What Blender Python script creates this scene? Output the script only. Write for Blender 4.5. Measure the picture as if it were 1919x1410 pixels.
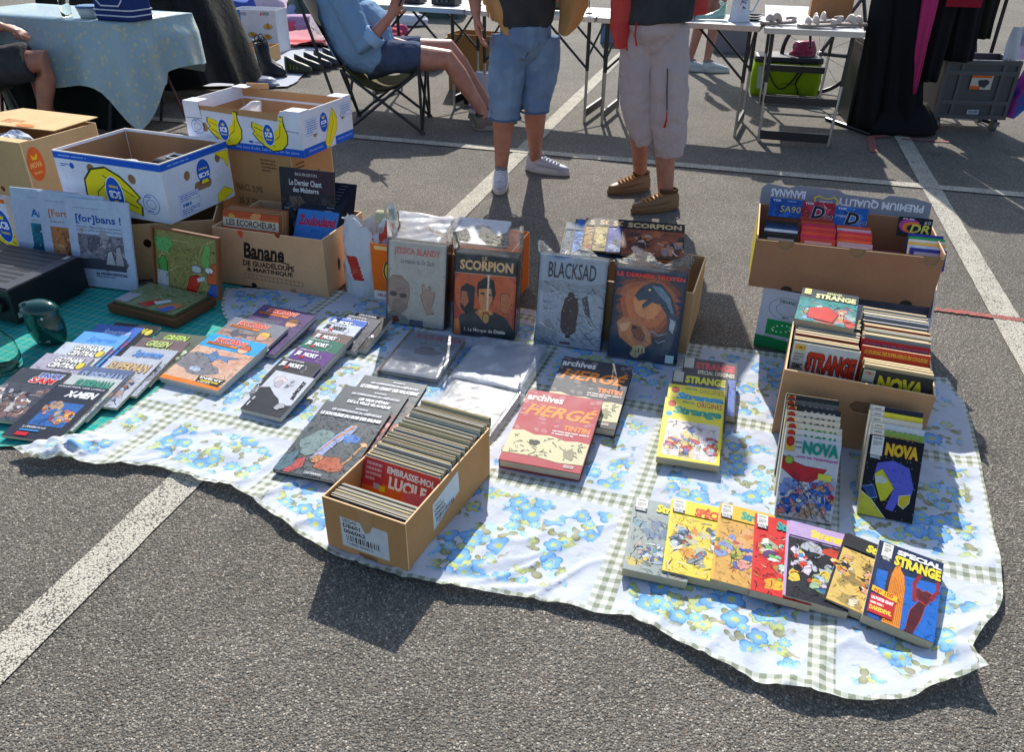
import bpy, bmesh, math, random
from mathutils import Vector, Matrix, noise
from math import sin, cos, pi, radians, sqrt, atan2
for o in list(bpy.data.objects): bpy.data.objects.remove(o)
SC = bpy.context.scene
COL = SC.collection
# ---------------------------------------------------------------- camera
F_PX, PITCH, ROLL, CAM_H = 1495.5, .5331946, .011943, 1.4025
_F = Vector((0, cos(PITCH), -sin(PITCH))); _R = Vector((1, 0, 0)); _U = _R.cross(_F)
CR = _R*cos(ROLL) + _U*sin(ROLL); CU = _U*cos(ROLL) - _R*sin(ROLL); CAM = Vector((0, 0, CAM_H))
cd = bpy.data.cameras.new('camera'); cam = bpy.data.objects.new('camera', cd); COL.objects.link(cam)
m = Matrix((CR, CU, -_F)).transposed().to_4x4(); m.translation = CAM; cam.matrix_world = m
cd.sensor_width = 36; cd.lens = 36*F_PX/1919; cd.clip_start = .05; cd.clip_end = 500
SC.camera = cam
# ---------------------------------------------------------------- light
SUN_EL, SUN_AZ = radians(37.5), radians(1.0)          # sun stands ahead of the camera, a touch to the right
w = bpy.data.worlds.new('World'); SC.world = w; w.use_nodes = True
nt = w.node_tree; nt.nodes.clear()
sky = nt.nodes.new('ShaderNodeTexSky'); sky.sky_type = 'NISHITA'; sky.sun_disc = False
sky.sun_elevation = SUN_EL; sky.sun_rotation = SUN_AZ; sky.air_density = 1.0; sky.dust_density = 1.2
bg = nt.nodes.new('ShaderNodeBackground'); bg.inputs['Strength'].default_value = .125
wo = nt.nodes.new('ShaderNodeOutputWorld'); nt.links.new(sky.outputs[0], bg.inputs[0]); nt.links.new(bg.outputs[0], wo.inputs[0])
sd = bpy.data.lights.new('sun', 'SUN'); sd.energy = 4.35; sd.angle = radians(.53); sd.color = (1, .955, .88)
sun = bpy.data.objects.new('sun', sd); COL.objects.link(sun)
sun.rotation_euler = Vector((sin(SUN_AZ)*cos(SUN_EL), cos(SUN_AZ)*cos(SUN_EL), sin(SUN_EL))).to_track_quat('Z', 'Y').to_euler()
SC.view_settings.view_transform = 'Standard'; SC.view_settings.look = 'None'; SC.view_settings.gamma = 1
SC.view_settings.use_curve_mapping = False; SC.view_settings.exposure = .5
SC.cycles.max_bounces = 8; SC.cycles.transparent_max_bounces = 16; SC.cycles.caustics_reflective = False; SC.cycles.caustics_refractive = False
# ---------------------------------------------------------------- photograph geometry: a pixel and a known plane give a place
def ray(px, py): return CR*((px-959.5)/F_PX) - CU*((py-705)/F_PX) + _F
def G(px, py, z=0.):
    d = ray(px, py); return CAM + d*((z-CAM_H)/d.z)
def WY(px, py, y):
    d = ray(px, py); return CAM + d*(y/d.y)
def onp(px, py, p0, n):
    d = ray(px, py); return CAM + d*((p0-CAM).dot(n)/d.dot(n))
Z = Vector((0, 0, 1))
class Fr:                                            # local frame: o + x*X + y*Y + z*N
    def __init__(s, o, X, Y, N=None, w=1, h=1):
        s.o, s.X, s.Y = Vector(o), Vector(X), Vector(Y); s.N = Vector(N) if N is not None else s.X.cross(s.Y); s.w, s.h = w, h
    def p(s, x, y, z=0): return s.o + s.X*x + s.Y*y + s.N*z
    def sub(s, x, y, z=0, w=None, h=None): return Fr(s.p(x, y, z), s.X, s.Y, s.N, w or s.w, h or s.h)
def plane_fr(BL, BR, TL, z0=0., slope=0.):           # slope 0: lying, 90: upright; corners in photograph pixels
    a, b = G(*BL, z0), G(*BR, z0); X = (b-a); w = X.length; X.normalize()
    hor = Z.cross(X); s = radians(slope); Y = hor*cos(s) + Z*sin(s); N = X.cross(Y)
    t = onp(*TL, a, N); return Fr(a, X, Y, N, w, (t-a).dot(Y))
def yaw_fr(x, y, z, deg):
    a = radians(deg); return Fr((x, y, z), (cos(a), sin(a), 0), (-sin(a), cos(a), 0))
# ---------------------------------------------------------------- colour and materials
_cc = {}
def lin(c):
    if isinstance(c, (tuple, list)): return tuple(c[:3])
    if c in _cc: return _cc[c]
    h = c.lstrip('#')
    if len(h) == 3: h = ''.join(k*2 for k in h)
    f = lambda v: v/12.92 if v <= .04045 else ((v+.055)/1.055)**2.4
    r = tuple(f(int(h[i:i+2], 16)/255) for i in (0, 2, 4)); _cc[c] = r; return r
def mixc(a, b, t):
    a, b = lin(a), lin(b); return tuple(a[i]*(1-t)+b[i]*t for i in range(3))
class NB:                                            # terse node builder
    def __init__(s, name):
        s.mat = bpy.data.materials.new(name); s.mat.use_nodes = True; s.nt = s.mat.node_tree; s.nt.nodes.clear()
    def n(s, t, **k):
        nd = s.nt.nodes.new(t)
        for a, b in k.items(): setattr(nd, a, b)
        return nd
    def l(s, a, b): s.nt.links.new(a, b)
    def put(s, v, sock):
        if v is None: return
        if hasattr(v, 'is_output'): s.l(v, sock)
        else: sock.default_value = v
    def m(s, op, a, b=None, c=None, clamp=False):
        nd = s.n('ShaderNodeMath', operation=op, use_clamp=clamp)
        for i, v in enumerate((a, b, c)): s.put(v, nd.inputs[i])
        return nd.outputs[0]
    def v(s, op, a, b=None):
        nd = s.n('ShaderNodeVectorMath', operation=op)
        for i, q in enumerate((a, b)): s.put(q, nd.inputs[i])
        return nd.outputs['Value'] if op in ('LENGTH', 'DOT_PRODUCT', 'DISTANCE') else nd.outputs[0]
    def mix(s, f, a, b, mode='MIX'):
        nd = s.n('ShaderNodeMix', data_type='RGBA', blend_type=mode)
        s.put(f, nd.inputs[0]); s.put(a if hasattr(a, 'is_output') else (*lin(a), 1), nd.inputs[6]); s.put(b if hasattr(b, 'is_output') else (*lin(b), 1), nd.inputs[7]); return nd.outputs[2]
    def noise(s, vec, scale, detail=3, rough=.55):
        nd = s.n('ShaderNodeTexNoise'); s.put(vec, nd.inputs['Vector']); nd.inputs['Scale'].default_value = scale; nd.inputs['Detail'].default_value = detail; nd.inputs['Roughness'].default_value = rough; return nd.outputs['Fac']
    def ramp(s, f, pts):
        nd = s.n('ShaderNodeValToRGB'); s.l(f, nd.inputs[0]); e = nd.color_ramp.elements
        while len(e) < len(pts): e.new(.5)
        for k, (p, c) in zip(e, pts): k.position = p; k.color = (*lin(c), 1)
        return nd.outputs[0]
    def step(s, x, a, b):                            # smooth 0..1 between a and b
        nd = s.n('ShaderNodeMapRange', interpolation_type='SMOOTHSTEP'); s.put(x, nd.inputs[0]); nd.inputs[1].default_value = a; nd.inputs[2].default_value = b; return nd.outputs[0]
    def pos(s): return s.n('ShaderNodeNewGeometry').outputs['Position']
    def bump(s, h, strength, dist):
        nd = s.n('ShaderNodeBump'); nd.inputs['Strength'].default_value = strength; nd.inputs['Distance'].default_value = dist; s.l(h, nd.inputs['Height']); return nd.outputs[0]
    def out(s, col, rough=.5, normal=None, spec=.5, metal=0, coat=0, **kw):
        b = s.n('ShaderNodeBsdfPrincipled'); s.put(col if hasattr(col, 'is_output') else (*lin(col), 1), b.inputs['Base Color']); s.put(rough, b.inputs['Roughness'])
        b.inputs['Specular IOR Level'].default_value = spec; b.inputs['Metallic'].default_value = metal; b.inputs['Coat Weight'].default_value = coat
        for k, q in kw.items(): s.put(q, b.inputs[k.replace('_', ' ')])
        if normal is not None: s.l(normal, b.inputs['Normal'])
        o = s.n('ShaderNodeOutputMaterial'); s.l(b.outputs[0], o.inputs[0]); return s.mat
MAT = {}
def attr_mat(name, rough=.5, spec=.5, var=.12, vscale=30, bump=0, bscale=200, bdist=.001, metal=0, coat=0, aniso=None, gain=1.):
    b = NB(name); a = b.n('ShaderNodeAttribute', attribute_name='Col').outputs[0]; p = b.pos()
    f = b.noise(p, vscale, 4); f2 = b.noise(p, vscale*9, 2)
    k = b.m('ADD', b.m('MULTIPLY', b.m('SUBTRACT', f, .5), var*2), b.m('MULTIPLY', b.m('SUBTRACT', f2, .5), var)); k = b.m('MULTIPLY', b.m('ADD', k, 1.), gain)
    sc = b.n('ShaderNodeVectorMath', operation='SCALE'); b.l(a, sc.inputs[0]); b.l(k, sc.inputs['Scale'])
    nrm = None
    if bump:
        q = p
        if aniso: q = b.v('MULTIPLY', p, aniso)
        nrm = b.bump(b.noise(q, bscale, 4), bump, bdist)
    rg = b.m('ADD', rough-.08, b.m('MULTIPLY', f, .16))
    MAT[name] = b.out(sc.outputs[0], rg, nrm, spec, metal, coat)
attr_mat('print', .42, .2, .2, 42, .12, 40, .002)
attr_mat('print_up', .42, .2, .2, 42, .12, 40, .002, gain=2.0)
attr_mat('satin', .5, .1, .12, 14, .15, 30, .002)
attr_mat('gloss', .22, .28, .08, 10, .1, 25, .003)
attr_mat('paper', .85, .2, .14, 60, .3, 300, .0006)
attr_mat('card', .8, .25, .16, 9, .45, 13, .007, gain=1.3)
attr_mat('cloth', .9, .15, .14, 20, .4, 260, .0012)
attr_mat('jean', .88, .15, .24, 16, .5, 220, .0014)
attr_mat('skin', .55, .35, .13, 24, .25, 160, .0012)
attr_mat('plastic', .42, .5, .06, 20)
attr_mat('leather', .5, .4, .14, 30, .3, 120, .001)
attr_mat('wood', .5, .4, .2, 18, .2, 60, .001)
attr_mat('metal', .33, .5, .05, 20, metal=1)
attr_mat('ceramic', .12, .6, .04, 10)
attr_mat('blackfilm', .42, .1, .1, 8, .6, 16, .012)
def film(name, tint, haze, refl, rough, bscale, bd):      # clear wrapping: see-through, a little haze, sharp glints on the creases
    b = NB(name); p = b.pos(); h = b.noise(p, bscale, 3); nr = b.bump(h, .8, bd)
    t = b.n('ShaderNodeBsdfTransparent'); t.inputs[0].default_value = (.985, .988, .99, 1)
    d = b.n('ShaderNodeBsdfTranslucent'); d.inputs[0].default_value = (*lin(tint), 1); d2 = b.n('ShaderNodeBsdfDiffuse'); d2.inputs[0].default_value = (*lin(tint), 1)
    dm = b.n('ShaderNodeMixShader'); dm.inputs[0].default_value = .5; b.l(d.outputs[0], dm.inputs[1]); b.l(d2.outputs[0], dm.inputs[2])
    gl = b.n('ShaderNodeBsdfGlossy'); gl.inputs['Color'].default_value = (.95, .96, .98, 1); gl.inputs['Roughness'].default_value = rough; b.l(nr, gl.inputs['Normal'])
    m1 = b.n('ShaderNodeMixShader'); b.l(b.m('ADD', haze*.5, b.m('MULTIPLY', b.step(h, .5, .75), haze)), m1.inputs[0]); b.l(t.outputs[0], m1.inputs[1]); b.l(dm.outputs[0], m1.inputs[2])
    fr = b.n('ShaderNodeFresnel'); fr.inputs[0].default_value = 1.35
    m2 = b.n('ShaderNodeMixShader'); b.l(b.m('MULTIPLY', fr.outputs[0], refl, clamp=True), m2.inputs[0]); b.l(m1.outputs[0], m2.inputs[1]); b.l(gl.outputs[0], m2.inputs[2])
    o = b.n('ShaderNodeOutputMaterial'); b.l(m2.outputs[0], o.inputs[0]); MAT[name] = b.mat
film('film', '#dfe4ec', .10, 1.0, .14, 18, .006)
film('film_milky', '#eaeef4', .2, .8, .2, 10, .006)
film('film_white', '#eef2f6', .8, .7, .28, 9, .006)
b = NB('glass'); MAT['glass'] = b.out('#f4fbf8', .03, None, .5, 0, 0, Transmission_Weight=1., IOR=1.25)
# ---------------------------------------------------------------- mesh building
def tag(o, label=None, cat=None, group=None, kind=None):
    if label: o['label'] = label
    if cat: o['category'] = cat
    if group: o['group'] = group
    if kind: o['kind'] = kind
    return o
def empty(name, loc, label=None, cat=None, group=None):
    o = bpy.data.objects.new(name, None); o.empty_display_size = .05; o.location = loc; COL.objects.link(o); return tag(o, label, cat, group)
class MB:
    def __init__(s, col='#888'): s.v, s.f, s.c, s.col = [], [], [], lin(col)
    def add(s, vs, fs, col=None):
        k = len(s.v); c = lin(col) if col is not None else s.col
        s.v += [tuple(q) for q in vs]; s.f += [tuple(i+k for i in f) for f in fs]; s.c += [c]*len(fs); return s
    def box(s, fr, x0, y0, z0, x1, y1, z1, col=None, top=None, front=None, bevel=0):
        q = [fr.p(a, b_, c) for c in (z0, z1) for b_ in (y0, y1) for a in (x0, x1)]
        s.add(q, [(0, 2, 3, 1), (4, 5, 7, 6), (0, 1, 5, 4), (2, 6, 7, 3), (0, 4, 6, 2), (1, 3, 7, 5)], col)
        if top is not None: s.c[-5] = lin(top)
        if front is not None: s.c[-4] = lin(front)
        return s
    def tube(s, pts, r, n=8, col=None, cap=True, flat=None):
        pts = [Vector(p) for p in pts]; rr = r if isinstance(r, (list, tuple)) else [r]*len(pts); vs = []; ref = None
        for i, p in enumerate(pts):
            d = (pts[min(i+1, len(pts)-1)] - pts[max(i-1, 0)]).normalized()
            if ref is None: ref = Vector((0, 0, 1)) if abs(d.z) < .9 else Vector((1, 0, 0))
            a = d.cross(ref).normalized(); b_ = a.cross(d).normalized(); ref = b_
            ra, rb = rr[i] if isinstance(rr[i], (list, tuple)) else (rr[i], rr[i])
            vs += [p + a*(cos(2*pi*k/n)*ra) + b_*(sin(2*pi*k/n)*rb) for k in range(n)]
        fs = [(i*n+k, i*n+(k+1) % n, (i+1)*n+(k+1) % n, (i+1)*n+k) for i in range(len(pts)-1) for k in range(n)]
        if cap: fs += [tuple(range(n-1, -1, -1)), tuple((len(pts)-1)*n+k for k in range(n))]
        return s.add(vs, fs, col)
    def loft(s, rings, col=None, cap=True, closed=True):      # rings: equally long lists of points
        n = len(rings[0]); vs = [p for r in rings for p in r]; e = n if closed else n-1
        fs = [(i*n+k, i*n+(k+1) % n, (i+1)*n+(k+1) % n, (i+1)*n+k) for i in range(len(rings)-1) for k in range(e)]
        if cap: fs += [tuple(range(n-1, -1, -1)), tuple((len(rings)-1)*n+k for k in range(n))]
        return s.add(vs, fs, col)
    def lathe(s, o, prof, n=20, col=None, X=(1, 0, 0), Y=(0, 1, 0), A=(0, 0, 1), cap=True):
        o, X, Y, A = Vector(o), Vector(X), Vector(Y), Vector(A)
        return s.loft([[o + A*h + X*(cos(2*pi*k/n)*r) + Y*(sin(2*pi*k/n)*r) for k in range(n)] for r, h in prof], col, cap)
    def build(s, name, mat='plastic', parent=None, smooth=False, sub=0, bevel=0, **t):
        org = Vector()
        if parent is None and s.v:
            xs, ys, zs = zip(*s.v); org = Vector(((min(xs)+max(xs))/2, (min(ys)+max(ys))/2, min(zs)))
            s.v = [(x-org.x, y-org.y, z_-org.z) for x, y, z_ in s.v]
        me = bpy.data.meshes.new(name); me.from_pydata(s.v, [], s.f)
        ca = me.color_attributes.new('Col', 'FLOAT_COLOR', 'CORNER'); buf = []
        for f, c in zip(s.f, s.c): buf += [c[0], c[1], c[2], 1.]*len(f)
        ca.data.foreach_set('color', buf)
        me.materials.append(MAT[mat] if isinstance(mat, str) else mat)
        if smooth: me.polygons.foreach_set('use_smooth', [True]*len(me.polygons))
        me.update(); o = bpy.data.objects.new(name, me); COL.objects.link(o); o.location = org
        if bevel:
            q = o.modifiers.new('bevel', 'BEVEL'); q.width = bevel; q.segments = 2; q.limit_method = 'ANGLE'
        if sub:
            q = o.modifiers.new('sub', 'SUBSURF'); q.levels = q.render_levels = sub
        if parent is not None: attach(o, parent)
        return tag(o, **t) if t else o
def attach(o, parent):
    o.parent = parent
    off = parent.location if parent.parent is None else Vector()
    o.matrix_parent_inverse = Matrix.Translation(-off)
def remesh(o, size, smooth=4):
    q = o.modifiers.new('r', 'REMESH'); q.mode = 'VOXEL'; q.voxel_size = size; q.use_smooth_shade = True
    k = o.modifiers.new('s', 'SMOOTH'); k.iterations = smooth; k.factor = .5
def panel(fr, outer, holes, t, col, mb, edge=None):   # a sheet with real holes: outer and holes in metres on the frame, extruded back by t
    cu = bpy.data.curves.new('p', 'CURVE'); cu.dimensions = '2D'; cu.fill_mode = 'BOTH'; cu.extrude = t/2
    for ring in [outer]+holes:
        sp = cu.splines.new('POLY'); sp.points.add(len(ring)-1); sp.use_cyclic_u = True
        for q, (x, y) in zip(sp.points, ring): q.co = (x, y, 0, 1)
    ob = bpy.data.objects.new('p', cu); me = bpy.data.meshes.new_from_object(ob)
    k = len(mb.v); mb.v += [tuple(fr.p(v.co.x, v.co.y, v.co.z-t/2)) for v in me.vertices]
    for p in me.polygons:
        mb.f.append(tuple(i+k for i in p.vertices)); mb.c.append(lin(edge if edge and abs(p.normal.z) < .5 else col))
    bpy.data.objects.remove(ob); bpy.data.curves.remove(cu); bpy.data.meshes.remove(me)
def circ(x, y, r, n=16, ry=None): return [(x+r*cos(2*pi*k/n), y+(ry or r)*sin(2*pi*k/n)) for k in range(n)]
# ---------------------------------------------------------------- flat print: everything in cover units, u to the right, v downwards, 0..1
_tx = {}
def text_mesh(s, bold, shear):
    k = (s, bold, shear)
    if k in _tx: return _tx[k]
    def conv(of):
        cu = bpy.data.curves.new('t', 'FONT'); cu.body = s; cu.offset = of; cu.shear = shear; cu.resolution_u = 2
        ob = bpy.data.objects.new('t', cu); me = bpy.data.meshes.new_from_object(ob)
        r = [(v.co.x, v.co.y) for v in me.vertices], [tuple(p.vertices) for p in me.polygons]
        bpy.data.objects.remove(ob); bpy.data.curves.remove(cu); bpy.data.meshes.remove(me); return r
    v0, _ = conv(0.); vs, fs = conv(bold)
    if not vs or not v0: vs, fs, v0 = [(0, 0), (1, 0), (1, 1)], [(0, 1, 2)], [(0, 0), (1, 1)]
    x0, x1 = min(v[0] for v in v0)-bold, max(v[0] for v in v0)+bold; y0, y1 = min(v[1] for v in v0)-bold, max(v[1] for v in v0)+bold
    cl = lambda t: min(max(t, 0.), 1.)                # sharp letter corners may spike when emboldened
    r = ([(cl((x-x0)/(x1-x0+1e-9)), cl((y-y0)/(y1-y0+1e-9))) for x, y in vs], fs); _tx[k] = r; return r
class Print:
    def __init__(s, fr, w=None, h=None, lift=.0004):
        s.fr, s.w, s.h, s.z, s.mb, s.pl = fr, w or fr.w, h or fr.h, lift, MB(), []
    def P(s, u, v, z=None): return s.fr.p(u*s.w, (1-v)*s.h, s.z if z is None else z)
    def up(s, d=.000012): s.z += d
    def poly(s, pts, col, ink=None, iw=.012):
        if ink is not None:
            cx = sum(p[0] for p in pts)/len(pts); cy = sum(p[1] for p in pts)/len(pts); asp = s.w/s.h; q = []
            for x, y in pts:
                d = sqrt((x-cx)**2+((y-cy)/asp)**2)+1e-6; q.append((x+(x-cx)/d*iw, y+(y-cy)/d*iw))
            s.poly(q, ink)
        s.pl.append((pts, min(p[0] for p in pts), max(p[0] for p in pts), min(p[1] for p in pts), max(p[1] for p in pts), lin(col)))
        s.up(); s.mb.add([s.P(min(max(u, 0), 1), min(max(v, 0), 1)) for u, v in reversed(pts)], [tuple(range(len(pts)))], col); return s
    def r(s, u0, v0, u1, v1, col): return s.poly([(u0, v0), (u1, v0), (u1, v1), (u0, v1)], col)
    def e(s, u, v, ru, rv, col, ink=None, n=18, iw=.012): return s.poly([(u+ru*cos(2*pi*k/n), v+rv*sin(2*pi*k/n)) for k in range(n)], col, ink, iw)
    def ln(s, pts, wd, col, taper=False, st=.000012):
        asp = s.w/s.h; L, Rr = [], []
        for i, (x, y) in enumerate(pts):
            a, b_ = pts[max(i-1, 0)], pts[min(i+1, len(pts)-1)]; dx, dy = b_[0]-a[0], (b_[1]-a[1])/asp; d = sqrt(dx*dx+dy*dy)+1e-9
            k = wd*(1-.8*i/(len(pts)-1)) if taper else wd
            L.append((x-dy/d*k/2, y+dx/d*k/2*asp)); Rr.append((x+dy/d*k/2, y-dx/d*k/2*asp))
        s.up(st); q = [s.P(min(max(u, 0), 1), min(max(v, 0), 1)) for u, v in L+Rr]; n = len(pts)
        s.mb.add(q, [(i, i+1, n+i+1, n+i) for i in range(n-1)], col); return s
    def t(s, txt, u0, v0, u1, v1, col, bold=.02, shear=0., out=None, ow=.05, flip=False, rise=0., vert=False):
        if out is not None: s.t(txt, u0-.012, v0-.006, u1+.012, v1+.006, out, bold+ow, shear, None, 0, flip, rise, vert)
        vs, fs = text_mesh(txt, bold, shear); s.up(); q = []
        for x, y in vs:
            if flip: x, y = 1-x, 1-y
            if vert: x, y = 1-y, x
            q.append(s.P(u0+(u1-u0)*x, v1+(v0-v1)*y + rise*x))
        s.mb.add(q, fs, col); return s
    def lines(s, u0, v0, u1, v1, n, col, seed=0, fill=.5):     # rows of small print
        rd = random.Random(seed); dv = (v1-v0)/n
        for i in range(n):
            u = u0; e = u1 if i < n-1 else u0+(u1-u0)*.6
            while u < e:
                k = min(rd.uniform(.03, .12)*(u1-u0)*2.2, e-u); s.r(u, v0+dv*(i+.5-fill/2), u+k, v0+dv*(i+.5+fill/2), col); u += k+.02*(u1-u0)*1.6
        return s
    def bars(s, u0, v0, u1, v1, seed=0, col='#222'):
        rd = random.Random(seed); u = u0
        while u < u1: k = rd.choice((.008, .014, .022))*(u1-u0)*2.2; s.r(u, v0, min(u+k, u1), v1, col); u += k+rd.choice((.012, .02))*(u1-u0)*2
        return s
    def blob(s, u, v, r, col, seed, ink=None, n=14, rough=.35, el=1., iw=.01):
        rd = random.Random(seed); ph = [rd.uniform(0, 6.3) for _ in range(3)]; asp = s.w/s.h; q = []
        for k in range(n):
            a = 2*pi*k/n; d = r*(1+rough*(.5*sin(2*a+ph[0])+.35*sin(3*a+ph[1])+.3*sin(5*a+ph[2]))); q.append((u+d*cos(a)*el, v+d*sin(a)*asp/el))
        return s.poly(q, col, ink, iw)
    def fig(s, u, v, hh, cols, seed, ink='#15151c'):           # a small anonymous figure in motion
        rd = random.Random(seed); asp = s.w/s.h; a0 = rd.uniform(-.7, .7)
        def pt(x, y): return (u+(x*cos(a0)-y*sin(a0))*hh/asp*asp, v+(x*sin(a0)+y*cos(a0))*hh*asp)
        def limb(x, y, an, l1, l2, wd, col, c2):
            x1, y1 = x+l1*cos(an), y+l1*sin(an); an2 = an+rd.uniform(-1.2, 1.2); x2, y2 = x1+l2*cos(an2), y1+l2*sin(an2); pts = [pt(x, y), pt(x1, y1), pt(x2, y2)]
            s.ln(pts, wd*hh*1.45, ink); s.ln(pts[:2], wd*hh, col); s.ln([pts[1], pts[2]], wd*hh*.85, c2)
        for sg in (-1, 1): limb(.07*sg, .22, pi/2+sg*rd.uniform(.1, .9), .26, .26, .13, cols[0], cols[1])
        s.poly([pt(-.15, -.2), pt(.15, -.2), pt(.09, .25), pt(-.09, .25)], cols[0], ink, .012); s.poly([pt(-.1, -.2), pt(.1, -.2), pt(.03, .1), pt(-.03, .1)], cols[1])
        for sg in (-1, 1): limb(.14*sg, -.17, pi/2-sg*rd.uniform(.3, 2.6), .2, .2, .09, cols[0], cols[2 % len(cols)])
        s.e(*pt(0, -.31), .085*hh, .105*hh*asp, cols[2 % len(cols)], ink, 10, .01); return s
    def comic(s, u0, v0, u1, v1, bg_, pal, seed, figs=3, blobs=10, ink='#1c1c24'):
        rd = random.Random(seed); s.r(u0, v0, u1, v1, bg_); U, V = u1-u0, v1-v0; a_ = s.w/s.h
        cl = lambda x, y: (min(max(x, u0), u1), min(max(y, v0), v1))
        def stroke(x, y, l, wd, c, an):
            k = rd.uniform(-.9, .9); s.ln([cl(x+l*t_*cos(an+k*t_), y+l*t_*sin(an+k*t_)*a_) for t_ in (0, .35, .7, 1)], wd, c, True)
        for _ in range(blobs): s.blob(u0+U*rd.uniform(.1, .9), v0+V*rd.uniform(.1, .9), U*rd.uniform(.07, .17), mixc(rd.choice(pal), bg_, rd.uniform(.1, .6)), rd.random(), None, 11, .5)
        for i in range(figs):                                   # anonymous bodies: crowds of interlocking coloured patches under ink
            cx, cy, sz = u0+U*((i+.5)/figs+rd.uniform(-.12, .12)), v0+V*rd.uniform(.3, .72), U*rd.uniform(.2, .32); an = rd.uniform(.6, 2.5)
            c = rd.sample(pal, min(3, len(pal)))
            for q in range(7):
                t_ = q/6-.5; x, y = cl(cx+sz*1.5*t_*cos(an), cy+sz*1.5*t_*sin(an)*a_); s.blob(x, y, sz*rd.uniform(.22, .42), c[q % len(c)] if q % 3 else mixc(c[0], '#ffffff', .2), rd.random(), ink, 10, .45, rd.uniform(.7, 1.4), .006)
            for q in range(5): s.blob(*cl(cx+sz*rd.uniform(-.8, .8), cy+sz*rd.uniform(-.8, .8)*a_), sz*rd.uniform(.08, .2), rd.choice(pal), rd.random(), ink, 8, .5, 1, .005)
        for _ in range(blobs*3): stroke(u0+U*rd.uniform(.03, .97), v0+V*rd.uniform(.03, .97), U*rd.uniform(.06, .22), U*rd.uniform(.008, .022), ink if rd.random() < .65 else rd.choice(pal+['#e8e6e0']), rd.uniform(0, 6.3))
        return s.tex(u0, v0, u1, v1, 170, U*.045, seed, .45)
    def at(s, u, v):
        for pts, a, b_, c, d, col in reversed(s.pl):
            if a <= u <= b_ and c <= v <= d:
                ins = False; j = len(pts)-1
                for i in range(len(pts)):
                    (x, y), (x2, y2) = pts[i], pts[j]
                    if (y > v) != (y2 > v) and u < (x2-x)*(v-y)/(y2-y)+x: ins = not ins
                    j = i
                if ins: return col
        return None
    def tex(s, u0, v0, u1, v1, n=260, size=.035, seed=1, amt=.35):      # brushed tones inside the flat shapes
        rd = random.Random(seed); asp = s.w/s.h; q = []
        for _ in range(n):
            u, v = rd.uniform(u0, u1), rd.uniform(v0, v1); c = s.at(u, v)
            if c is None: continue
            k = rd.uniform(-1, 1); c2 = tuple(max(0, x*(1+amt*k)+.02*max(0, k)) for x in c) if rd.random() < .85 else tuple(x*.35 for x in c)
            a = rd.uniform(0, pi)+.5; l = size*rd.uniform(.4, 1.3); q.append((u, v, a, l, rd.uniform(.15, .4), c2))
        for u, v, a, l, w_, c in q:
            cl = lambda x, y: (min(max(x, u0), u1), min(max(y, v0), v1)); s.ln([cl(u-l*cos(a), v-l*sin(a)*asp), cl(u+l*.2*sin(a), v), cl(u+l*cos(a), v+l*sin(a)*asp)], l*w_, c, True, .000005)
        return s
    def build(s, parent, name='cover_print', mat='print'): return s.mb.build(name, mat, parent)
# ================================================================ setting
def asphalt(name, paint=None, wear=.5):
    b = NB(name); p = b.pos()
    vo = b.n('ShaderNodeTexVoronoi', feature='F1'); b.l(p, vo.inputs['Vector']); vo.inputs['Scale'].default_value = 185
    wob = b.v('ADD', p, b.v('SCALE', b.n('ShaderNodeTexNoise').outputs['Color'])) if False else p
    v2 = b.n('ShaderNodeTexVoronoi', feature='F1'); b.l(p, v2.inputs['Vector']); v2.inputs['Scale'].default_value = 330
    sep = b.n('ShaderNodeSeparateColor'); b.l(vo.outputs['Color'], sep.inputs[0]); sep2 = b.n('ShaderNodeSeparateColor'); b.l(v2.outputs['Color'], sep2.inputs[0])
    c1 = b.ramp(sep.outputs[0], [(0, (.105, .098, .088)), (.35, (.162, .151, .135)), (.62, (.222, .207, .182)), (.86, (.335, .307, .265)), (1, (.56, .515, .45))])
    c2 = b.ramp(sep2.outputs[1], [(0, (.075, .071, .066)), (.6, (.165, .154, .138)), (1, (.34, .315, .275))])
    big = b.noise(p, 1.1, 4); mid = b.noise(p, 7, 3)
    c = b.mix(b.step(vo.outputs['Distance'], .38, .62), c1, c2)
    c = b.mix(b.m('MULTIPLY', b.step(sep.outputs[1], .8, .95), .5), c, (.16, .115, .085))
    k = b.m('ADD', .8, b.m('ADD', b.m('MULTIPLY', b.m('SUBTRACT', big, .5), .6), b.m('MULTIPLY', b.m('SUBTRACT', mid, .5), .35)))
    sc = b.n('ShaderNodeVectorMath', operation='SCALE'); b.l(c, sc.inputs[0]); b.l(k, sc.inputs['Scale']); c = b.v('MULTIPLY', sc.outputs[0], (1.13, 1.11, 1.06))
    spot = b.m('MULTIPLY', b.step(b.noise(p, 2.3, 3), .62, .72), .3); c = b.mix(spot, c, (.05, .048, .046))
    h = b.m('ADD', b.m('MULTIPLY', b.m('SUBTRACT', 1., vo.outputs['Distance']), b.m('ADD', .5, sep.outputs[2])), b.m('MULTIPLY', b.m('SUBTRACT', 1., v2.outputs['Distance']), .5))
    if paint:
        hole = b.m('ADD', b.m('MULTIPLY', vo.outputs['Distance'], .9), b.m('ADD', b.m('MULTIPLY', sep2.outputs[0], .35), b.m('MULTIPLY', b.noise(p, 9, 4), .5)))
        c = b.mix(b.step(hole, wear, wear+.1), b.mix(b.noise(p, 26, 4), paint, mixc(paint, (.25, .23, .2), .38)), c)
    n = b.bump(h, .75 if not paint else .4, .0055); return b.out(c, .85, n, .2)
MAT['asphalt'] = asphalt('asphalt'); MAT['line_paint'] = asphalt('line_paint', '#cbc5b4', .95); MAT['red_paint'] = asphalt('red_paint', '#cf4a46', .84)
g = MB(); g.add([(-150, -60, 0), (150, -60, 0), (150, 240, 0), (-150, 240, 0)], [(0, 1, 2, 3)]); g.build('ground', MAT['asphalt'], kind='structure')
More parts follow.
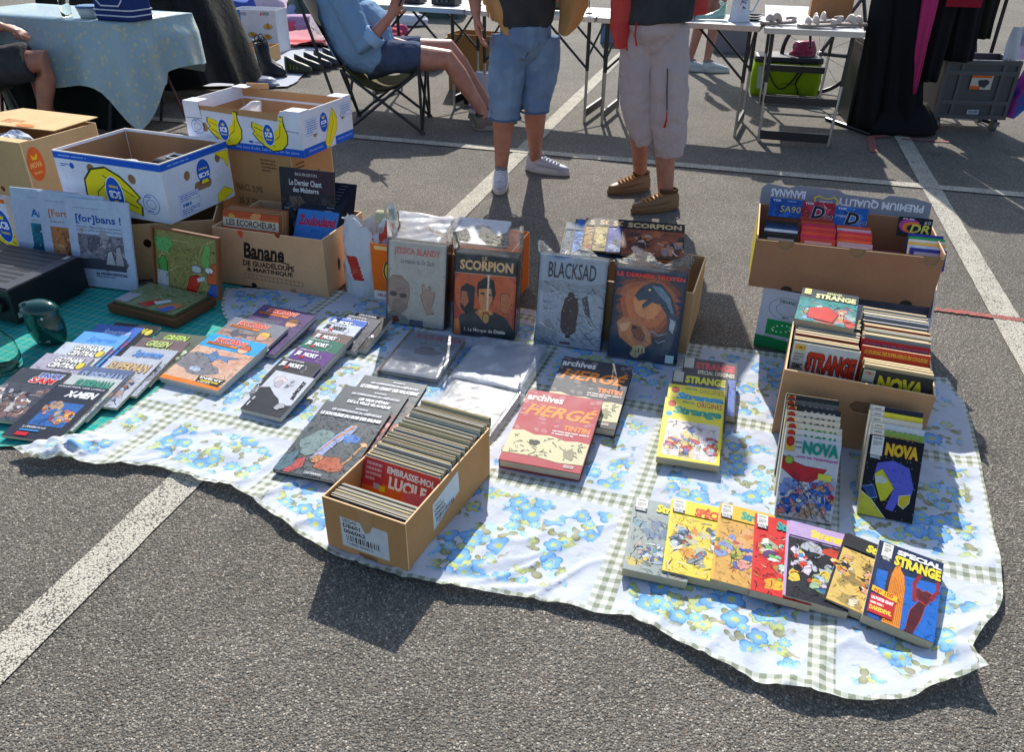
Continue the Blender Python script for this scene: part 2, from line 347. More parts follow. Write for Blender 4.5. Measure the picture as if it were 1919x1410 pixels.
def strip(name, a, b_, wd, z, mat, n=60, wob=.003):
    a, b_ = Vector(a), Vector(b_); d = (b_-a).normalized(); s_ = Vector((-d.y, d.x, 0)); mb = MB(); L = (b_-a).length; vs = []
    for i in range(n+1):
        p = a + d*(L*i/n); e1, e2 = (noise.noise((i*.9+a.x, a.y, k))*wob for k in (0, 7)); vs += [(p.x+s_.x*(wd/2+e1), p.y+s_.y*(wd/2+e1), z), (p.x-s_.x*(wd/2+e2), p.y-s_.y*(wd/2+e2), z)]
    mb.add(vs, [(2*i, 2*i+1, 2*i+3, 2*i+2) for i in range(n)]); return mb.build(name, mat, kind='structure')
def ext(p, q, a, b_):
    d = (q-p).normalized(); return p-d*a, q+d*b_
strip('parking_line', *ext(G(15.5, 1225), G(1127.7, 138.9), .6, 1.5), .105, .004, MAT['line_paint'], 120)
strip('parking_line', *ext(G(1687, 251.5), G(1865.6, 563), 1.5, 1.2), .105, .004, MAT['line_paint'], 90)
strip('parking_line', *ext(G(670, 257), G(1918, 366.6), 3, 2), .095, .0065, MAT['line_paint'], 120)
strip('red_spray_mark', G(1722, 577), G(1930, 604), .035, .0055, MAT['red_paint'], 30, .012)
strip('red_spray_mark', G(1636, 286), G(1632, 256), .05, .0055, MAT['red_paint'], 12, .01)
strip('red_spray_mark', G(1630, 258), G(1665, 256), .06, .007, MAT['red_paint'], 12, .01)
strip('red_spray_mark', G(1690, 262), G(1790, 268), .03, .0075, MAT['red_paint'], 12, .015)
# ---------------------------------------------------------------- flowered tablecloth
CO = Vector((.34, 1.68)); CE1 = Vector((cos(radians(-17.2)), sin(radians(-17.2)))); CE2 = Vector((cos(radians(70)), sin(radians(70))))
def cuv(x, y):
    d = Vector((x, y))-CO; det = CE1.x*CE2.y-CE1.y*CE2.x; return ((d.x*CE2.y-d.y*CE2.x)/det, (CE1.x*d.y-CE1.y*d.x)/det)
def cloth_mat():
    b = NB('flowered_cloth'); uv = b.n('ShaderNodeUVMap', uv_map='UVMap').outputs[0]; ev = b.n('ShaderNodeUVMap', uv_map='Edge').outputs[0]
    s = b.n('ShaderNodeSeparateXYZ'); b.l(uv, s.inputs[0]); u, v = s.outputs[0], s.outputs[1]
    se = b.n('ShaderNodeSeparateXYZ'); b.l(ev, se.inputs[0]); ed = se.outputs[0]
    PU, PV, BW = .487, .497, .058
    du = b.m('SUBTRACT', b.m('PINGPONG', u, PU/2), 0.); dv = b.m('PINGPONG', v, PV/2)
    bu = b.m('LESS_THAN', du, BW/2); bv = b.m('LESS_THAN', dv, BW/2); hem = b.m('LESS_THAN', ed, .013)
    band = b.m('MAXIMUM', b.m('MAXIMUM', bu, bv), hem)
    q = .0292
    cu_ = b.m('LESS_THAN', b.m('PINGPONG', b.m('ADD', u, q/4), q/2), q/4); cv_ = b.m('LESS_THAN', b.m('PINGPONG', b.m('ADD', v, q/4), q/2), q/4)
    ging = b.m('MULTIPLY', b.m('ADD', cu_, cv_), .5)
    white = '#d2d7e2'
    col = b.mix(b.noise(uv, 5, 3), white, '#c8cfdb')
    far = b.m('MULTIPLY', b.step(b.m('ADD', du, b.m('MULTIPLY', b.noise(uv, 14, 2), .07)), .085, .095), b.step(b.m('ADD', dv, b.m('MULTIPLY', b.noise(uv, 11, 2), .07)), .085, .095)); far = b.m('MULTIPLY', far, b.step(ed, .03, .05))
    clus = b.m('MULTIPLY', far, b.step(b.noise(uv, 7.5, 3), .43, .48))
    def layer(col, scale, off, R, np_, depth, fill, core, line, pres, soft=.06, el=None, jit=.75):
        co = b.v('ADD', b.v('SCALE', uv), off); co.node.inputs[0]; sc = co.node.inputs[0].links[0].from_node; sc.inputs['Scale'].default_value = scale
        vo = b.n('ShaderNodeTexVoronoi', voronoi_dimensions='2D', feature='F1'); vo.inputs['Scale'].default_value = 1; vo.inputs['Randomness'].default_value = jit; b.l(co, vo.inputs['Vector'])
        rel = b.v('SUBTRACT', co, vo.outputs['Position']); sp = b.n('ShaderNodeSeparateXYZ'); b.l(rel, sp.inputs[0]); cl = b.n('ShaderNodeSeparateColor'); b.l(vo.outputs['Color'], cl.inputs[0])
        an = b.m('ADD', b.m('ARCTAN2', sp.outputs[1], sp.outputs[0]), b.m('MULTIPLY', cl.outputs[0], 6.28)); r = b.v('LENGTH', rel)
        RR = b.m('MULTIPLY', b.m('ADD', .7, b.m('MULTIPLY', cl.outputs[1], .45)), R)
        pet = b.m('ADD', 1-depth, b.m('MULTIPLY', b.m('POWER', b.m('ABSOLUTE', b.m('COSINE', b.m('MULTIPLY', an, np_/2))), 2.4 if np_ == 2 else .8), depth))
        t = b.m('DIVIDE', r, b.m('MULTIPLY', RR, pet)); on = b.m('MULTIPLY', b.m('LESS_THAN', cl.outputs[2], pres), clus)
        msk = b.m('MULTIPLY', b.m('SUBTRACT', 1., b.step(t, 1-soft, 1.)), on)
        fc = b.mix(b.step(t, .15, 1.), mixc(fill, '#ffffff', .12), fill); c2 = b.mix(msk, col, fc)
        if core: c2 = b.mix(b.m('MULTIPLY', b.m('LESS_THAN', b.m('DIVIDE', r, RR), .27), on), c2, core)
        if line:
            e = b.m('MULTIPLY', b.m('MULTIPLY', b.step(t, .8, .88), b.m('SUBTRACT', 1., b.step(t, .96, 1.04))), on); c2 = b.mix(b.m('MULTIPLY', e, .6), c2, line)
        return c2
    col = layer(col, 15.5, (3.3, 8.1, 0), .52, 4, .25, '#a9d0f2', None, None, .6, .7)
    col = layer(col, 18, (.3, 1.7, 0), .5, 2, .86, '#9a9c78', None, '#6a7050', .6, .08)
    col = layer(col, 23, (7.7, 2.2, 0), .48, 2, .86, '#92966e', None, '#6a7050', .5, .08)
    col = layer(col, 18.5, (5.1, .4, 0), .46, 6, .34, '#c2cd84', '#8abce6', '#949c60', .5)
    col = layer(col, 15, (1.9, 6.6, 0), .5, 5, .3, '#78b2ea', '#c8d37c', '#4a80b4', .58)
    col = layer(col, 20, (9.2, 4.4, 0), .42, 8, .42, '#8fc6ef', '#cdd884', '#4a8cc0', .5)
    gcol = b.mix(ging, '#dfe3da', '#737c5c'); gcol = b.mix(b.m('MULTIPLY', b.noise(uv, 160, 2), .35), gcol, '#e6e9e2')
    col = b.mix(band, col, gcol)
    back = b.n('ShaderNodeNewGeometry').outputs['Backfacing']
    col = b.mix(back, col, b.mix(.72, col, '#e4e8ee'))
    nr = b.bump(b.m('ADD', b.m('MULTIPLY', b.noise(uv, 9, 4), 1.), b.m('MULTIPLY', b.noise(uv, 600, 2), .02)), .45, .02)
    pb = b.n('ShaderNodeBsdfPrincipled'); b.l(col, pb.inputs['Base Color']); pb.inputs['Roughness'].default_value = .85; pb.inputs['Specular IOR Level'].default_value = .2; b.l(nr, pb.inputs['Normal'])
    tr = b.n('ShaderNodeBsdfTranslucent'); b.l(col, tr.inputs[0]); mx = b.n('ShaderNodeMixShader'); mx.inputs[0].default_value = .14; b.l(pb.outputs[0], mx.inputs[1]); b.l(tr.outputs[0], mx.inputs[2])
    o = b.n('ShaderNodeOutputMaterial'); b.l(mx.outputs[0], o.inputs[0]); return b.mat
MAT['flowered_cloth'] = cloth_mat()
def resample(pts, n):
    d = [0]
    for a, b_ in zip(pts, pts[1:]): d.append(d[-1]+(Vector(b_)-Vector(a)).length)
    out, j = [], 0
    for i in range(n):
        t = d[-1]*i/(n-1)
        while j < len(d)-2 and d[j+1] < t: j += 1
        k = (t-d[j])/max(d[j+1]-d[j], 1e-9); out.append(Vector(pts[j]).lerp(Vector(pts[j+1]), min(k, 1)))
    return out
def smooth_line(p, it=2):
    for _ in range(it):
        q = [p[0]]
        for a, b_ in zip(p, p[1:]): q += [a.lerp(b_, .25), a.lerp(b_, .75)]
        p = q+[p[-1]]
    return p
def gp(lst): return [G(*q) for q in lst]
def coons(fr_, bk, lf, rt, n, m_):
    fr_, bk, lf, rt = (resample(smooth_line(a), k) for a, k in ((fr_, n), (bk, n), (lf, m_), (rt, m_)))
    P00, P10, P01, P11 = fr_[0], fr_[-1], bk[0], bk[-1]; rows = []
    for j in range(m_):
        t = j/(m_-1); row = []
        for i in range(n):
            s = i/(n-1); row.append(fr_[i]*(1-t)+bk[i]*t + lf[j]*(1-s)+rt[j]*s - (P00*(1-s)*(1-t)+P10*s*(1-t)+P01*(1-s)*t+P11*s*t))
        rows.append(row)
    return rows
front = gp([(28, 852), (75, 880), (120, 872), (190, 882), (292, 880), (335, 896), (390, 914), (446, 926), (505, 968), (560, 1010), (612, 1043), (690, 1074), (775, 1100), (872, 1116), (960, 1126), (1040, 1138), (1130, 1160), (1175, 1164), (1255, 1205), (1340, 1252), (1430, 1296), (1500, 1308), (1570, 1321), (1645, 1328), (1705, 1322), (1735, 1300), (1838, 1282)])
back = gp([(424, 543), (520, 546), (640, 549), (760, 560), (900, 575), (1050, 592), (1180, 618), (1290, 650), (1380, 658), (1470, 668), (1620, 690), (1772, 716)])
left = gp([(28, 852), (90, 840), (160, 829), (238, 776), (310, 726), (378, 680), (436, 620), (412, 585), (424, 543)])
right = gp([(1838, 1282), (1808, 1245), (1830, 1195), (1881, 1140), (1868, 1050), (1850, 960), (1832, 860), (1812, 770), (1772, 716)])
NX, NY = 330, 150
rows = coons(front, back, left, right, NX, NY)
def cz(x, y, de, df, s):
    a = noise.noise((x*5, y*5, 0)); b_ = noise.noise((x*2.2+y*1.2, y*7-x*2, 3)); c_ = noise.noise((x*14, y*14, 9))
    z_ = .010 + .003*a + .005*abs(b_) + .0016*c_
    k = math.exp(-(df/.06)**2); z_ += k*(.006+.013*abs(noise.noise((s*16, 2, 1)))+.006*noise.noise((s*41, 1, 5))+.003*noise.noise((s*120, 4, 5)))         # lifted front hem
    k = math.exp(-((df-.12)/.05)**2); z_ += k*.014*max(0, noise.noise((s*9+4, 8, 1)))
    q = noise.noise((x*3+y*2, y*3-x, 6)); cr_ = (1-abs(noise.noise((x*3.2+q*.8, y*8-x*2+q, 11))))**9; c2 = (1-abs(noise.noise((x*7-y*5, y*4+x*3+q, 21))))**12; z_ += .011*cr_*max(0, .35+q)*(.35+math.exp(-(df/.3)**2)) + .006*c2*(.4+math.exp(-(df/.25)**2))
    return z_
mb = MB('#fff'); uvs, eds = [], []
bl = front; fx = resample(smooth_line(front), 160); rx_ = resample(smooth_line(right), 60); lx_ = resample(smooth_line(left), 60); bx_ = resample(smooth_line(back), 90)
c_fold = G(1835, 1280); c_in = G(1790, 1235); bunch = G(120, 850)
grid = []
for j, row in enumerate(rows):
    for i, p in enumerate(row):
        df = min((p.xy-q.xy).length for q in fx[max(0, int(i/NX*160)-14):int(i/NX*160)+15]); dr = min((p.xy-q.xy).length for q in rx_) if i > NX*.75 else 9; dl = min((p.xy-q.xy).length for q in lx_) if i < NX*.3 else 9
        db = (NY-1-j)*.011; de = min(df, dr, dl, db)
        z_ = cz(p.x, p.y, de, df, i/NX)
        dc = (p.xy-c_fold.xy).length; di = (p.xy-c_in.xy).length
        z_ += .032*math.exp(-(di/.03)**2) + .035*math.exp(-(dc/.05)**2)           # the corner turned up
        z_ += .045*math.exp(-((p.xy-bunch.xy).length/.09)**2)*(.5+abs(noise.noise((p.x*22, p.y*22, 4))))   # gathered at the left end
        z_ += .01*math.exp(-(dr/.03)**2)*(.6+noise.noise((p.y*9, 3, 3)))
        grid.append((p.x, p.y, z_)); uvs.append(cuv(p.x, p.y)); eds.append((de if j else 0, 0))
mb.add(grid, [(j*NX+i, j*NX+i+1, (j+1)*NX+i+1, (j+1)*NX+i) for j in range(NY-1) for i in range(NX-1)])
tc = mb.build('tablecloth', MAT['flowered_cloth'], smooth=True, label='white tablecloth with blue flowers and green gingham bands spread on the asphalt', cat='tablecloth')
for nm, dat in (('UVMap', uvs), ('Edge', eds)):
    ul = tc.data.uv_layers.new(name=nm); buf = []
    for lp in tc.data.loops: buf += dat[lp.vertex_index]
    ul.data.foreach_set('uv', buf)
# teal checked cloth
b = NB('teal_check'); p = b.pos(); rt_ = b.n('ShaderNodeMapping'); rt_.inputs['Rotation'].default_value = (0, 0, radians(20)); b.l(p, rt_.inputs[0]); s = b.n('ShaderNodeSeparateXYZ'); b.l(rt_.outputs[0], s.inputs[0])
def lns(x, per, wd): return b.m('LESS_THAN', b.m('PINGPONG', x, per/2), wd/2)
col = b.mix(b.noise(p, 8, 3), '#1db4a8', '#139c96'); col = b.mix(b.m('MAXIMUM', lns(s.outputs[0], .016, .0016), lns(s.outputs[1], .016, .0016)), col, '#0a5460'); col = b.mix(b.m('MAXIMUM', lns(s.outputs[0], .032, .0012), lns(s.outputs[1], .048, .0012)), col, '#c8a03c')
MAT['teal_check'] = b.out(col, .8, b.bump(b.noise(p, 7, 4), .4, .02), .25)
rows = coons(gp([(-420, 880), (-150, 846), (0, 841), (100, 838), (165, 833), (240, 777), (312, 727), (380, 690), (450, 640)]), gp([(-420, 555), (100, 545), (300, 535), (455, 532)]), gp([(-420, 880), (-420, 555)]), gp([(450, 640), (455, 532)]), 70, 40)
mb = MB(); mb.add([(p.x, p.y, .005+.002*noise.noise((p.x*6, p.y*6, 2))+.012*math.exp(-(j/2.2)**2)*abs(noise.noise((p.x*5, 0, 7)))) for j, r_ in enumerate(rows) for p in r_], [(j*70+i, j*70+i+1, (j+1)*70+i+1, (j+1)*70+i) for j in range(39) for i in range(69)])
mb.build('teal_cloth', MAT['teal_check'], smooth=True, label='turquoise checked cloth under the comics at the left end', cat='cloth')
# ================================================================ cartons and larger goods of the stall
KR = '#a8855f'
def sides(fr, d, H):
    w = fr.w; U = fr.N
    return dict(front=Fr(fr.o, fr.X, U, -fr.Y, w, H), right=Fr(fr.p(w, 0), fr.Y, U, fr.X, d, H), back=Fr(fr.p(w, d), -fr.X, U, fr.Y, w, H), left=Fr(fr.p(0, d), -fr.Y, U, -fr.X, d, H))
def rect(x0, y0, x1, y1): return [(x0, y0), (x1, y0), (x1, y1), (x0, y1)]
def carton(name, label, fr, d, H, col=KR, inner=None, t=.005, holes={}, tops={}, cat='cardboard box', group=None, bottom=True):
    root = empty(name, fr.p(fr.w/2, d/2), label, cat, group); S = sides(fr, d, H)
    for k, f in S.items():
        a, b_ = (0, f.w) if k in ('front', 'back') else (t, f.w-t)
        outer = tops[k](a, b_) if k in tops else rect(a, .001, b_, f.h)
        mb = MB(); panel(f, outer, holes.get(k, []), t, col, mb, mixc(col, '#e8cfa4', .5)); mb.build('side_panel', 'card', root)
        if inner:
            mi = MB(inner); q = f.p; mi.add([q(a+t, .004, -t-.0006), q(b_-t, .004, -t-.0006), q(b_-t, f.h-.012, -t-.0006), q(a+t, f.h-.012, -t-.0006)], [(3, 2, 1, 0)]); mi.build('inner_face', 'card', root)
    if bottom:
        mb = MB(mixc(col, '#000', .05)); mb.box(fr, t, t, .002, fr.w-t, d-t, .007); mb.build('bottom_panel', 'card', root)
    return root, S
def notch(n, r, depth=None):                          # a top edge with half-round finger cut-outs
    def f(a, b_, H=None): return None
    return f
# ---- small-format book carton at the front
fv = plane_fr((617, 1031), (767, 1086), (766, 890)); fv = plane_fr((617, 1031), (767, 1086), (775, 888)); VD = (G(915, 896)-G(767, 1086)).dot(fv.Y); VH = .158; fv.o.z = .014
veg, S = carton('book_carton', 'long brown carton packed with small books, white barcode labels on two sides', fv, VD, VH, '#a67c50', t=.004)
P = Print(S['front']); P.r(.2, .28, .78, .86, '#cfd3d6'); P.t('VEGAS', .23, .30, .40, .37, '#333', .015).t('DB601', .23, .39, .44, .47, '#222', .03).t('006062', .23, .50, .50, .58, '#222', .03).bars(.26, .61, .66, .73, 4).t('1 DB601 006062 2', .26, .76, .58, .80, '#333', .01)
P.r(.43, .0, .62, .22, '#b88f62').poly([(.43, .22), (.62, .22), (.56, .42), (.5, .46)], '#b3906a'); P.r(.4, .9, .62, 1, '#8a5f3c'); P.build(veg, 'label_print')
P = Print(S['right']); P.poly([(.28, .22), (.58, .12), (.59, .55), (.28, .74)], '#cfd3d6'); P.t('VEGAS', .3, .27, .37, .32, '#333').t('DB601', .3, .35, .40, .42, '#222', .03).t('006062', .3, .44, .42, .51, '#222', .03).bars(.31, .53, .52, .62, 7).t('1 DB601 006062 2', .31, .64, .46, .67, '#333', .01); P.build(veg, 'label_print')
# ---- kraft carton of exotic fruit standing behind, books inside
fb = plane_fr((417, 534), (615.6, 563), (640, 520)); BD = .36; BH = .247; fb.o.z = .012
def trap(H, dx): return lambda a, b_: [(a+dx, .001), (b_-dx, .001), (b_, H), (a, H)]
def top_notch(H, cuts):
    def f(a, b_):
        pts = [(a, .001), (b_, .001), (b_, H)]
        for c, r in sorted(cuts, reverse=True): pts += [(c+r, H)] + [(c+r*cos(k*pi/8), H-r*1.15*sin(k*pi/8)) for k in range(1, 8)] + [(c-r, H)]
        return pts+[(a, H)]
    return f
ban, S = carton('banana_carton', 'brown kraft carton with black printed fruit lettering, full of albums, next to the plastic bag', fb, BD, BH, '#b08c6a', holes={'right': [circ(.12, .10, .014, 14, .03)], 'left': [circ(.2, .12, .03, 14, .015)]}, tops={'front': top_notch(BH, [(.3, .014)]), 'right': top_notch(BH, [(.24, .04)])})
P = Print(S['front']); k = '#221a17'
P.t('Banane', .26, .20, .64, .48, k, .035, .25).ln([(.28, .47), (.45, .485), (.6, .47), (.68, .5)], .012, k).t('DE GUADELOUPE', .24, .52, .72, .62, k, .035, .1).t('& MARTINIQUE', .27, .64, .70, .73, k, .035, .1)
P.ln([(.24, .76), (.78, .79)], .003, k).ln([(.24, .84), (.78, .87)], .003, k)
for i in range(15): P.ln([(.24+.0386*i, .76+.0021*i), (.24+.0386*i, .84+.0021*i)], .003, k)
P.blob(.265, .05, .03, '#c24a2c', 3, None, 12, .3, .7); P.e(.315, .97, .025, .05, '#1d1714'); P.r(.66, .93, .71, 1, '#8a6a50'); P.build(ban, 'print_front', 'card')
P = Print(S['right']); P.t('Ba', .62, .55, .86, .72, k, .04, .25).lines(.62, .75, .9, .9, 2, k, 3); P.build(ban, 'print_side', 'card')
# ---- orange carton behind the wrapped albums
fo = plane_fr((696, 569), (975, 612), (1000, 560)); fo.w = .56; OD, OH = .33, .24; fo.o = fo.o + fo.Y*.03; fo.o.z = .01
orc, S = carton('orange_carton', 'bright orange fruit carton with a drawn banana, behind the leftmost wrapped albums', fo, OD, OH, '#d9661c', '#c9a070')
P = Print(S['front']); P.r(0, .84, 1, 1, '#d8d4cc').t('SÉLECTION', .03, .88, .22, .94, '#a03020', .03); P.e(.2, .48, .115, .27, '#e9e4d8', None, 24).e(.2, .48, .1, .25, '#e0c022', '#2a2012', 24)
for i in range(5): P.ln([(.13+.03*i, .28+.02*i), (.12+.034*i, .5), (.15+.03*i, .7-.02*i)], .008, '#3a2c12')
P.build(orc, 'print_front', 'card'); P = Print(S['front']); P.r(.03, .03, .17, .1, '#e4b878'); P.build(orc, 'tape_patch', 'card')
# ---- low open carton with fanned albums
ff = plane_fr((1012, 648), (1262, 690), (1290, 600)); ff.w = .52; FD, FH = .36, .24; ff.o = ff.o + ff.Y*.1; ff.o.z = .01
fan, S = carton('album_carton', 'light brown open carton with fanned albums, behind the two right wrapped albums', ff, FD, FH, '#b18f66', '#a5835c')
# ---- boxes at the right: white organic box, cassette carton, comics carton
fw = plane_fr((1411, 648), (1500, 668), (1440, 610)); fw.w = .55; fw.o.z = .004
org, S = carton('produce_carton', 'white produce carton with green base and leaf emblem under the cassette carton', fw, .36, .235, '#b9bcc8', cat='produce box')
P = Print(S['front']); P.poly([(0, .8), (.5, .84), (1, .84), (1, 1), (0, 1)], '#1a7a48'); P.e(.17, .3, .115, .19, '#1d5a40', None, 30).e(.17, .3, .112, .184, '#b9bcc8', None, 30).e(.17, .3, .07, .11, '#1d5a40', None, 26).e(.17, .3, .067, .105, '#b9bcc8', None, 26); P.t('ORGANIC', .115, .15, .225, .2, '#1d5a40', .03).t('BIO', .15, .42, .19, .46, '#1d5a40', .03)
P.r(.06, .5, .26, .76, '#1c8a4a')
for i in range(12): a = 2*pi*i/12; P.e(.16+.06*cos(a), .63+.055*sin(a)-.03*cos(a), .006, .012, '#e8f0d8', None, 6)
P.t('AGRICULTURE', .06, .78, .2, .805, '#4a5a54', .01); P.build(org, 'print_front', 'card')
fc = plane_fr((1402, 536), (1743, 577), (1700, 500), .245); CD_, CH_ = .36, .19; k = '#8d6a4e'
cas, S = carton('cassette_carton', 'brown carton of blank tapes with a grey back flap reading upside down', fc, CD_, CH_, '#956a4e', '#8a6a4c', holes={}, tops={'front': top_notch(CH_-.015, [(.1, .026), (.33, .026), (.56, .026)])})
W_ = fc.w
mb = MB('#53565c'); bk = Fr(fc.p(0, CD_, CH_-.03), fc.X, fc.N*cos(.28)+fc.Y*sin(.28), None, W_, .105); mb2 = MB(); panel(bk, [(0, 0), (W_, 0), (W_, .085), (W_*.9, .098), (W_*.75, .1), (W_*.72, .085), (W_*.5, .09), (W_*.46, .103), (W_*.2, .105), (W_*.17, .095), (W_*.03, .105), (0, .085)], [], .005, '#7d8087', mb2, '#a8a49c'); mb2.build('back_flap', 'card', cas)
P = Print(Fr(bk.p(0, 0, .0), bk.X, bk.Y, bk.N, W_, .1)); P.t('PREMIUM QUALITY', .46, .2, .96, .52, '#d4d4d4', .035, 0, flip=True).t('BANANAS', .06, .12, .27, .42, '#d4d4d4', .035, 0, flip=True)
P.poly([(.32, .3), (.35, .22), (.38, .3), (.41, .3), (.44, .22), (.47, .35), (.45, .7), (.34, .7)], '#d6c22c').poly([(.33, .34), (.35, .27), (.38, .34), (.41, .34), (.44, .28), (.46, .37), (.445, .65), (.35, .65)], '#7d8087').t('Onkel', .355, .4, .435, .54, '#cfcfcf', .02, .2, flip=True); P.build(cas, 'print_flap', 'card')
mb = MB('#b8a21e'); L = S['left']; mb.add([L.p(.002, .01, .001), L.p(L.w-.002, .01, .001), L.p(L.w-.002, CH_*.95, .001), L.p(.002, CH_*.95, .001)], [(0, 1, 2, 3)]); mb.build('yellow_side_print', 'card', cas)
F_ = S['front']
for c in (.13, .52): mb = MB('#3a2c22'); mb.add([F_.p(c-.02, .0, .0008)]+[F_.p(c-.02*cos(a*pi/8), .001+.016*sin(a*pi/8), .0008) for a in range(1, 8)]+[F_.p(c+.02, .0, .0008)], [tuple(range(9))[::-1]]); mb.build('finger_hole', 'card', cas)
fx_ = plane_fr((1444, 817), (1712, 872), (1740, 700)); fx_.o.z = .012; XW = fx_.w; XD, XH = .40, .225
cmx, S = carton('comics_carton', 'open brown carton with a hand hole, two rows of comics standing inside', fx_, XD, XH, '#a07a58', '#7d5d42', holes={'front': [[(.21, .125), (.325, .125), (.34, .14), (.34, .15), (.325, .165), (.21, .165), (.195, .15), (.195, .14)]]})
# carton standing behind, out of sight, that carries the right half of the cassette carton is the produce carton itself
# ---- piled boxes at the left
def scb_front(P, flip=False, s=1., cx=.5, cy=.5, both=False):
    yl, bl_, wh = '#e3cf1e', '#1c54b8', '#f0f0f0'
    def pt(x, y): return (cx+(x*-1 if flip else x)*s, cy+(y*-1 if flip else y)*s*P.w/P.h)
    hand = [(-.16, -.10), (-.05, -.07), (.02, -.02), (.10, -.05), (.13, -.12), (.13, -.17), (.17, -.17), (.17, -.1), (.2, -.02), (.19, .06), (.13, .12), (.03, .14), (-.06, .1), (-.12, .05), (-.17, .0), (-.14, -.02), (-.17, -.05)]
    P.poly([pt(*q) for q in hand], yl, '#2c3a2a', .006*s/.5)
    for a in ([(-.15, -.06), (-.03, -.02), (.06, .06)], [(-.14, 0), (-.04, .05), (.06, .1)], [(.14, -.1), (.12, .0), (.04, .06)]): P.ln([pt(*q) for q in a], .006*s, '#4a4a1a')
    P.e(*pt(0, 0), .062*s, .1*s*P.w/P.h, wh, None, 24).e(*pt(0, 0), .058*s, .095*s*P.w/P.h, bl_, None, 24)
    a, b_ = pt(-.04, -.025), pt(.04, .02); P.t('SCB', min(a[0], b_[0]), min(a[1], b_[1]), max(a[0], b_[0]), max(a[1], b_[1]), wh, .04, 0, flip=flip)
    a, b_ = pt(-.032, .03), pt(.032, .05); P.t('Premium', min(a[0], b_[0]), min(a[1], b_[1]), max(a[0], b_[0]), max(a[1], b_[1]), yl, .03, 0, flip=flip)
    P.poly([pt(-.02, -.06), (pt(-.008, -.05)), pt(0, -.065), pt(.008, -.05), pt(.02, -.06), pt(.014, -.036), pt(-.014, -.036)], yl)
def stamp(P, u, v, r, col='#3c66b0'):
    a = P.w/P.h; P.e(u, v, r, r*a, col, None, 24).e(u, v, r*.93, r*.93*a, '#c6cad6', None, 24).e(u, v, r*.6, r*.5*a, col, None, 20).e(u, v, r*.54, r*.43*a, '#c6cad6', None, 20).lines(u-r*.6, v-r*.85*a, u+r*.6, v-r*.58*a, 1, col, 4).lines(u-r*.6, v+r*.6*a, u+r*.6, v+r*.85*a, 1, col, 5)
wht = '#c9cdd9'
# kraft carton on the ground carrying the inverted fruit carton
fk = Fr(G(232, 560), (1, 0, 0), (0, 1, 0)); X = (G(418, 545)-G(232, 560)); X.z = 0; fk.X = X.normalized(); fk.Y = Z.cross(fk.X); fk.N = Z; fk.w = .52; fk.o.z = .006
fk.o = fk.o + fk.Y*.17 - fk.X*.14
krc, S = carton('kraft_carton', 'plain kraft carton with an oval hole, on the cloth behind the small picture case', fk, .38, .245, '#a8845e', holes={'front': [circ(.24, .16, .017, 14, .02)]})
# inverted white fruit carton
a = G(322, 421, .255); b1 = G(441, 367, .255); Xs = (b1-a).normalized(); fi = Fr(a + Vector((-Xs.y, Xs.x, 0))*.56, -Vector((-Xs.y, Xs.x, 0)), Xs, Z, .56); fi.o.z = .255
sc1, S = carton('fruit_carton', 'white and blue fruit carton turned upside down on the pile of boxes, yellow bananas printed', fi, .41, .25, wht, '#8a6b4e', holes={'front': [circ(.19, .19, .021), circ(.40, .17, .021)], 'right': [circ(.14, .165, .02), circ(.34, .19, .02), [(.18, .085), (.27, .085), (.28, .1), (.28, .11), (.27, .125), (.18, .125), (.17, .11), (.17, .1)]]})
P = Print(S['front']); P.r(0, .02, 1, .13, '#1c54b8').lines(.05, .05, .5, .1, 1, '#7ea2dc', 2, .4); scb_front(P, True, 1.35, .52, .62); stamp(P, .85, .7, .075); P.e(.16, .23, .022, .05, '#1c54b8').lines(.05, .2, .13, .26, 2, '#1c54b8', 4); P.build(sc1, 'print_front', 'card')
P = Print(S['right']); P.r(0, .02, 1, .13, '#1c54b8').lines(.1, .05, .6, .1, 1, '#7ea2dc', 3, .4); P.e(.58, .36, .1, .2, '#1c54b8', None, 24).t('SCB', .5, .38, .66, .46, '#f0f0f0', .04, flip=True).t('Premium', .52, .3, .64, .34, '#e3cf1e', .03, flip=True).poly([(.54, .5), (.62, .5), (.64, .56), (.52, .56)], '#e3cf1e')
P.poly([(.78, .14), (.98, .16), (.99, .3), (.96, .42), (.93, .42), (.92, .3)], '#e3cf1e', '#4a4a1a', .006).poly([(.72, .97), (.74, .84), (.85, .76), (.95, .84), (.98, .9), (.8, .99)], '#e3cf1e', '#4a4a1a', .006)
P.r(.16, .6, .46, .96, '#7f9bd0').r(.165, .61, .455, .95, wht).lines(.18, .62, .44, .72, 3, '#3c66b0', 6).r(.16, .735, .46, .74, '#3c66b0').lines(.2, .76, .42, .82, 1, '#3c66b0', 8, .9).lines(.18, .84, .44, .94, 3, '#3c66b0', 9); P.build(sc1, 'print_side', 'card')
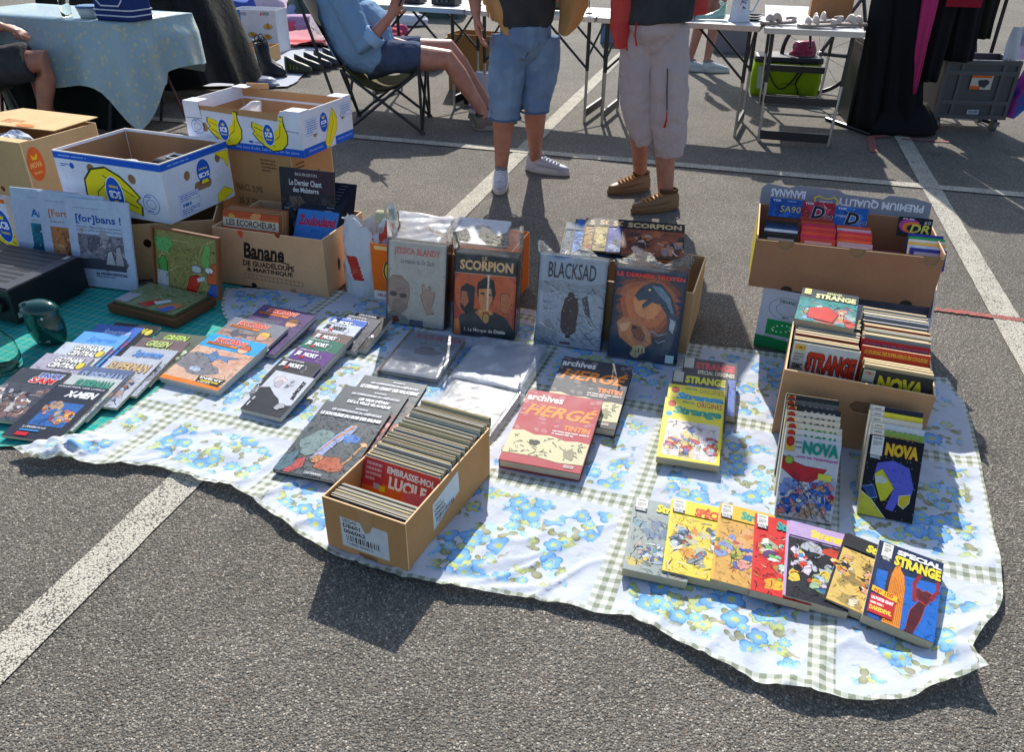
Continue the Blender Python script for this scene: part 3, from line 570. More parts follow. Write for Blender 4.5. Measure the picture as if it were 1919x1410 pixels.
# white carton under the flap box, at the picture's left edge
fl0 = Fr(fi.o, fi.X, fi.Y, Z, .55); fl0.o = G(36, 470); fl0.o.z = .004; fl0.o = fl0.o - fl0.X*.545
sc2, S = carton('fruit_carton', 'white fruit carton with a blue logo, lowest box at the left edge', fl0, .4, .245, wht)
P = Print(S['front']); scb_front(P, False, 1.5, .9, .55); P.r(0, .02, 1, .1, '#d9661c'); P.build(sc2, 'print_front', 'card')
fl1 = Fr(G(62, 375, .25), fi.X, fi.Y, Z, .55); fl1.o.z = .25; fl1.o = fl1.o - fl1.X*.53
flp, S = carton('flap_carton', 'tan carton with open flaps and an orange roundel, crumpled paper inside', fl1, .42, .25, '#b08f66', holes={'front': [circ(.36, .03, .016, 14, .014)]})
P = Print(S['right']); P.e(.12, .4, .1, .3, '#c85a22', None, 24).t('NOVA', .05, .36, .19, .46, '#e0a060', .03).t('fruits', .07, .52, .17, .57, '#e0a060', .02).poly([(.08, .22), (.12, .28), (.16, .22), (.15, .32), (.09, .32)], '#e3b01e'); P.build(flp, 'print_side', 'card')
mb = MB('#c6a578'); panel(Fr(fl1.p(-.02, .2, .252), fl1.X, (fl1.Y*.99+Z*.09).normalized(), None), [(0, 0), (.53, .02), (.57, .24), (.1, .24), (0, .1)], [], .004, '#c6a578', mb); mb.build('lid_flap', 'card', flp)
P = Print(Fr(fl1.p(-.02, .2, .2535), fl1.X, (fl1.Y*.99+Z*.09).normalized(), None, .55, .24)); P.e(.62, .86, .1, .08, '#c9763a', None, 20).lines(.3, .6, .52, .8, 3, '#c99a6a', 2).blob(.22, .75, .03, '#c9763a', 5); P.build(flp, 'print_flap', 'card')
mb = MB('#c0a074'); mb.box(Fr(fl1.p(0, -.0, .25), fl1.X, fl1.Y), .0, .0, 0, .55, .05, .004); mb.build('lid_flap', 'card', flp)
mb = MB('#ccd0d8'); rd = random.Random(3)
for i in range(9):
    c = fl1.p(.08+.09*(i % 5)+rd.uniform(-.02, .02), .09+.06*(i//5), .2+rd.uniform(0, .04)); r = rd.uniform(.04, .06); ring = []
    for j in range(5): ring.append([c+Vector((cos(k*pi/5)*r*sin(pi*(j+.5)/5)*rd.uniform(.7, 1.2), sin(k*pi/5)*r*sin(pi*(j+.5)/5)*rd.uniform(.7, 1.2), r*.6*cos(pi*(j+.5)/5)+rd.uniform(-.008, .008))) for k in range(10)])
    mb.loft(ring, rd.choice(['#d6dae2', '#c3c9d4', '#3c404a', '#b7bfd0']))
mb.build('crumpled_paper', 'paper', label='crumpled white and black printed paper filling the tan flap carton', cat='paper')
# tall kraft carton and white tray on top of it
ft = yaw_fr(-.98, 3.48, .004, -24); ft.w = .6; ft.o = ft.o - ft.X*.6; TH = .445
tal, S = carton('tall_carton', 'tall brown shipping carton with a slot handle, carrying the white fruit tray', ft, .3, TH, '#ac8256', holes={'right': [[(.12, .31), (.2, .31), (.2, .34), (.12, .34)]]})
P = Print(S['front']); P.t('NACL 0,9%', .45, .36, .70, .44, '#6a4c30', .02).t('30 X 500', .45, .5, .66, .58, '#6a4c30', .02).lines(.72, .06, .86, .2, 4, '#6a4c30', 4); P.build(tal, 'print_front', 'card')
P = Print(S['right']); P.lines(.1, .08, .3, .2, 3, '#6a4c30', 4); P.build(tal, 'print_side', 'card')

fs = yaw_fr(-.908, 3.445, .45, -20.8); fs.w = .61; fs.o = fs.o - fs.X*.61; SH = .19
def tray_top(H):
    def f(a, b_): L = b_-a; return [(a, .001), (b_, .001), (b_, H), (b_-L*.16, H), (b_-L*.18, H-.02), (b_-L*.19, H-.045), (a+L*.14, H-.03), (a+L*.13, H), (a, H)]
    return f
try_, S = carton('fruit_tray', 'white open fruit tray with blue stripe and two banana logos on a tall carton', fs, .41, SH, wht, '#a88058', holes={'front': [circ(.10, .085, .017, 16, .021), circ(.27, .085, .017, 16, .021), circ(.45, .085, .017, 16, .021)], 'right': [circ(.1, .09, .02, 16, .022), circ(.33, .12, .02, 16, .022)], 'back': [circ(.2, .11, .018), circ(.4, .11, .018)]}, tops={'front': tray_top(SH), 'back': tray_top(SH)})
for s_ in ('front', 'back', 'left', 'right'):
    f = S[s_]; a = .004; mb = MB(wht); mb.add([f.p(a, f.h-.06, -.007), f.p(f.w-a, f.h-.06, -.007), f.p(f.w-a, f.h-.002 if s_ in ('left', 'right') else f.h-.05, -.007), f.p(a, f.h-.002 if s_ in ('left', 'right') else f.h-.05, -.007)], [(3, 2, 1, 0)]); mb.build('turned_rim', 'card', try_)
    
    if s_ in ('front', 'back'):
        for x_ in (.001, f.w-.081): mb = MB(wht); mb.box(Fr(f.p(x_, f.h+.0035, 0), f.X, -f.N), 0, .001, -.003, .08, .07, 0); mb.build('corner_flap', 'card', try_)
P = Print(S['front']); P.r(0, .82, 1, 1, '#1c54b8').t("We love fruits. Les fruits, on les aime", .42, .87, .96, .945, '#a8c0ea', .0, .2); scb_front(P, False, .78, .33, .56); scb_front(P, False, .78, .72, .56); stamp(P, .1, .55, .055); P.e(.56, .76, .02, .03, '#1c54b8').lines(.59, .74, .68, .79, 2, '#4a70b8', 3)
P.ln([(.145, 0), (.15, .22), (.15, .36), (0, .36)], .004, '#3a3c44').ln([(.82, .2), (.86, .24), (.87, .42), (.98, .44)], .004, '#3a3c44')
P.build(try_, 'print_front', 'card')
P = Print(S['right']); P.poly([(0, .8), (.42, .8), (.44, 1), (0, 1)], '#1c54b8').r(.62, .8, 1, 1, '#1c54b8').t('We love fruits', .1, .86, .36, .92, '#a8c0ea', 0, .2).t('Les fruits, on les aime', .66, .86, .97, .92, '#a8c0ea', 0, .2); P.poly([(.58, .12), (.63, .2), (.68, .4), (.66, .65), (.5, .98), (.44, .95), (.42, .85), (.5, .5), (.57, .25)], '#e3cf1e', '#4a4a1a', .006).ln([(.6, .2), (.6, .5), (.48, .9)], .006, '#6a6a1a'); P.e(.42, .38, .075, .22, '#1c54b8', None, 24).t('SCB', .37, .34, .47, .42, '#f0f0f0', .04).t('Premium', .38, .45, .46, .48, '#e3cf1e', .02).poly([(.39, .22), (.42, .27), (.45, .22), (.44, .3), (.4, .3)], '#e3cf1e')
P.r(.08, .2, .3, .56, '#7f9bd0').r(.085, .21, .295, .55, wht).lines(.1, .23, .28, .52, 6, '#5f80c0', 3); P.r(.76, .12, .97, .42, '#7f9bd0').r(.765, .13, .965, .41, wht).lines(.78, .15, .95, .38, 5, '#5f80c0', 4); P.build(try_, 'print_side', 'card')
mb = MB('#d2d6d8')
rg = []
for j in range(6):
    rr = .1*(1-j/6.5); rg.append([fs.p(.14+.02*j, .2+.0*j, .06+.022*j) + fs.X*(cos(k*pi/8)*rr*(1+.15*sin(k*3+j))) + fs.Y*(sin(k*pi/8)*rr*.8) for k in range(16)])
mb.loft(rg); mb.build('bubble_wrap', 'film_white', smooth=True, label='crumpled bubble wrap lying inside the white fruit tray', cat='bubble wrap')
mb = MB('#b48a5e'); mb.box(Fr(fs.p(.05, .39, SH-.01), (fs.X*.97+fs.Y*.2).normalized(), (fs.Y*.97-fs.X*.2).normalized()), 0, 0, 0, .11, .006, .025); mb.build('cardboard_scrap', 'card', label='small torn cardboard strip on the rear rim of the white fruit tray', cat='cardboard')
# things in the inverted carton
mb = MB('#121316'); c = fi.p(.42, .25, .1); mb.box(Fr(c, fi.X, fi.Y), -.09, -.07, 0, .1, .08, .1); rt = empty('camera_bag', c, 'black bag with a pale buckle lying inside the upside down carton', 'bag'); mb.build('bag_body', 'leather', rt, bevel=.02)
mb = MB('#c8c8c8'); f = Fr(c+Vector((0, 0, .1)), fi.X, fi.Y); mb.tube([f.p(-.03, -.03, .004), f.p(.03, -.03, .004), f.p(.03, .02, .004), f.p(-.03, .02, .004), f.p(-.03, -.03, .004)], .004, 6); mb.build('buckle', 'metal', rt)
mb = MB('#dfe1e6'); c = fi.p(.22, .17, .1); mb.lathe(c, [(.04, 0), (.045, .01), (.045, .075), (.042, .08)], 20); rt = empty('cup', c, 'white enamel cup standing inside the upside down carton', 'cup'); mb.build('cup_body', 'ceramic', rt, smooth=True); mb = MB('#b03030'); mb.lathe(c, [(.0452, .05), (.0456, .055), (.0456, .062), (.0452, .066)], 20, cap=False); mb.build('red_band', 'ceramic', rt)
# ================================================================ books
def book(fr, t, draw, label, name='comic_book', cat='comic book', cover='#333', spine=None, pages='#cfc4a8', hard=False, group=None, gloss='print', parts=True):
    w, h = fr.w, fr.h; root = empty(name, fr.p(w/2, h/2, -t), label, cat, group); tc_ = .0022 if hard else .0006; ov = .003 if hard else 0
    mb = MB(cover); mb.box(fr, 0, 0, -tc_, w, h, 0); mb.box(fr, 0, 0, -t, w, h, -t+tc_); mb.box(fr, 0, 0.0004, -t+tc_, tc_, h-.0004, -tc_, spine or cover); mb.build('cover', gloss, root)
    mb = MB(pages); mb.box(fr, tc_, ov, -t+tc_+.0002, w-ov-.0002, h-ov-.0002, -tc_-.0002); mb.build('pages', 'paper', root)
    if draw:
        P = Print(fr); draw(P); P.build(root, 'cover_print', gloss)
    return root
def shifted(fr, TL):                                   # the same book lying further back in a cascade: only its visible top corner is known
    t0 = fr.p(0, fr.h); t1 = G(*TL, t0.z); return Fr(fr.o+(t1-t0), fr.X, fr.Y, fr.N, fr.w, fr.h)
CG = 'comics laid out in overlapping rows'
def slope_for(t, d): return math.degrees(math.atan(t/d))
# ---- left block, second column
f0 = plane_fr((2, 816), (105, 829), (122, 720), .024, 5); T = .0095
D = '#2b2f3d'
def d_xm(P): P.r(0, 0, 1, 1, D).t('COLLECTION 100% COMICS', .05, .025, .95, .055, '#c8ccd4', .02).t('X-MEN', .34, .11, .92, .23, '#e8e8ea', .05, .2); P.comic(.22, .34, .86, .77, '#3567a8', ['#c86a2c', '#e0b048', '#7aa8d8', '#224a80', '#b04828'], 5, 3, 7); P.t("2. L'ENVERS DU LUI", .2, .8, .62, .835, '#d8dce4', .02).r(.2, .86, .55, .885, '#3f8ac8').r(.2, .91, .42, .97, '#c0262e')
book(f0, T, d_xm, 'dark navy comic with a framed blue picture, front of the second column on turquoise', cover=D)
def simple(bgc, title, tc, out=None, sh=0., y0=.06, y1=.2, u0=.1, u1=.9, extra=None, pal=None, seed=1, body=None):
    def f(P):
        P.r(0, 0, 1, 1, bgc)
        if pal: P.comic(.0, y1+.02, 1, .98, body or bgc, pal, seed, 2, 8)
        if extra: extra(P)
        P.t(title, u0, y0, u1, y1, tc, .04, sh, out)
    return f
gr = ['#6a7a94', '#a8b4c4', '#3a4a66', '#c8ccd0', '#8a5a4a']
for TL, lab, dr, cv in [((137, 702), 'pale comic with green curved lettering, behind the framed navy comic', simple('#b4bcba', 'SUPERMAN', '#3f8a78', '#2c5c50', .0, .08, .28, .22, .9, pal=gr, seed=3), '#3a4048'),
    ((161, 686), 'slate blue comic with embossed arched lettering in the second column', simple('#5a6a88', 'SUPERMAN', '#8a9ab8', '#3a4868', .0, .1, .3, .08, .95, pal=gr, seed=4), '#2c3444'),
    ((212, 667), 'light grey comic with brown shadowed lettering in the second column', simple('#b2b8c2', 'SUPERMAN', '#c8ac80', '#5c4630', .1, .12, .3, .12, .92, pal=gr, seed=6), '#4a5058'),
    ((246, 649), 'grey comic with a blue brush initial in the second column', simple('#aab0bc', 'Superman', '#5a8ac8', None, .3, .06, .26, .2, .8, pal=['#30343c', '#8a94a8', '#c8ccd4', '#5a6478'], seed=8), '#2a2e36'),
    ((269, 632), 'brown comic with pale green slanted lettering, second from the top of its column', simple('#6e5c60', 'GREEN', '#b8c47a', '#3c4a2c', .3, .06, .2, .2, .7, extra=lambda P: P.t('ARROW', .28, .22, .8, .36, '#b8c47a', .04, .3, '#3c4a2c'), pal=['#5a4a4c', '#8a7468', '#c0a890'], seed=9), '#3c3438'),
    ((301, 622), 'olive comic with bright green slanted lettering, last in the second column', simple('#5e6658', 'GREEN', '#b9d36a', '#3c4a2c', .3, .06, .2, .2, .7, extra=lambda P: P.t('ARROW', .28, .22, .8, .36, '#b9d36a', .04, .3, '#3c4a2c'), pal=['#4a5248', '#7a8468', '#a8b890'], seed=10), '#34382f')]:
    book(shifted(f0, TL), T, dr, lab, cover=cv)
# ---- left block, first column
f1 = Fr(f0.o, f0.X, f0.Y, f0.N, f0.w, f0.h); f1 = shifted(f1, (42, 689))
def d_us(P): P.r(0, 0, 1, 1, '#3c404a').comic(0, .3, 1, 1, '#474b56', ['#b8bcc4', '#8a6a64', '#2a2c34', '#d8d4d0'], 12, 2, 8); P.t('UNCLE', .5, .07, .95, .17, '#3a5cae', .05, .1, '#d8d8dc').t('SAM', .42, .16, .9, .28, '#c83030', .05, .1, '#d8d8dc').r(0, .82, .4, 1, '#cfd3da')
book(f1, T, d_us, 'dark grey comic with red and blue lettering, front of the first column', cover='#2e323c')
yl = '#d8c84a'
def d_gc(a): return lambda P: P.comic(0, 0, 1, 1, a, ['#d0d4dc', '#8a8ca0', '#404458', '#e0ddd0', '#5a5070'], 14, 2, 7).t('GOTHAM', .3, .05, .86, .16, '#e6e6e0', .05, .1, '#26282c').t('CENTRAL', .28, .17, .84, .28, '#e6e6e0', .05, .1, '#26282c').e(.9, .2, .07, .07, yl, '#3a3420')
def d_sb(a, b_): return lambda P: P.r(0, 0, 1, 1, a).t('Superman', .25, .1, .85, .26, b_, .03, .35).comic(.0, .35, 1, 1, a, [b_, '#c04038', '#e0e4ec', '#283c80'], 15, 2, 6)
for TL, lab, dr, cv in [((88, 662), 'pale comic with white and yellow block lettering, nearer of the two alike', d_gc('#a8a4b4'), '#50545e'),
    ((125, 641), 'pale blue comic with white and yellow block lettering, further of the two alike', d_gc('#c0c8d4'), '#50545e'),
    ((159, 621), 'sky blue comic with a red corner in the first column', d_sb('#5f9fdc', '#3a78c4'), '#2c5a94'),
    ((186, 607), 'royal blue comic with white script lettering in the first column', d_sb('#3f68b8', '#b8c8ec'), '#24407c'),
    ((217, 604), 'black comic with yellow lettering at the far end of the first column', simple('#23262a', 'GOTHAM', '#d8c84a', None, .1, .08, .22, .2, .8, extra=lambda P: P.e(.88, .17, .07, .07, yl)), '#1c1e22')]:
    book(shifted(f0, TL), T, dr, lab, cover=cv)
# ---- aviation albums
f2 = plane_fr((298.6, 707), (408, 733), (396, 624), .034, 6.5); T2 = .022
def jet(P, u, v, s, c): P.poly([(u-.33*s, v+.02*s), (u-.1*s, v-.02*s), (u+.1*s, v-.035*s), (u+.34*s, v-.05*s), (u+.16*s, v+.01*s), (u+.2*s, v+.07*s), (u+.04*s, v+.025*s), (u-.04*s, v+.09*s), (u-.14*s, v+.03*s)], c, '#2c3850', .008).poly([(u-.16*s, v-.02*s), (u-.12*s, v-.1*s), (u-.02*s, v-.03*s)], c, '#2c3850', .008)
def d_bd(bgc, low, sub, front):
    def f(P):
        P.r(0, 0, 1, 1, low).r(0, 0, 1, .28, bgc)
        if front:
            P.blob(.3, .62, .3, '#7e7c80', 2, None, 16, .4, 1.3).blob(.7, .45, .25, '#cfa088', 3, None, 14, .4); jet(P, .5, .43, 1.1, '#5f7fa6')
            P.poly([(.25, .7), (.33, .66), (.42, .68), (.46, .73), (.4, .77), (.27, .75)], '#aebccc', '#3a4656', .008).ln([(.2, .66), (.5, .7)], .01, '#3a4656')
            P.r(0, .93, 1, 1, '#e07a26').poly([(.52, .82), (.97, .8), (.95, .95), (.55, .93)], '#2b2622').t('INÉDIT', .56, .815, .93, .86, '#f0f0ea', .05, .0).r(.6, .875, .9, .9, '#d8c22a').lines(.58, .905, .92, .93, 1, '#ddd', 3)
            P.e(.74, .2, .09, .075, '#e0b090', '#3a2820').poly([(.65, .19), (.68, .12), (.78, .11), (.84, .17), (.82, .2)], '#c8603c', '#3a2820')
        else:
            jet(P, .36, .34, .9, '#5c5a66'); P.e(.76, .3, .1, .09, '#d8a07c', '#3a2820').poly([(.66, .28), (.7, .2), (.82, .2), (.86, .29)], '#7a5230' if sub else '#d8b050', '#3a2820')
        P.tex(0, .25, 1, .93, 260, .035, 2, .2)
        P.t('TOUT', .36, .025, .56, .065, '#e0582c', .03).t('BUCK DANNY', .18, .06, .72, .15, '#d8382c', .05, .1, '#f0c8b0').r(.08, .17, .62, .215, '#e07a26').t('MISSIONS', .1, .175, .5, .21, '#5a2a10', .02)
    return f
book(f2, T2, d_bd('#2f9ed2', '#d3ae94', 0, True), 'album with a fighter jet over sand and an orange band, front of three', 'album', 'book', '#d8d8d4', '#d0d4d8', '#c9c4b6', True)
book(shifted(f2, (441, 594)), T2, d_bd('#7a7e88', '#a8887c', 0, False), 'grey album with orange strip and a blond pilot, middle of three', 'album', 'book', '#c8ccd0', '#d0d4d8', '#c9c4b6', True)
book(shifted(f2, (495, 571)), T2, d_bd('#4c3468', '#54406e', 1, False), 'purple album with orange strip and a capped pilot, furthest of three', 'album', 'book', '#5a4478', '#5a4478', '#c9c4b6', True)
# ---- small manga in a tight cascade
f3 = plane_fr((450, 766), (525, 784), (512, 693), .034, 9); T3 = .019
def d_mg(bgc, fg='#e8e8ea', acc='#c83030', seed=1, art=True):
    def f(P):
        P.r(0, 0, 1, 1, bgc)
        if art: P.comic(.0, .34, 1, 1, bgc, ['#d8d8dc', '#8a8a92', '#3a3a42', '#b8b0b8'], seed, 2, 6)
        P.t('JE', .08, .1, .22, .24, fg, .06).t('MORT', .3, .11, .66, .22, fg, .06).ln([(.24, .2), (.36, .27)], .03, acc).ln([(.35, .19), (.25, .28)], .03, acc).t('JUSQU A CE QUE', .1, .03, .6, .07, fg, .03).ln([(.72, .12), (.78, .2), (.7, .28), (.8, .3)], .02, '#9a9aa6')
    return f
def d_mg0(P): P.r(0, 0, 1, 1, '#c6cad2').poly([(0, .45), (.2, .4), (.45, .55), (.62, .62), (.75, .75), (1, .7), (1, 1), (0, 1)], '#33353c').blob(.3, .2, .13, '#d2c4c4', 4, '#55555e').blob(.33, .3, .1, '#b8b0b8', 6, '#55555e').comic(.45, .12, .75, .42, '#c6cad2', ['#55565e', '#8a8a92', '#d0d0d4'], 8, 1, 4).t('MORT', .82, .12, .92, .45, '#1f2024', .05, vert=True).t('JE', .86, .46, .95, .58, '#1f2024', .05, vert=True).blob(.78, .78, .1, '#a8a8ae', 9, '#222').t('II', .06, .68, .1, .76, '#dcdce0', .03).r(.06, .8, .09, .9, '#dcdce0')
book(f3, T3, d_mg0, 'black and white manga with sideways lettering, front of the manga cascade', 'manga', 'book', '#4a4b52', '#3a3a40', '#bdb8ae')
lab = [((531, 669), '#38393f', 'charcoal manga with white lettering, second in the manga cascade', 11), ((559, 650), '#5a2f7c', 'purple manga with white lettering in the manga cascade', 12), ((579, 631), '#1d6a55', 'green manga with white lettering in the manga cascade', 13), ((595, 618), '#6b5650', 'brown grey manga behind the green one', 14), ((613, 601), '#c4ccd8', 'white manga with black lettering in the manga cascade', 15), ((625, 592), '#2f62b8', 'blue manga behind the white one', 16), ((650, 589), '#54555c', 'grey manga near the far end of the manga cascade', 17), ((668, 586.5), '#1f2024', 'black manga with a yellow corner at the far end of the cascade', 18)]
for TL, c, l, sd_ in lab: book(shifted(f3, TL), T3, d_mg(c, '#222' if c == '#c4ccd8' else '#e8e8ea', seed=sd_), l, 'manga', 'book', c, mixc(c, '#101014', .5), '#bdb8ae')
# ---- three large dark albums
f4 = plane_fr((511, 880), (645, 907), (617, 752), .034, 5.5); T4 = .013
def d_cc(title, low, seed, front=False):
    def f(P):
        P.r(0, 0, 1, 1, '#4a5258'); rd = random.Random(seed)
        for i in range(60): P.blob(rd.random(), rd.uniform(.2, 1), rd.uniform(.02, .06), rd.choice(['#3f4a52', '#556068', '#4c5a60', '#3a464e']), rd.random(), None, 8)
        if front:
            P.blob(.28, .58, .22, '#6d8484', 5, '#2c3a40', 16, .3, .9).poly([(.6, .28), (.7, .3), (.66, .45), (.56, .56), (.48, .75), (.36, .8), (.4, .62), (.48, .45)], '#8f9fc4', '#2c3448').ln([(.66, .27), (.5, .5), (.38, .75)], .05, '#c07848', True).blob(.72, .46, .1, '#3f72b8', 7).ln([(.92, .52), (.86, .72), (.78, .86)], .03, '#c08a50').e(.93, .51, .04, .03, '#e8b080')
            P.blob(.66, .82, .16, '#a8583c', 8, '#3a2018').poly([(.16, .86), (.3, .78), (.34, .9), (.22, 1), (.14, 1)], '#b04a48', '#2a1418').poly([(0, .8), (.16, .72), (.2, .9), (.1, 1), (0, 1)], '#4a6a78', '#20303a').blob(.45, .78, .07, '#c08a5c', 10, '#3a2820'); P.tex(0, .22, 1, 1, 620, .03, 3, .5); P.t('CASTERMAN', .42, .955, .66, .985, '#cfd3d8', .02)
        else: P.comic(0, .32, 1, 1, low, ['#a85a50', '#b8786a', '#5a4a50', '#4a6a70'], seed, 2, 8, '#2a2228')
        P.t('BOURGEON', .5, .045, .68, .065, '#dfe2e6', .03).t('LES COMPAGNONS DU CRÉPUSCULE', .18, .085, .92, .125, '#dfe2e6', .03)
        if isinstance(title, tuple): P.t(title[0], .34, .15, .8, .2, '#f0f0f0', .05, .1).t(title[1], .2, .215, .86, .265, '#f0f0f0', .05, .1)
        else: P.t(title, .06, .15, .96, .205, '#f0f0f0', .05, .1)
    return f
book(f4, T4, d_cc('LE SORTILÈGE DU BOIS DES BRUMES', '#5a4a4c', 2, True), 'large dark album with a torch lit figure, front of three beside the book carton', 'album', 'book', '#20282c', pages='#b8b4a8', hard=True)
book(shifted(f4, (648, 722)), T4, d_cc(("LES YEUX D'ÉTAIN", 'DE LA VILLE GLAUQUE'), '#6a4448', 3), 'large dark red album with white lettering on two lines, middle of three', 'album', 'book', '#3a2426', pages='#b8b4a8', hard=True)
book(shifted(f4, (684, 703)), T4, d_cc('LE DERNIER CHANT DES MALATERRE', '#5c5658', 4), 'large grey album with white lettering on one line, furthest of three', 'album', 'book', '#2c2c30', pages='#b8b4a8', hard=True)
# ---- two archive volumes
f5 = plane_fr((934, 861), (1087, 889), (1000, 731), .045, 6); T5 = .03
def d_ar(a, b_):
    def f(P):
        rd = random.Random(4); P.r(0, 0, 1, 1, a)
        for i in range(40): P.blob(rd.random(), rd.uniform(0, .6), rd.uniform(.02, .05), mixc(a, '#d8c0c0', rd.uniform(.05, .25)), rd.random(), None, 7)
        P.t('archives', .02, .05, .5, .15, '#e6ddd4', .03).t('HERGÉ', .06, .16, .98, .36, '#e88a3a', .03, .35, None).ln([(.1, .2), (.5, .3), (.95, .26)], .015, '#e88a3a', True).t('TINTIN', .62, .43, .96, .5, '#e8823a', .05).lines(.5, .51, .96, .58, 2, '#cfc4bc', 3)
        P.poly([(0, .6), (.15, .58), (.3, .62), (.5, .6), (.7, .64), (.85, .62), (1, .63), (1, .9), (.7, .92), (.4, .89), (0, .9)], '#c9c39c')
        for i in range(46): x, y = rd.uniform(.04, .96), rd.uniform(.65, .87); P.ln([(x, y), (x+rd.uniform(-.06, .06), y+rd.uniform(-.03, .03)), (x+rd.uniform(-.06, .06), y+rd.uniform(-.03, .03))], rd.uniform(.004, .014), '#4a4636')
        P.blob(.34, .72, .06, '#3f3c34', 3).blob(.8, .8, .08, '#8a866a', 6); P.r(.78, .93, .9, .965, '#c8b8b0').t('CASTERMAN', .79, .937, .89, .957, '#5a2a2c', .02)
    return f
book(f5, T5, d_ar('#a83c48', 0), 'thick red archive volume with orange brush lettering and a drawing strip', 'archive_book', 'book', '#9a3038', '#9a3038', '#c9b8a0', True, gloss='satin')
book(shifted(f5, (1057, 668)), T5, d_ar('#45464c', 0), 'thick black archive volume with orange brush lettering, behind the red one', 'archive_book', 'book', '#2a2a2e', '#2a2a2e', '#c9b8a0', True, gloss='satin')
# ---- yellow and dark comics in the middle of the cloth
f6 = plane_fr((1230, 856), (1348, 874), (1248, 744), .045, 8); T6 = .024
HP = ['#c8382c', '#3a78c0', '#8a62a8', '#d8b840', '#c8ccd0', '#b070a0']
def d_ys(two):
    def f(P):
        P.r(0, 0, 1, 1, '#e8d83c').t('SPECIAL', .3, .03, .52, .07, '#1c6a5c', .03).t('ORIGINES', .55, .02, .98, .11, '#b83a5c' if two else '#b09848', .02).t('Strange', .16, .13, .98, .3, '#2a9a86' if two else '#35a0c8', .07, .1).e(.13, .1, .06, .05, '#c8382c', '#5a1a18')
        if two: P.e(.1, .28, .06, .04, '#2a9ad0').poly([(.1, .36), (.97, .4), (.93, .97), (.06, .94)], '#d8cfc8').comic(.1, .38, .93, .95, '#d6cdc6', HP, 21, 3, 10).t('ALBUM N° 53', .34, .87, .5, .92, '#222', .02)
    return f
book(f6, T6, d_ys(True), 'yellow comic with a green title and crowded figures, front of its pile', cover='#e0cf38', spine='#d8c838', pages='#b8a98c')
book(shifted(f6, (1254, 719)), T6, d_ys(False), 'yellow comic with a blue title, under the front yellow one', cover='#e0cf38', spine='#d8c838', pages='#b8a98c')
def d_ds(c, s2, low): return lambda P: P.r(0, 0, 1, 1, '#35383e').r(.02, 0, .2, .2, '#b8b4a4').t('STRANGE', .24, .06, .96, .2, c, .06).t('SPECIAL ORIGINES', .28, .22, .96, .3, s2, .03).comic(.05, .34, .98, 1, low, ['#3f62c0', '#c8a868', '#a8583c', '#c890a0'], 5, 1, 5)
book(shifted(f6, (1262, 695)), T6, d_ds('#d8d43c', '#3a72c0', '#3c4650'), 'dark comic with a yellow title, under the yellow comics', cover='#2c2e34', pages='#b8a98c')
book(shifted(f6, (1282, 670)), T6, d_ds('#c83a48', '#d8d0b0', '#5a74b8'), 'dark comic with a red title at the back of the yellow pile', cover='#2c2e34', pages='#b8a98c')
# ---- row of seven along the front
def roll_fr(BL, BR, TL, zl, zr, slope=1.5):
    a, b_ = G(*BL, zl), G(*BR, zr); X = b_-a; w_ = X.length; X.normalize(); hor = Z.cross(X).normalized(); N = X.cross(hor); s = radians(slope); Y = hor*cos(s)+N*sin(s); N = X.cross(Y); t = onp(*TL, a, N); return Fr(a, X, Y, N, w_, (t-a).dot(Y))
def semic(P, u=.04, w_=.2, h_=.2, c='#d8d6cc'): P.r(u, .01, u+w_, h_, c).t('semic', u+.03, .02, u+w_-.03, .05, '#444', .02).lines(u+.03, .07, u+w_-.03, .13, 3, '#666', 2).r(u, h_-.05, u+w_, h_, '#333').t('MARVEL', u+.02, h_-.045, u+w_-.02, h_-.01, '#ddd', .03)
def d_row(bgc, title, tc, low, pal, seed, out=None, u0=.4, u1=1.25, box=True, top=None):
    def f(P):
        P.r(0, 0, 1, 1, bgc); P.comic(.04, .22, 1, 1, low, pal, seed, 3, 12)
        if top: P.r(.04, .0, 1, .2, top)
        if box: semic(P)
        P.t(title, u0, .05, min(u1, .99), .2, tc, .06, .1, out)
    return f
R7 = [((1167, 1066), (1288, 1093), (1201, 934), d_row('#8f9a98', 'Strange', '#d8cc3c', '#8a9490', ['#4a8a88', '#c8b040', '#8a6a58', '#3a5a8a', '#b8bcbc', '#6a8a9a'], 31), '#7a8484', 'first comic of the front row, grey cover with a yellow title'),
      ((1241, 1069), (1366, 1098), (1265, 936), d_row('#e0c83c', 'SPÉCIAL', '#c8442a', '#d8c048', ['#b83a2c', '#9aa4b0', '#2c3a48', '#d8d4c0', '#5a7a9a'], 32, top='#e0c83c'), '#d0b838', 'second comic of the front row, yellow with a red title'),
      ((1331, 1085), (1446, 1116), (1353, 944), d_row('#d8a844', 'Strange', '#2f9a82', '#c89a50', ['#b8503c', '#3c5aa0', '#a8b04c', '#d0a080', '#6a7a3c'], 33, top='#d8b03c'), '#c8a048', 'third comic of the front row, ochre with a green title'),
      ((1407, 1106), (1520, 1136), (1418, 963), d_row('#cc2f2a', 'Strange', '#2f9a92', '#c8302a', ['#6ab04c', '#5a3a6a', '#d8d0c0', '#e0c83c', '#8ac0a0'], 34), '#c02c28', 'fourth comic of the front row, red cover with green swirls'),
      ((1467, 1115), (1590, 1150), (1470, 974), d_row('#b49ac0', 'Strange', '#e0c83c', '#22242a', ['#c8442a', '#6a9a5c', '#3a8ac0', '#c8b4c8', '#e0c048', '#b8bcc4'], 35, box=False, top='#b49ac0'), '#c8c0c0', 'fifth comic of the front row, lilac top and black picture'),
      ((1543, 1120), (1664, 1172), (1551, 986), d_row('#2a2a2e', 'Strange', '#d8cc3c', '#d0b060', ['#c8742c', '#e0dccc', '#2a2c32', '#b8bcc0', '#d8a840'], 36, box=False, top='#2a2a2e'), '#c03a30', 'sixth comic of the front row, black top over sandy picture')]
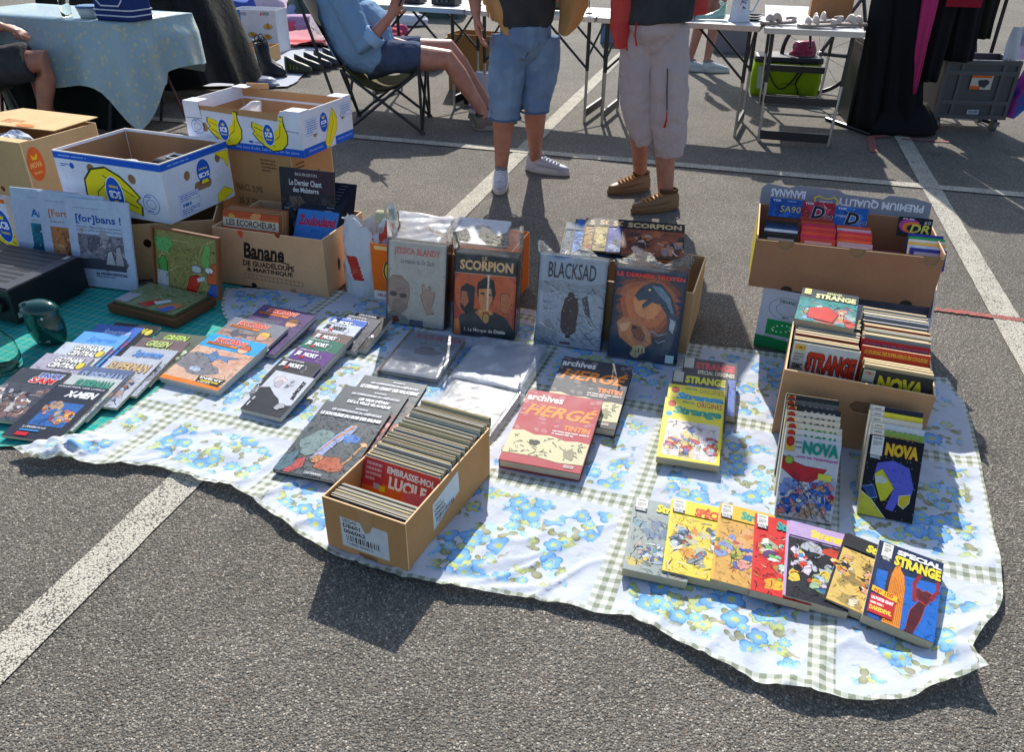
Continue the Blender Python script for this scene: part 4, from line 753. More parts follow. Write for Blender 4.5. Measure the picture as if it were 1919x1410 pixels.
for i, (a, b_, c, dr, cv, l) in enumerate(R7):
    book(roll_fr(a, b_, c, .046, .036), .022, dr, l, cover=cv, spine=mixc(cv, '#ddd', .3), pages='#b3a68a')
def d_r7(P):
    P.r(0, 0, 1, 1, '#1c4f94').r(0, 0, 1, .5, '#1d2c4c').poly([(0, .4), (1, .3), (1, 1), (.4, 1)], '#1f62b4'); P.r(0, 0, .06, 1, '#28304a'); semic(P, .07, .16, .25)
    P.poly([(.27, .5), (.29, .35), (.33, .24), (.37, .2), (.4, .3), (.46, .36), (.5, .5), (.52, 1), (.26, 1)], '#d8842c', '#7a3c14', .008)
    for i in range(9): P.ln([(.29+.024*i, .42+.02*(i % 2)), (.29+.026*i, .98)], .006, '#8a4a18')
    P.poly([(.22, .38), (.27, .3), (.27, .98), (.22, .98)], '#3a2a24'); P.blob(.78, .52, .14, '#5a1c22', 3, '#b8342c', 16, .5, .8).poly([(.6, .95), (.62, .75), (.72, .6), (.82, .62), (.78, .8), (.7, 1), (.58, 1)], '#4a181e', '#b8342c').ln([(.66, .62), (.62, .4), (.7, .26)], .06, '#8a2428').ln([(.88, .52), (.97, .4), (.95, .28)], .06, '#8a2428')
    P.tex(0, 0, 1, 1, 300, .03, 3, .3); P.t('SPECIAL', .3, .05, .98, .12, '#e0e0e4', .06).t('STRANGE', .28, .13, .98, .27, '#dccb3c', .06).poly([(.04, .62), (.42, .66), (.42, .73), (.04, .69)], '#e0b428').t('N° 100', .08, .645, .36, .7, '#c83a24', .04).r(.04, .72, .4, .95, '#b8282c').t('UN POSTER GEANT', .06, .745, .38, .785, '#eee', .04).t('DAREDEVIL', .06, .86, .38, .91, '#e8d050', .04).lines(.06, .8, .38, .85, 1, '#e0c8b8', 2)
book(roll_fr((1617, 1152), (1750, 1206), (1623, 1003), .05, .04), .026, d_r7, 'seventh and largest comic of the front row, blue with an orange tower', cover='#23325a', spine='#c8c4bc', pages='#b3a68a')
# ---- two leaning stacks in front of the comics carton
def stack(BL, BR, TL, s0, items, t, s1=74):
    f = plane_fr(BL, BR, TL, .016, s0); n = len(items); hor = Z.cross(f.X)
    off = 0.
    for i, (TLi, dr, cv, lab_) in enumerate(items):
        a = radians(s0+(s1-s0)*i/max(n-1, 1)); Y = hor*cos(a)+Z*sin(a); N = f.X.cross(Y); o = f.o + hor*off + f.X*(.002*((i*7) % 3-1))
        fi_ = Fr(o, f.X, Y, N, f.w, f.h)
        book(fi_, t, dr, lab_, cover=cv, spine=mixc(cv, '#ddd8c8', .4), pages='#b3a68a'); off += t/sin(a)*1.03
    return f
def d_nv(tc, bgc, art, seed=0, pre='ALBUM'):
    def f(P):
        P.r(0, 0, 1, 1, bgc)
        if art == 1:
            P.poly([(0, .26), (.2, .32), (.4, .36), (.8, .36), (.7, .46), (.5, .56), (.36, .58), (.2, .5), (0, .42)], '#b83034', '#3a1416').comic(.0, .55, 1, 1, '#c4c6c8', ['#b83034', '#2f5aa8', '#c09a70', '#3a6ac0', '#d8d8d4'], 41, 3, 10)
            for i in range(9): P.ln([(random.Random(i).random(), .45), (random.Random(i+9).random(), .7), (random.Random(i+19).random(), .98)], .006, '#33343a')
            P.r(.66, .42, .9, .5, '#d0cc4c')
            P.t('...avec les Fantastiques!', .2, .235, .98, .275, '#b03a88', .03).e(.12, .31, .07, .045, '#9ab03c', '#3a6a2c')
        P.r(.02, .02, .18, .2, '#d0a83c').e(.1, .08, .06, .055, '#b8302c', '#4a1414').t('MARVEL', .2, .07, .31, .09, '#444', .02).t(pre, .2, .13, .3, .15, '#444', .02).t('NOVA', .33, .05, .97, .21, tc, .06)
    return f
fN = stack((1453, 965), (1559, 984), (1470, 813), 52, [(0, d_nv('#1f8a74', '#c2c4c6', 1), '#b8b8b4', 'white comic with a teal title and red figures, front of the left leaning stack'), (0, d_nv('#1f8a74', '#c0c2c4', 0), '#b8b8b4', 'white comic with a teal title, second in the left leaning stack'), (0, d_nv('#3a9a4c', '#c4c0b0', 0), '#c0b8a0', 'cream comic with a green title in the left leaning stack'), (0, d_nv('#55585c', '#c8c2b0', 0), '#c8b890', 'cream comic with a grey title, fourth in the left leaning stack'), (0, d_nv('#4a4c50', '#c4c0b4', 0), '#c0b8a0', 'cream comic with a dark title, fifth in the left leaning stack'), (0, d_nv('#c8ccd0', '#2c2e32', 0), '#b0aca0', 'black comic with a white title in the left leaning stack'), (0, d_nv('#8a8c90', '#55575a', 0), '#8a8a86', 'grey comic near the back of the left leaning stack'), (0, d_nv('#2c5a54', '#2a2e30', 0), '#3a4446', 'dark green comic at the back of the left leaning stack')], .0245, 62)
def d_nr(P):
    P.r(0, 0, 1, 1, '#1c1c22'); rd = random.Random(6)
    for i in range(50): P.e(rd.random(), rd.random(), .006, .005, '#c8c8c8', None, 5)
    P.poly([(.22, .34), (.5, .28), (.8, .34), (.93, .58), (.9, .66), (.72, .7), (.62, .9), (.48, .88), (.58, .62), (.3, .4), (.18, .56)], '#5f62c4', '#22244a').poly([(.2, .48), (.32, .4), (.58, .62), (.46, .78), (.38, .8), (.24, .6)], '#c8c430', '#2a2a1a').blob(.32, .54, .09, '#c6ccc0', 4).poly([(.7, .7), (.88, .66), (.88, .76), (.8, .84), (.7, .8)], '#d0b830', '#e0e0e0').poly([(0, .72), (.2, .8), (.5, 1), (0, 1)], '#c8c43c', '#eee').poly([(.0, .66), (.2, .62), (.3, .76), (.2, .78)], '#2c4a8a', '#9ab8e0')
    P.tex(0, .25, 1, 1, 260, .03, 3, .3); semic(P, .05, .22, .3); P.t('NOVA', .32, .07, .92, .23, '#dcb42c', .06, 0, '#8a3c18')
def d_nx(tc, b1, b2): return lambda P: (P.r(0, 0, 1, 1, b2), P.r(.27, .0, 1, .5, b1), semic(P, .05, .2, .3), P.t('NOVA', .32, .07, .92, .22, tc, .06))
stack((1608, 962), (1711, 983), (1632, 814), 52, [(0, d_nr, '#26262c', 'black comic with a yellow title and hooded purple figure, front of the right leaning stack'), (0, d_nx('#b8302c', '#7a9a4c', '#b8bcb4'), '#b0b0a8', 'green topped comic with a red title in the right leaning stack'), (0, d_nx('#2a7a58', '#b4c4d0', '#c4c0b4'), '#c0bcb0', 'pale comic with a green title, third in the right leaning stack'), (0, d_nx('#8a9aa0', '#c4c4bc', '#c8c4b8'), '#c0bcb0', 'pale grey comic, fourth in the right leaning stack'), (0, d_nx('#a8287c', '#d0c83c', '#c0c4c0'), '#b8b848', 'yellow comic with a magenta title in the right leaning stack'), (0, d_nx('#3a4460', '#24283a', '#c4c4c0'), '#3a3e4c', 'navy comic at the back of the right leaning stack')], .025, 62)
# ---- comics standing in the comics carton
def standing(f, x0, wd, y0, y1, zt, cols, tops, label, group, name='comic_book', hh=.19, lean=-.12, seed=1, jit=.006):
    rd = random.Random(seed); n = len(cols); t = (y1-y0)/n
    for i, c in enumerate(cols):
        y = y0+t*i; o = f.p(x0+rd.uniform(-jit, jit)*.5, y, zt-hh+rd.uniform(-jit, jit)); Yb = (f.N*cos(lean)-f.Y*sin(lean)).normalized(); fr_ = Fr(o, f.X, Yb, None, wd*rd.uniform(.97, 1), hh)
        mb = MB(c); tt = t*.9; mb.box(fr_, 0, 0, -tt, fr_.w, hh, 0, c); mb.box(fr_, .0006, .0004, -tt+.0007, fr_.w+.0004, hh+.0003, -.0007, rd.choice(tops)); o_ = mb.build(name, 'paper', label=label, cat='comic book', group=group)
crm = ['#c8b48c', '#d2be96', '#bda880', '#c6b08a']
LB = 'one of the cream edged comics packed in the %s row of the comics carton'
rd = random.Random(2); XW2 = XW/2
def rc(n, seed, pool): r_ = random.Random(seed); return [r_.choice(pool) for _ in range(n)]
mix_ = ['#8a8c8e', '#b8b0a0', '#6a6e72', '#3a4044', '#a04038', '#c8b890', '#c0b49a', '#54708a', '#b8b4a8', '#2f6a64']
standing(fx_, .012, XW*.45, .06, .30, .285, rc(16, 1, mix_), crm, LB % 'left', 'comics standing in the left row', seed=1)
standing(fx_, XW*.5, XW*.46, .16, .39, .29, rc(17, 2, mix_), crm+['#9a9c9e'], LB % 'right', 'comics standing in the right row', seed=2)
standing(fx_, XW*.52, XW*.45, .024, .085, .262, rc(4, 5, ['#c8b890', '#b8a47c']), crm, 'one of the four thick cream edged comics at the front of the right row', 'thick comics at the front of the right row', seed=5)
def up_fr(f, x0, y, ztop, wd, hh, lean=-.12): Yb = (f.N*cos(lean)-f.Y*sin(lean)).normalized(); fr_ = Fr(f.p(x0, y, ztop-hh), f.X, Yb, None, wd, hh); return fr_
def d_st(P): P.r(0, 0, 1, 1, '#c9cac8').r(.02, .02, .2, .5, '#bcb8a8').r(.03, .03, .19, .12, '#d8b848').t('COMICS', .04, .05, .18, .1, '#b03a20', .02).lines(.04, .16, .18, .3, 3, '#777', 2).t('SEMIC', .03, .34, .19, .44, '#333', .05).t('STRANGE', .24, .12, .97, .46, '#c8361f', .05, 0, '#5a1c10').blob(.34, .62, .08, '#2a2a2e', 3)
book(up_fr(fx_, .012, .05, .285, XW*.455, .19), .014, d_st, 'white comic with a red title at the front of the left row in the carton', cover='#c4c4c0', pages='#c6b48e')
def d_nd(P): P.r(0, 0, 1, 1, '#3a3632').r(.02, .02, .19, .4, '#c4bca4').t('COMICS', .04, .05, .17, .1, '#b03a20', .03).r(.03, .22, .18, .3, '#333').t('NOVA', .25, .08, .9, .34, '#dcc02c', .06)
book(up_fr(fx_, XW*.515, .0185, .256, XW*.46, .19), .012, d_nd, 'dark comic with a yellow title at the front of the right row in the carton', cover='#3a3632', pages='#c6b48e')
def d_rd(c, tc, ti): return lambda P: (P.r(0, 0, 1, 1, c), P.t('LE JOURNAL DES SUPER-HEROS EN COULEURS', .05, .05, .97, .13, tc, .04), P.t('Titans', .05, .2, .8, .42, '#e8d8d0', .06) if ti else P.r(.05, .18, .1, .2, c))
book(up_fr(fx_, XW*.5, .105, .278, XW*.46, .2, -.2), .01, d_rd('#d0442c', '#e8b83c', True), 'orange red magazine with white lettering in the right row of the carton', 'magazine', 'magazine', '#d04a2c', pages='#c6b48e')
book(up_fr(fx_, XW*.495, .135, .288, XW*.46, .2, -.2), .01, d_rd('#b82630', '#8a7a9a', False), 'crimson magazine with a grey line of lettering in the right row of the carton', 'magazine', 'magazine', '#b82630', pages='#c6b48e')
# book lying on the left row
def d_ms(P): P.r(0, 0, 1, 1, '#22343e').comic(0, .3, 1, 1, '#2a8a86', ['#c8382c', '#e0d8d0', '#5a8ac0', '#c8a040', '#d84a34'], 51, 2, 12).poly([(.2, .62), (.5, .52), (.7, .7), (.62, .95), (.2, .9)], '#c8342c', '#2a1010').r(.05, .02, .17, .2, '#d8cc80').t('MARVEL', .45, .05, .72, .12, '#d8d890', .03).t('STRANGE', .26, .13, .96, .28, '#e0e0a0', .05, 0, '#1a2020')
book(plane_fr((1489, 597), (1601, 617), (1492, 537), .312, 4), .022, d_ms, 'teal and red comic lying flat on the left row of the comics carton', cover='#2a4a54', pages='#a89880')
# small paperbacks in the front carton
pal2 = ['#a8a490', '#b4a888', '#8c8c84', '#c0b49a', '#9a8a68', '#8a8f88', '#a89c80', '#b09a70', '#9a9a92', '#8a9aa0', '#b8ac88', '#a0604e', '#7c7c76']
tp2 = ['#a49c88', '#b0a690', '#989080', '#b8ae98', '#8e8878', '#a8a498', '#c0b080']
LV = 'one of the thin paperbacks packed upright in the long front carton'; GV = 'paperbacks in the long front carton'
Wv = fv.w-.014
standing(fv, .008, Wv, .13, VD-.012, .172, rc(58, 11, pal2), tp2, LV, GV, 'paperback', .155, -.3, 11, .007)
standing(fv, .008, Wv, .016, .07, .148, rc(11, 12, pal2), tp2, LV, GV, 'paperback', .13, -.05, 12, .003)
def d_lu(P):
    P.r(0, 0, 1, 1, '#c83a34').r(0, .4, 1, 1, '#d8602c').r(0, .02, .28, .5, '#b83440').lines(.04, .05, .25, .4, 4, '#d89a94', 3, .6).t('EMBRASSE-MOI,', .32, .06, .95, .2, '#e8dcd4', .04, 0, rise=.03).t('LUCILE', .36, .22, .86, .44, '#f0e8e0', .05, 0, rise=.03).r(.16, .42, .24, .52, '#a8a4b0').r(.24, .44, .32, .54, '#d8c02c').blob(.82, .6, .2, '#c85a70', 3)
book(up_fr(fv, .008, .122, .176, Wv, .15, -.35), .004, d_lu, 'red paperback with hand drawn white lettering in the long front carton', 'paperback', cover='#c0382e', pages='#b8ae98')
book(up_fr(fv, .008, .0155, .15, Wv, .13, -.05), .004, lambda P: P.comic(0, 0, 1, 1, '#38445e', ['#2a3044', '#5a6a8a', '#2f6aa8'], 6, 1, 6).t('SING-WA', .4, .06, .88, .26, '#d8762c', .06), 'dark blue paperback with orange lettering foremost in the long carton', 'paperback', cover='#38445e', pages='#b8ae98')
# ================================================================ wrapped albums
def film_bag(root, fr, t, over=.07, seed=1, mat='film', base=0.):
    rd = random.Random(seed); rings = []; n = 44; w, h = fr.w, fr.h; e = .004
    for j in range(17):
        v = j/16*(h+over); k = max(0, (v-h)/over) if v > h else 0; x0, x1, z0, z1 = -e-.006*k, w+e+.012*k, -t-e+t*.8*k, e+.002*k; ring = []
        for i in range(n):
            q = i/n*4; sd_ = int(q); f_ = q-sd_
            x, z_ = [(x0+(x1-x0)*f_, z1), (x1, z1+(z0-z1)*f_), (x1+(x0-x1)*f_, z0), (x0, z0+(z1-z0)*f_)][sd_]
            a = .0025+.018*k; nz = noise.noise((x*16+seed, v*16, z_*20)); n2 = noise.noise((x*30, v*30+seed, 5)); ring.append(fr.p(x+a*nz*.7, v+base+(.02*k)*n2+k*.02*sin(x*40+seed), z_+abs(nz)*a+a*.8*n2*k))
        rings.append(ring)
    mb = MB(); mb.loft(rings, '#fff', cap=False); return mb.build('plastic_sleeve', mat, root, smooth=True)
def wrapped(BL, BR, TL, slope, n, t, draw, cover, label, seed, backs, over=.07):
    f = plane_fr(BL, BR, TL, .016, slope); root = empty('wrapped_albums', f.p(f.w/2, 0, -n*t/2), label, 'comic albums')
    for i in range(n):
        fi_ = Fr(f.p(.0015*((i*5) % 3-1), -.001*(i % 2), -i*t), f.X, f.Y, f.N, f.w, f.h); c = cover if i == 0 else backs[i % len(backs)]
        mb = MB(c); mb.box(fi_, 0, 0, -.002, f.w, f.h, 0); mb.box(fi_, 0, 0, -t+.0006, f.w, f.h, -t+.0024); mb.box(fi_, 0, .001, -t+.0024, .002, f.h-.001, -.002); al = mb.build('album', 'print', root)
        mb = MB('#b8b2a2'); mb.box(fi_, .002, .003, -t+.0025, f.w-.003, f.h-.003, -.0021); mb.build('pages', 'paper', al)
        if i == 0:
            P = Print(f); draw(P); P.build(al, 'cover_print', 'print_up')
    film_bag(root, f, n*t, over, seed); return f
def d_jb(P):
    P.r(0, 0, 1, 1, '#a39d94').t('JESSICA BLANDY', .1, .07, .9, .17, '#b84a44', .03, .05).t('La maison du Dr Zack', .22, .2, .8, .255, '#3a3a3a', .01)
    P.poly([(0, .5), (.08, .42), (.24, .42), (.36, .5), (.38, .62), (.34, .78), (.2, .9), (.06, .86), (0, .75)], '#8a7468', '#5a4c46').e(.1, .64, .07, .03, '#3c3836').e(.27, .65, .07, .03, '#3c3836').blob(.2, .78, .13, '#7c6a60', 4).poly([(.0, .9), (.1, .86), (.3, .9), (.42, 1), (0, 1)], '#7a8278', '#3c403c').poly([(.08, .92), (.18, .9), (.22, .97), (.12, 1)], '#7a2c2c')
    P.poly([(.58, .62), (.62, .58), (.6, .5), (.65, .49), (.68, .56), (.72, .5), (.76, .52), (.75, .58), (.82, .56), (.82, .62), (.78, .74), (.82, .82), (.7, .84), (.64, .74)], '#9c8070', '#5a4c46').tex(0, .3, 1, 1, 700, .022, 6, .25).r(.4, .93, .64, 1, '#3a4458')
wrapped((726, 603), (831, 618), (729, 449), 78, 5, .012, d_jb, '#8f8f8c', 'wrapped grey albums with a bald man on the cover, leftmost of four standing bundles', 3, ['#8a8a88', '#77757a', '#6a5a54', '#94908a'], .09)
def d_sc(P):
    P.r(0, 0, 1, 1, '#9a3c2c').blob(.5, .5, .5, '#b8542c', 3, None, 16, .2).poly([(0, 0), (1, 0), (1, .24), (0, .24)], '#1d2428').t('LE', .44, .03, .52, .07, '#c8a070', .02).t('SCORPION', .08, .08, .94, .2, '#c8a070', .04).r(.0, .24, 1, .245, '#c8b090')
    P.poly([(.1, .42), (.2, .36), (.34, .4), (.32, .7), (.2, .74), (.1, .66)], '#1e2226').poly([(.12, .46), (.2, .46), (.24, .58), (.18, .66), (.1, .6)], '#a8603c')
    P.poly([(.38, .34), (.5, .27), (.64, .3), (.68, .46), (.62, .6), (.42, .58), (.36, .46)], '#1f1a1a').poly([(.4, .42), (.6, .4), (.63, .54), (.55, .68), (.44, .66), (.4, .54)], '#c07a48').e(.46, .47, .04, .012, '#2a1a14').e(.58, .48, .03, .012, '#2a1a14')
    P.poly([(.76, .46), (.88, .44), (.94, .56), (.86, .7), (.76, .66)], '#b0683c', '#4a2418').poly([(.0, 1), (.1, .76), (.36, .66), (.5, .8), (.66, .68), (.86, .74), (1, .9), (1, 1)], '#20282e').poly([(.34, .7), (.46, .66), (.5, .82)], '#c07a48').poly([(.0, .82), (.08, .8), (.12, 1), (0, 1)], '#b86a34')
    P.r(.535, .24, .565, .68, '#c8bca8').ln([(.4, .7), (.55, .66), (.64, .72)], .03, '#c8a868').e(.53, .77, .05, .06, '#b08a48', '#3a2a18').tex(0, .25, 1, 1, 800, .022, 4, .5).t('1. La Marque du Diable', .18, .9, .86, .955, '#c8c0b4', .01)
wrapped((850, 625), (962, 637), (858, 472), 79, 7, .012, d_sc, '#23262a', 'wrapped dark albums with an orange sword picture, second of four standing bundles', 5, ['#23262a', '#3a3c40', '#2c2a30'], .09)
def d_bs(P):
    P.r(0, 0, 1, 1, '#8c97a4'); rd = random.Random(7)
    P.poly([(0, .3), (.3, .26), (.6, .3), (1, .25), (1, .42), (.6, .36), (.3, .44), (0, .4)], '#7d8894').poly([(0, .8), (.2, .7), (.34, .84), (.3, 1), (0, 1)], '#79848f').poly([(.7, .6), (1, .78), (1, .9), (.74, .7)], '#9aa4ae')
    for i in range(80): x, y = rd.uniform(0, 1), rd.uniform(.26, .97); a = rd.uniform(-.6, .8); l = rd.uniform(.08, .26); P.ln([(x, y), (min(x+l*cos(a)*.5, 1), y+l*sin(a)*.5+.01), (min(x+l*cos(a), 1), y+l*sin(a))], rd.uniform(.006, .02), rd.choice(['#3c444e', '#525c68', '#b8c0c8', '#2e343c']), True)
    P.poly([(.66, .44), (.74, .4), (.82, .66), (.72, .6)], '#39414b').poly([(.38, .62), (.42, .46), (.5, .43), (.6, .46), (.62, .58), (.6, .82), (.52, .86), (.42, .84), (.38, .78)], '#262a32', '#171a20').r(.46, .85, .53, .9, '#20242a').e(.5, .42, .05, .04, '#262a32')
    for i in range(60): P.e(rd.uniform(.1, .95), rd.uniform(.25, .95), .006, .005, '#c4ccd4', None, 5)
    P.tex(0, .25, 1, 1, 520, .022, 5, .35); P.t('BLACKSAD', .14, .07, .84, .24, '#2c3138', .0).r(.38, .945, .54, .97, '#4a3a44')
wrapped((1002, 642), (1124, 658), (1023, 476), 80, 3, .012, d_bs, '#8a94a0', 'wrapped snowy grey album with a small dark figure, third of four standing bundles', 8, ['#6a7480', '#54606c', '#7a8490'], .02)
def d_dt(P):
    P.r(0, 0, 1, 1, '#22344a')
    for r_, c in ((.52, '#4a3a44'), (.46, '#7a4636'), (.4, '#a05a3c'), (.32, '#b86c44'), (.2, '#cc8a58')): P.blob(.5, .38, r_, c, 3, None, 26, .16, .95)
    for i in range(14): y = .1+.062*i; P.poly([(0, y), (.1+.06*sin(i*2.3), y+.03), (0, y+.08)], '#1b2c42').poly([(1, y), (.9+.05*sin(i*1.7), y+.04), (1, y+.08)], '#1e3450')
    P.poly([(.08, .6), (.16, .54), (.3, .53), (.46, .58), (.58, .68), (.62, .8), (.5, .87), (.32, .86), (.14, .76)], '#b4764e').poly([(.3, .6), (.44, .63), (.52, .72), (.48, .8), (.36, .76), (.3, .68)], '#7c4634').poly([(.12, .62), (.28, .58), (.24, .68), (.16, .7)], '#d0a078').e(.34, .64, .035, .018, '#2a1c1c').ln([(.4, .78), (.5, .76), (.56, .8)], .014, '#4a2420')
    nk_ = [(.36, .3), (.44, .22), (.56, .19), (.68, .22), (.78, .32), (.86, .46), (.88, .6), (.8, .7), (.76, .86), (.84, 1), (.98, 1), (.98, .5), (.92, .34), (.8, .2), (.64, .12), (.5, .13), (.38, .2), (.3, .28)]
    P.poly([(.3, .29), (.4, .18), (.52, .13), (.66, .14), (.8, .24), (.9, .4), (.95, .6), (.9, .82), (.84, 1), (.74, 1), (.78, .8), (.82, .62), (.78, .46), (.68, .36), (.56, .34), (.44, .42), (.42, .38), (.5, .31), (.36, .34)], '#3a4858', '#141c28', .006).poly([(.52, .16), (.66, .17), (.8, .28), (.88, .44), (.84, .44), (.74, .32), (.62, .24)], '#6f8092').poly([(.84, .5), (.92, .52), (.9, .66), (.84, .62)], '#a8b0b8').e(.5, .21, .02, .014, '#d8c890').ln([(.82, .66), (.7, .7), (.6, .66), (.56, .7)], .02, '#7c8c9c').ln([(.8, .74), (.72, .78), (.66, .76)], .016, '#7c8c9c')
    P.poly([(0, .84), (.2, .9), (.4, .88), (.7, .93), (1, .9), (1, 1), (0, 1)], '#1a2c46').blob(.42, .9, .1, '#b8a47c', 9)
    for i in range(5): P.ln([(.34+.05*i, .86), (.345+.05*i, .92)], .014, '#171416')
    P.tex(0, .1, 1, 1, 900, .024, 3, .5); P.t('LE DERNIER TROYEN', .02, .04, .98, .085, '#b83c30', .03).r(.84, .9, .96, .99, '#8fa8a8')
wrapped((1139, 667), (1266, 684), (1158, 500), 80, 4, .012, d_dt, '#26364a', 'wrapped blue and orange album with a reptile, rightmost of four standing bundles', 11, ['#2c3c50', '#5a3c34', '#34485c'], .045)
# ---- wrapped albums lying flat
def flat_film(root, f, seed, over=.018, mat='film', lift=.004, streak=1.):
    mb = MB(); n, m_ = 26, 30; vs = []
    for j in range(m_+1):
        for i in range(n+1):
            x, y = -over+(f.w+2*over)*i/n, -over+(f.h+2*over)*j/m_; d = max(-x, x-f.w, -y, y-f.h, 0); s_ = noise.noise((x*9+y*6+seed, y*22-x*14, 1)); z_ = lift+.0035*s_*streak+.0015*noise.noise((x*40, y*40, seed)) - d*.75
            vs.append(f.p(x, y, max(z_, -.016)))
    mb.add(vs, [(j*(n+1)+i, j*(n+1)+i+1, (j+1)*(n+1)+i+1, (j+1)*(n+1)+i) for j in range(m_) for i in range(n)]); return mb.build('plastic_sleeve', mat, root, smooth=True)
def lying(BL, BR, TL, z0, slope, t, draw, cover, label, seed, tape=None, mat='film'):
    f = plane_fr(BL, BR, TL, z0, slope); r_ = book(f, t, draw, label, 'wrapped_album', 'comic album', cover, pages='#b0aa9a', hard=True); flat_film(r_, f, seed, mat='film_milky' if mat == 'film' else mat)
    if tape:
        mb = MB('#7a5a3c'); x = 0 if tape < 0 else f.w
        mb.box(f, x-.004, -.004, -t*.8, x+.004, f.h+.01, .0015); mb.build('brown_tape', 'gloss', r_)
    return r_
def d_ju(P):
    P.r(0, 0, 1, 1, '#8f9aa4').poly([(0, .5), (.4, .42), (1, .5), (1, 1), (0, 1)], '#a8b0b8').blob(.5, .4, .1, '#6a5a50', 3, '#3a3430').poly([(.3, .42), (.5, .36), (.8, .44), (.66, .52), (.36, .52)], '#7a7478', '#3c3c40').blob(.82, .3, .12, '#7c8480', 5).t('JUGURTHA', .12, .05, .98, .2, '#b83a40', .03, .15).t('La Pierre noire', .3, .24, .68, .29, '#2c3038', .02)
lying((710, 694), (819, 712), (770, 619), .03, 2, .018, d_ju, '#4a5258', 'wrapped grey blue album with thin red lettering lying before the second bundle', 2, -1)
lying((847, 707), (973, 732), (904, 631), .03, 2, .018, lambda P: P.r(0, 0, 1, 1, '#aab2be').blob(.5, .15, .3, '#98a0b0', 3, None, 14, .3, 1.5), '#8a909a', 'wrapped plain silver album lying right of the red lettered one', 5, None, 'film_white')  # bluish darker blob at the top: cast shade put into the cover colour
lying((790, 790), (914, 820), (845, 711), .026, 2, .016, lambda P: P.r(0, 0, 1, 1, '#b0aca4').blob(.6, .6, .3, '#c8b8a0', 4).blob(.35, .3, .16, '#b88a80', 6).blob(.7, .3, .1, '#a87868', 7), '#8a8680', 'wrapped cream album partly behind the long front carton', 9, 1, 'film_white')
# ================================================================ contents of the cartons
# kraft fruit carton: row of westerns, standing album, dark albums with a blue one in front
rd = random.Random(5)
for i in range(7):
    a = -.22; Yb = (fb.N*cos(a)-fb.Y*sin(a)).normalized(); f = Fr(fb.p(.01+.002*(i % 3), .03+.0115*i, .085), fb.X, Yb, None, .26, .215)
    if i == 0: book(f, .0105, lambda P: P.r(0, 0, 1, 1, '#c8643c').r(0, 0, 1, .1, '#b8502c').blob(.16, .1, .05, '#d0a040', 4).blob(.6, .08, .1, '#d8905c', 5).r(0, .13, 1, .3, '#cfc4ac').t('LES ECORCHEURS', .06, .15, .95, .27, '#1f1a18', .02), 'orange album with black lettering on a cream band, front of the western row', 'album', 'book', '#c8643c', pages='#c6ae88', hard=True)
    else: book(f, .0105, None, 'one of the orange edged albums packed behind the cream banded one', 'album', 'book', rd.choice(['#b87848', '#c49468', '#a86a44']), pages='#c6ae88', hard=True, group='western albums in the kraft carton')
def d_mal(P):
    P.r(0, 0, 1, 1, '#2c3038').r(.3, 0, 1, .3, '#3c2c3a').comic(0, .3, 1, 1, '#2a2e36', ['#4a4448', '#5a3c34', '#3a4a58', '#6a5a50'], 3, 3, 12).t('BOURGEON', .3, .05, .7, .09, '#b8b4b4', .02).t('Le Dernier Chant', .18, .14, .78, .22, '#d0d4da', .02).t('des Malaterre', .24, .24, .72, .31, '#d0d4da', .02)
book(plane_fr((500, 452), (602, 470), (482, 337), .2, 72) if False else (lambda o, Yb: Fr(o, fb.X, Yb, None, .25, .31))(fb.p(.2, .2, .14), (fb.N*cos(.12)+fb.Y*sin(.12)).normalized()), .012, d_mal, 'tall dark album with white title standing in the kraft carton', 'album', 'book', '#24272e', pages='#a8a294', hard=True)
for i in range(10):
    a = .62-.02*i; Yb = (fb.N*cos(a)+fb.Y*sin(a)).normalized(); f = Fr(fb.p(.298+.001*i, .05+.021*i, .10+.006*i), fb.X, Yb, None, .185, .24)
    if i == 0: book(f, .011, lambda P: P.r(0, 0, 1, 1, '#3a78c0').t('Zoulouland', .06, .1, .97, .28, '#b82c44', .05).t('ZULU', .4, .34, .62, .38, '#1c3a70', .02).poly([(0, .62), (.2, .5), (.5, .56), (.8, .48), (1, .58), (1, 1), (0, 1)], '#a88a70').comic(.02, .6, .98, 1, '#8a8a80', ['#3a3430', '#c8ccd0', '#7a5a44', '#4a5a70'], 9, 3, 5), 'bright blue album with a crimson title leaning in the kraft carton', 'album', 'book', '#2f66a8', pages='#b8b2a2', hard=True)
    else: book(f, .011, lambda P: P.r(0, 0, 1, 1, '#1c2230').lines(.62, .04, .92, .075, 1, '#b8bcc4', 3).r(0, .11, 1, .125, '#34507c'), 'one of the navy albums leaning behind the bright blue one', 'album', 'book', '#1c2230', pages='#5a5e68', hard=True, group='navy albums in the kraft carton')
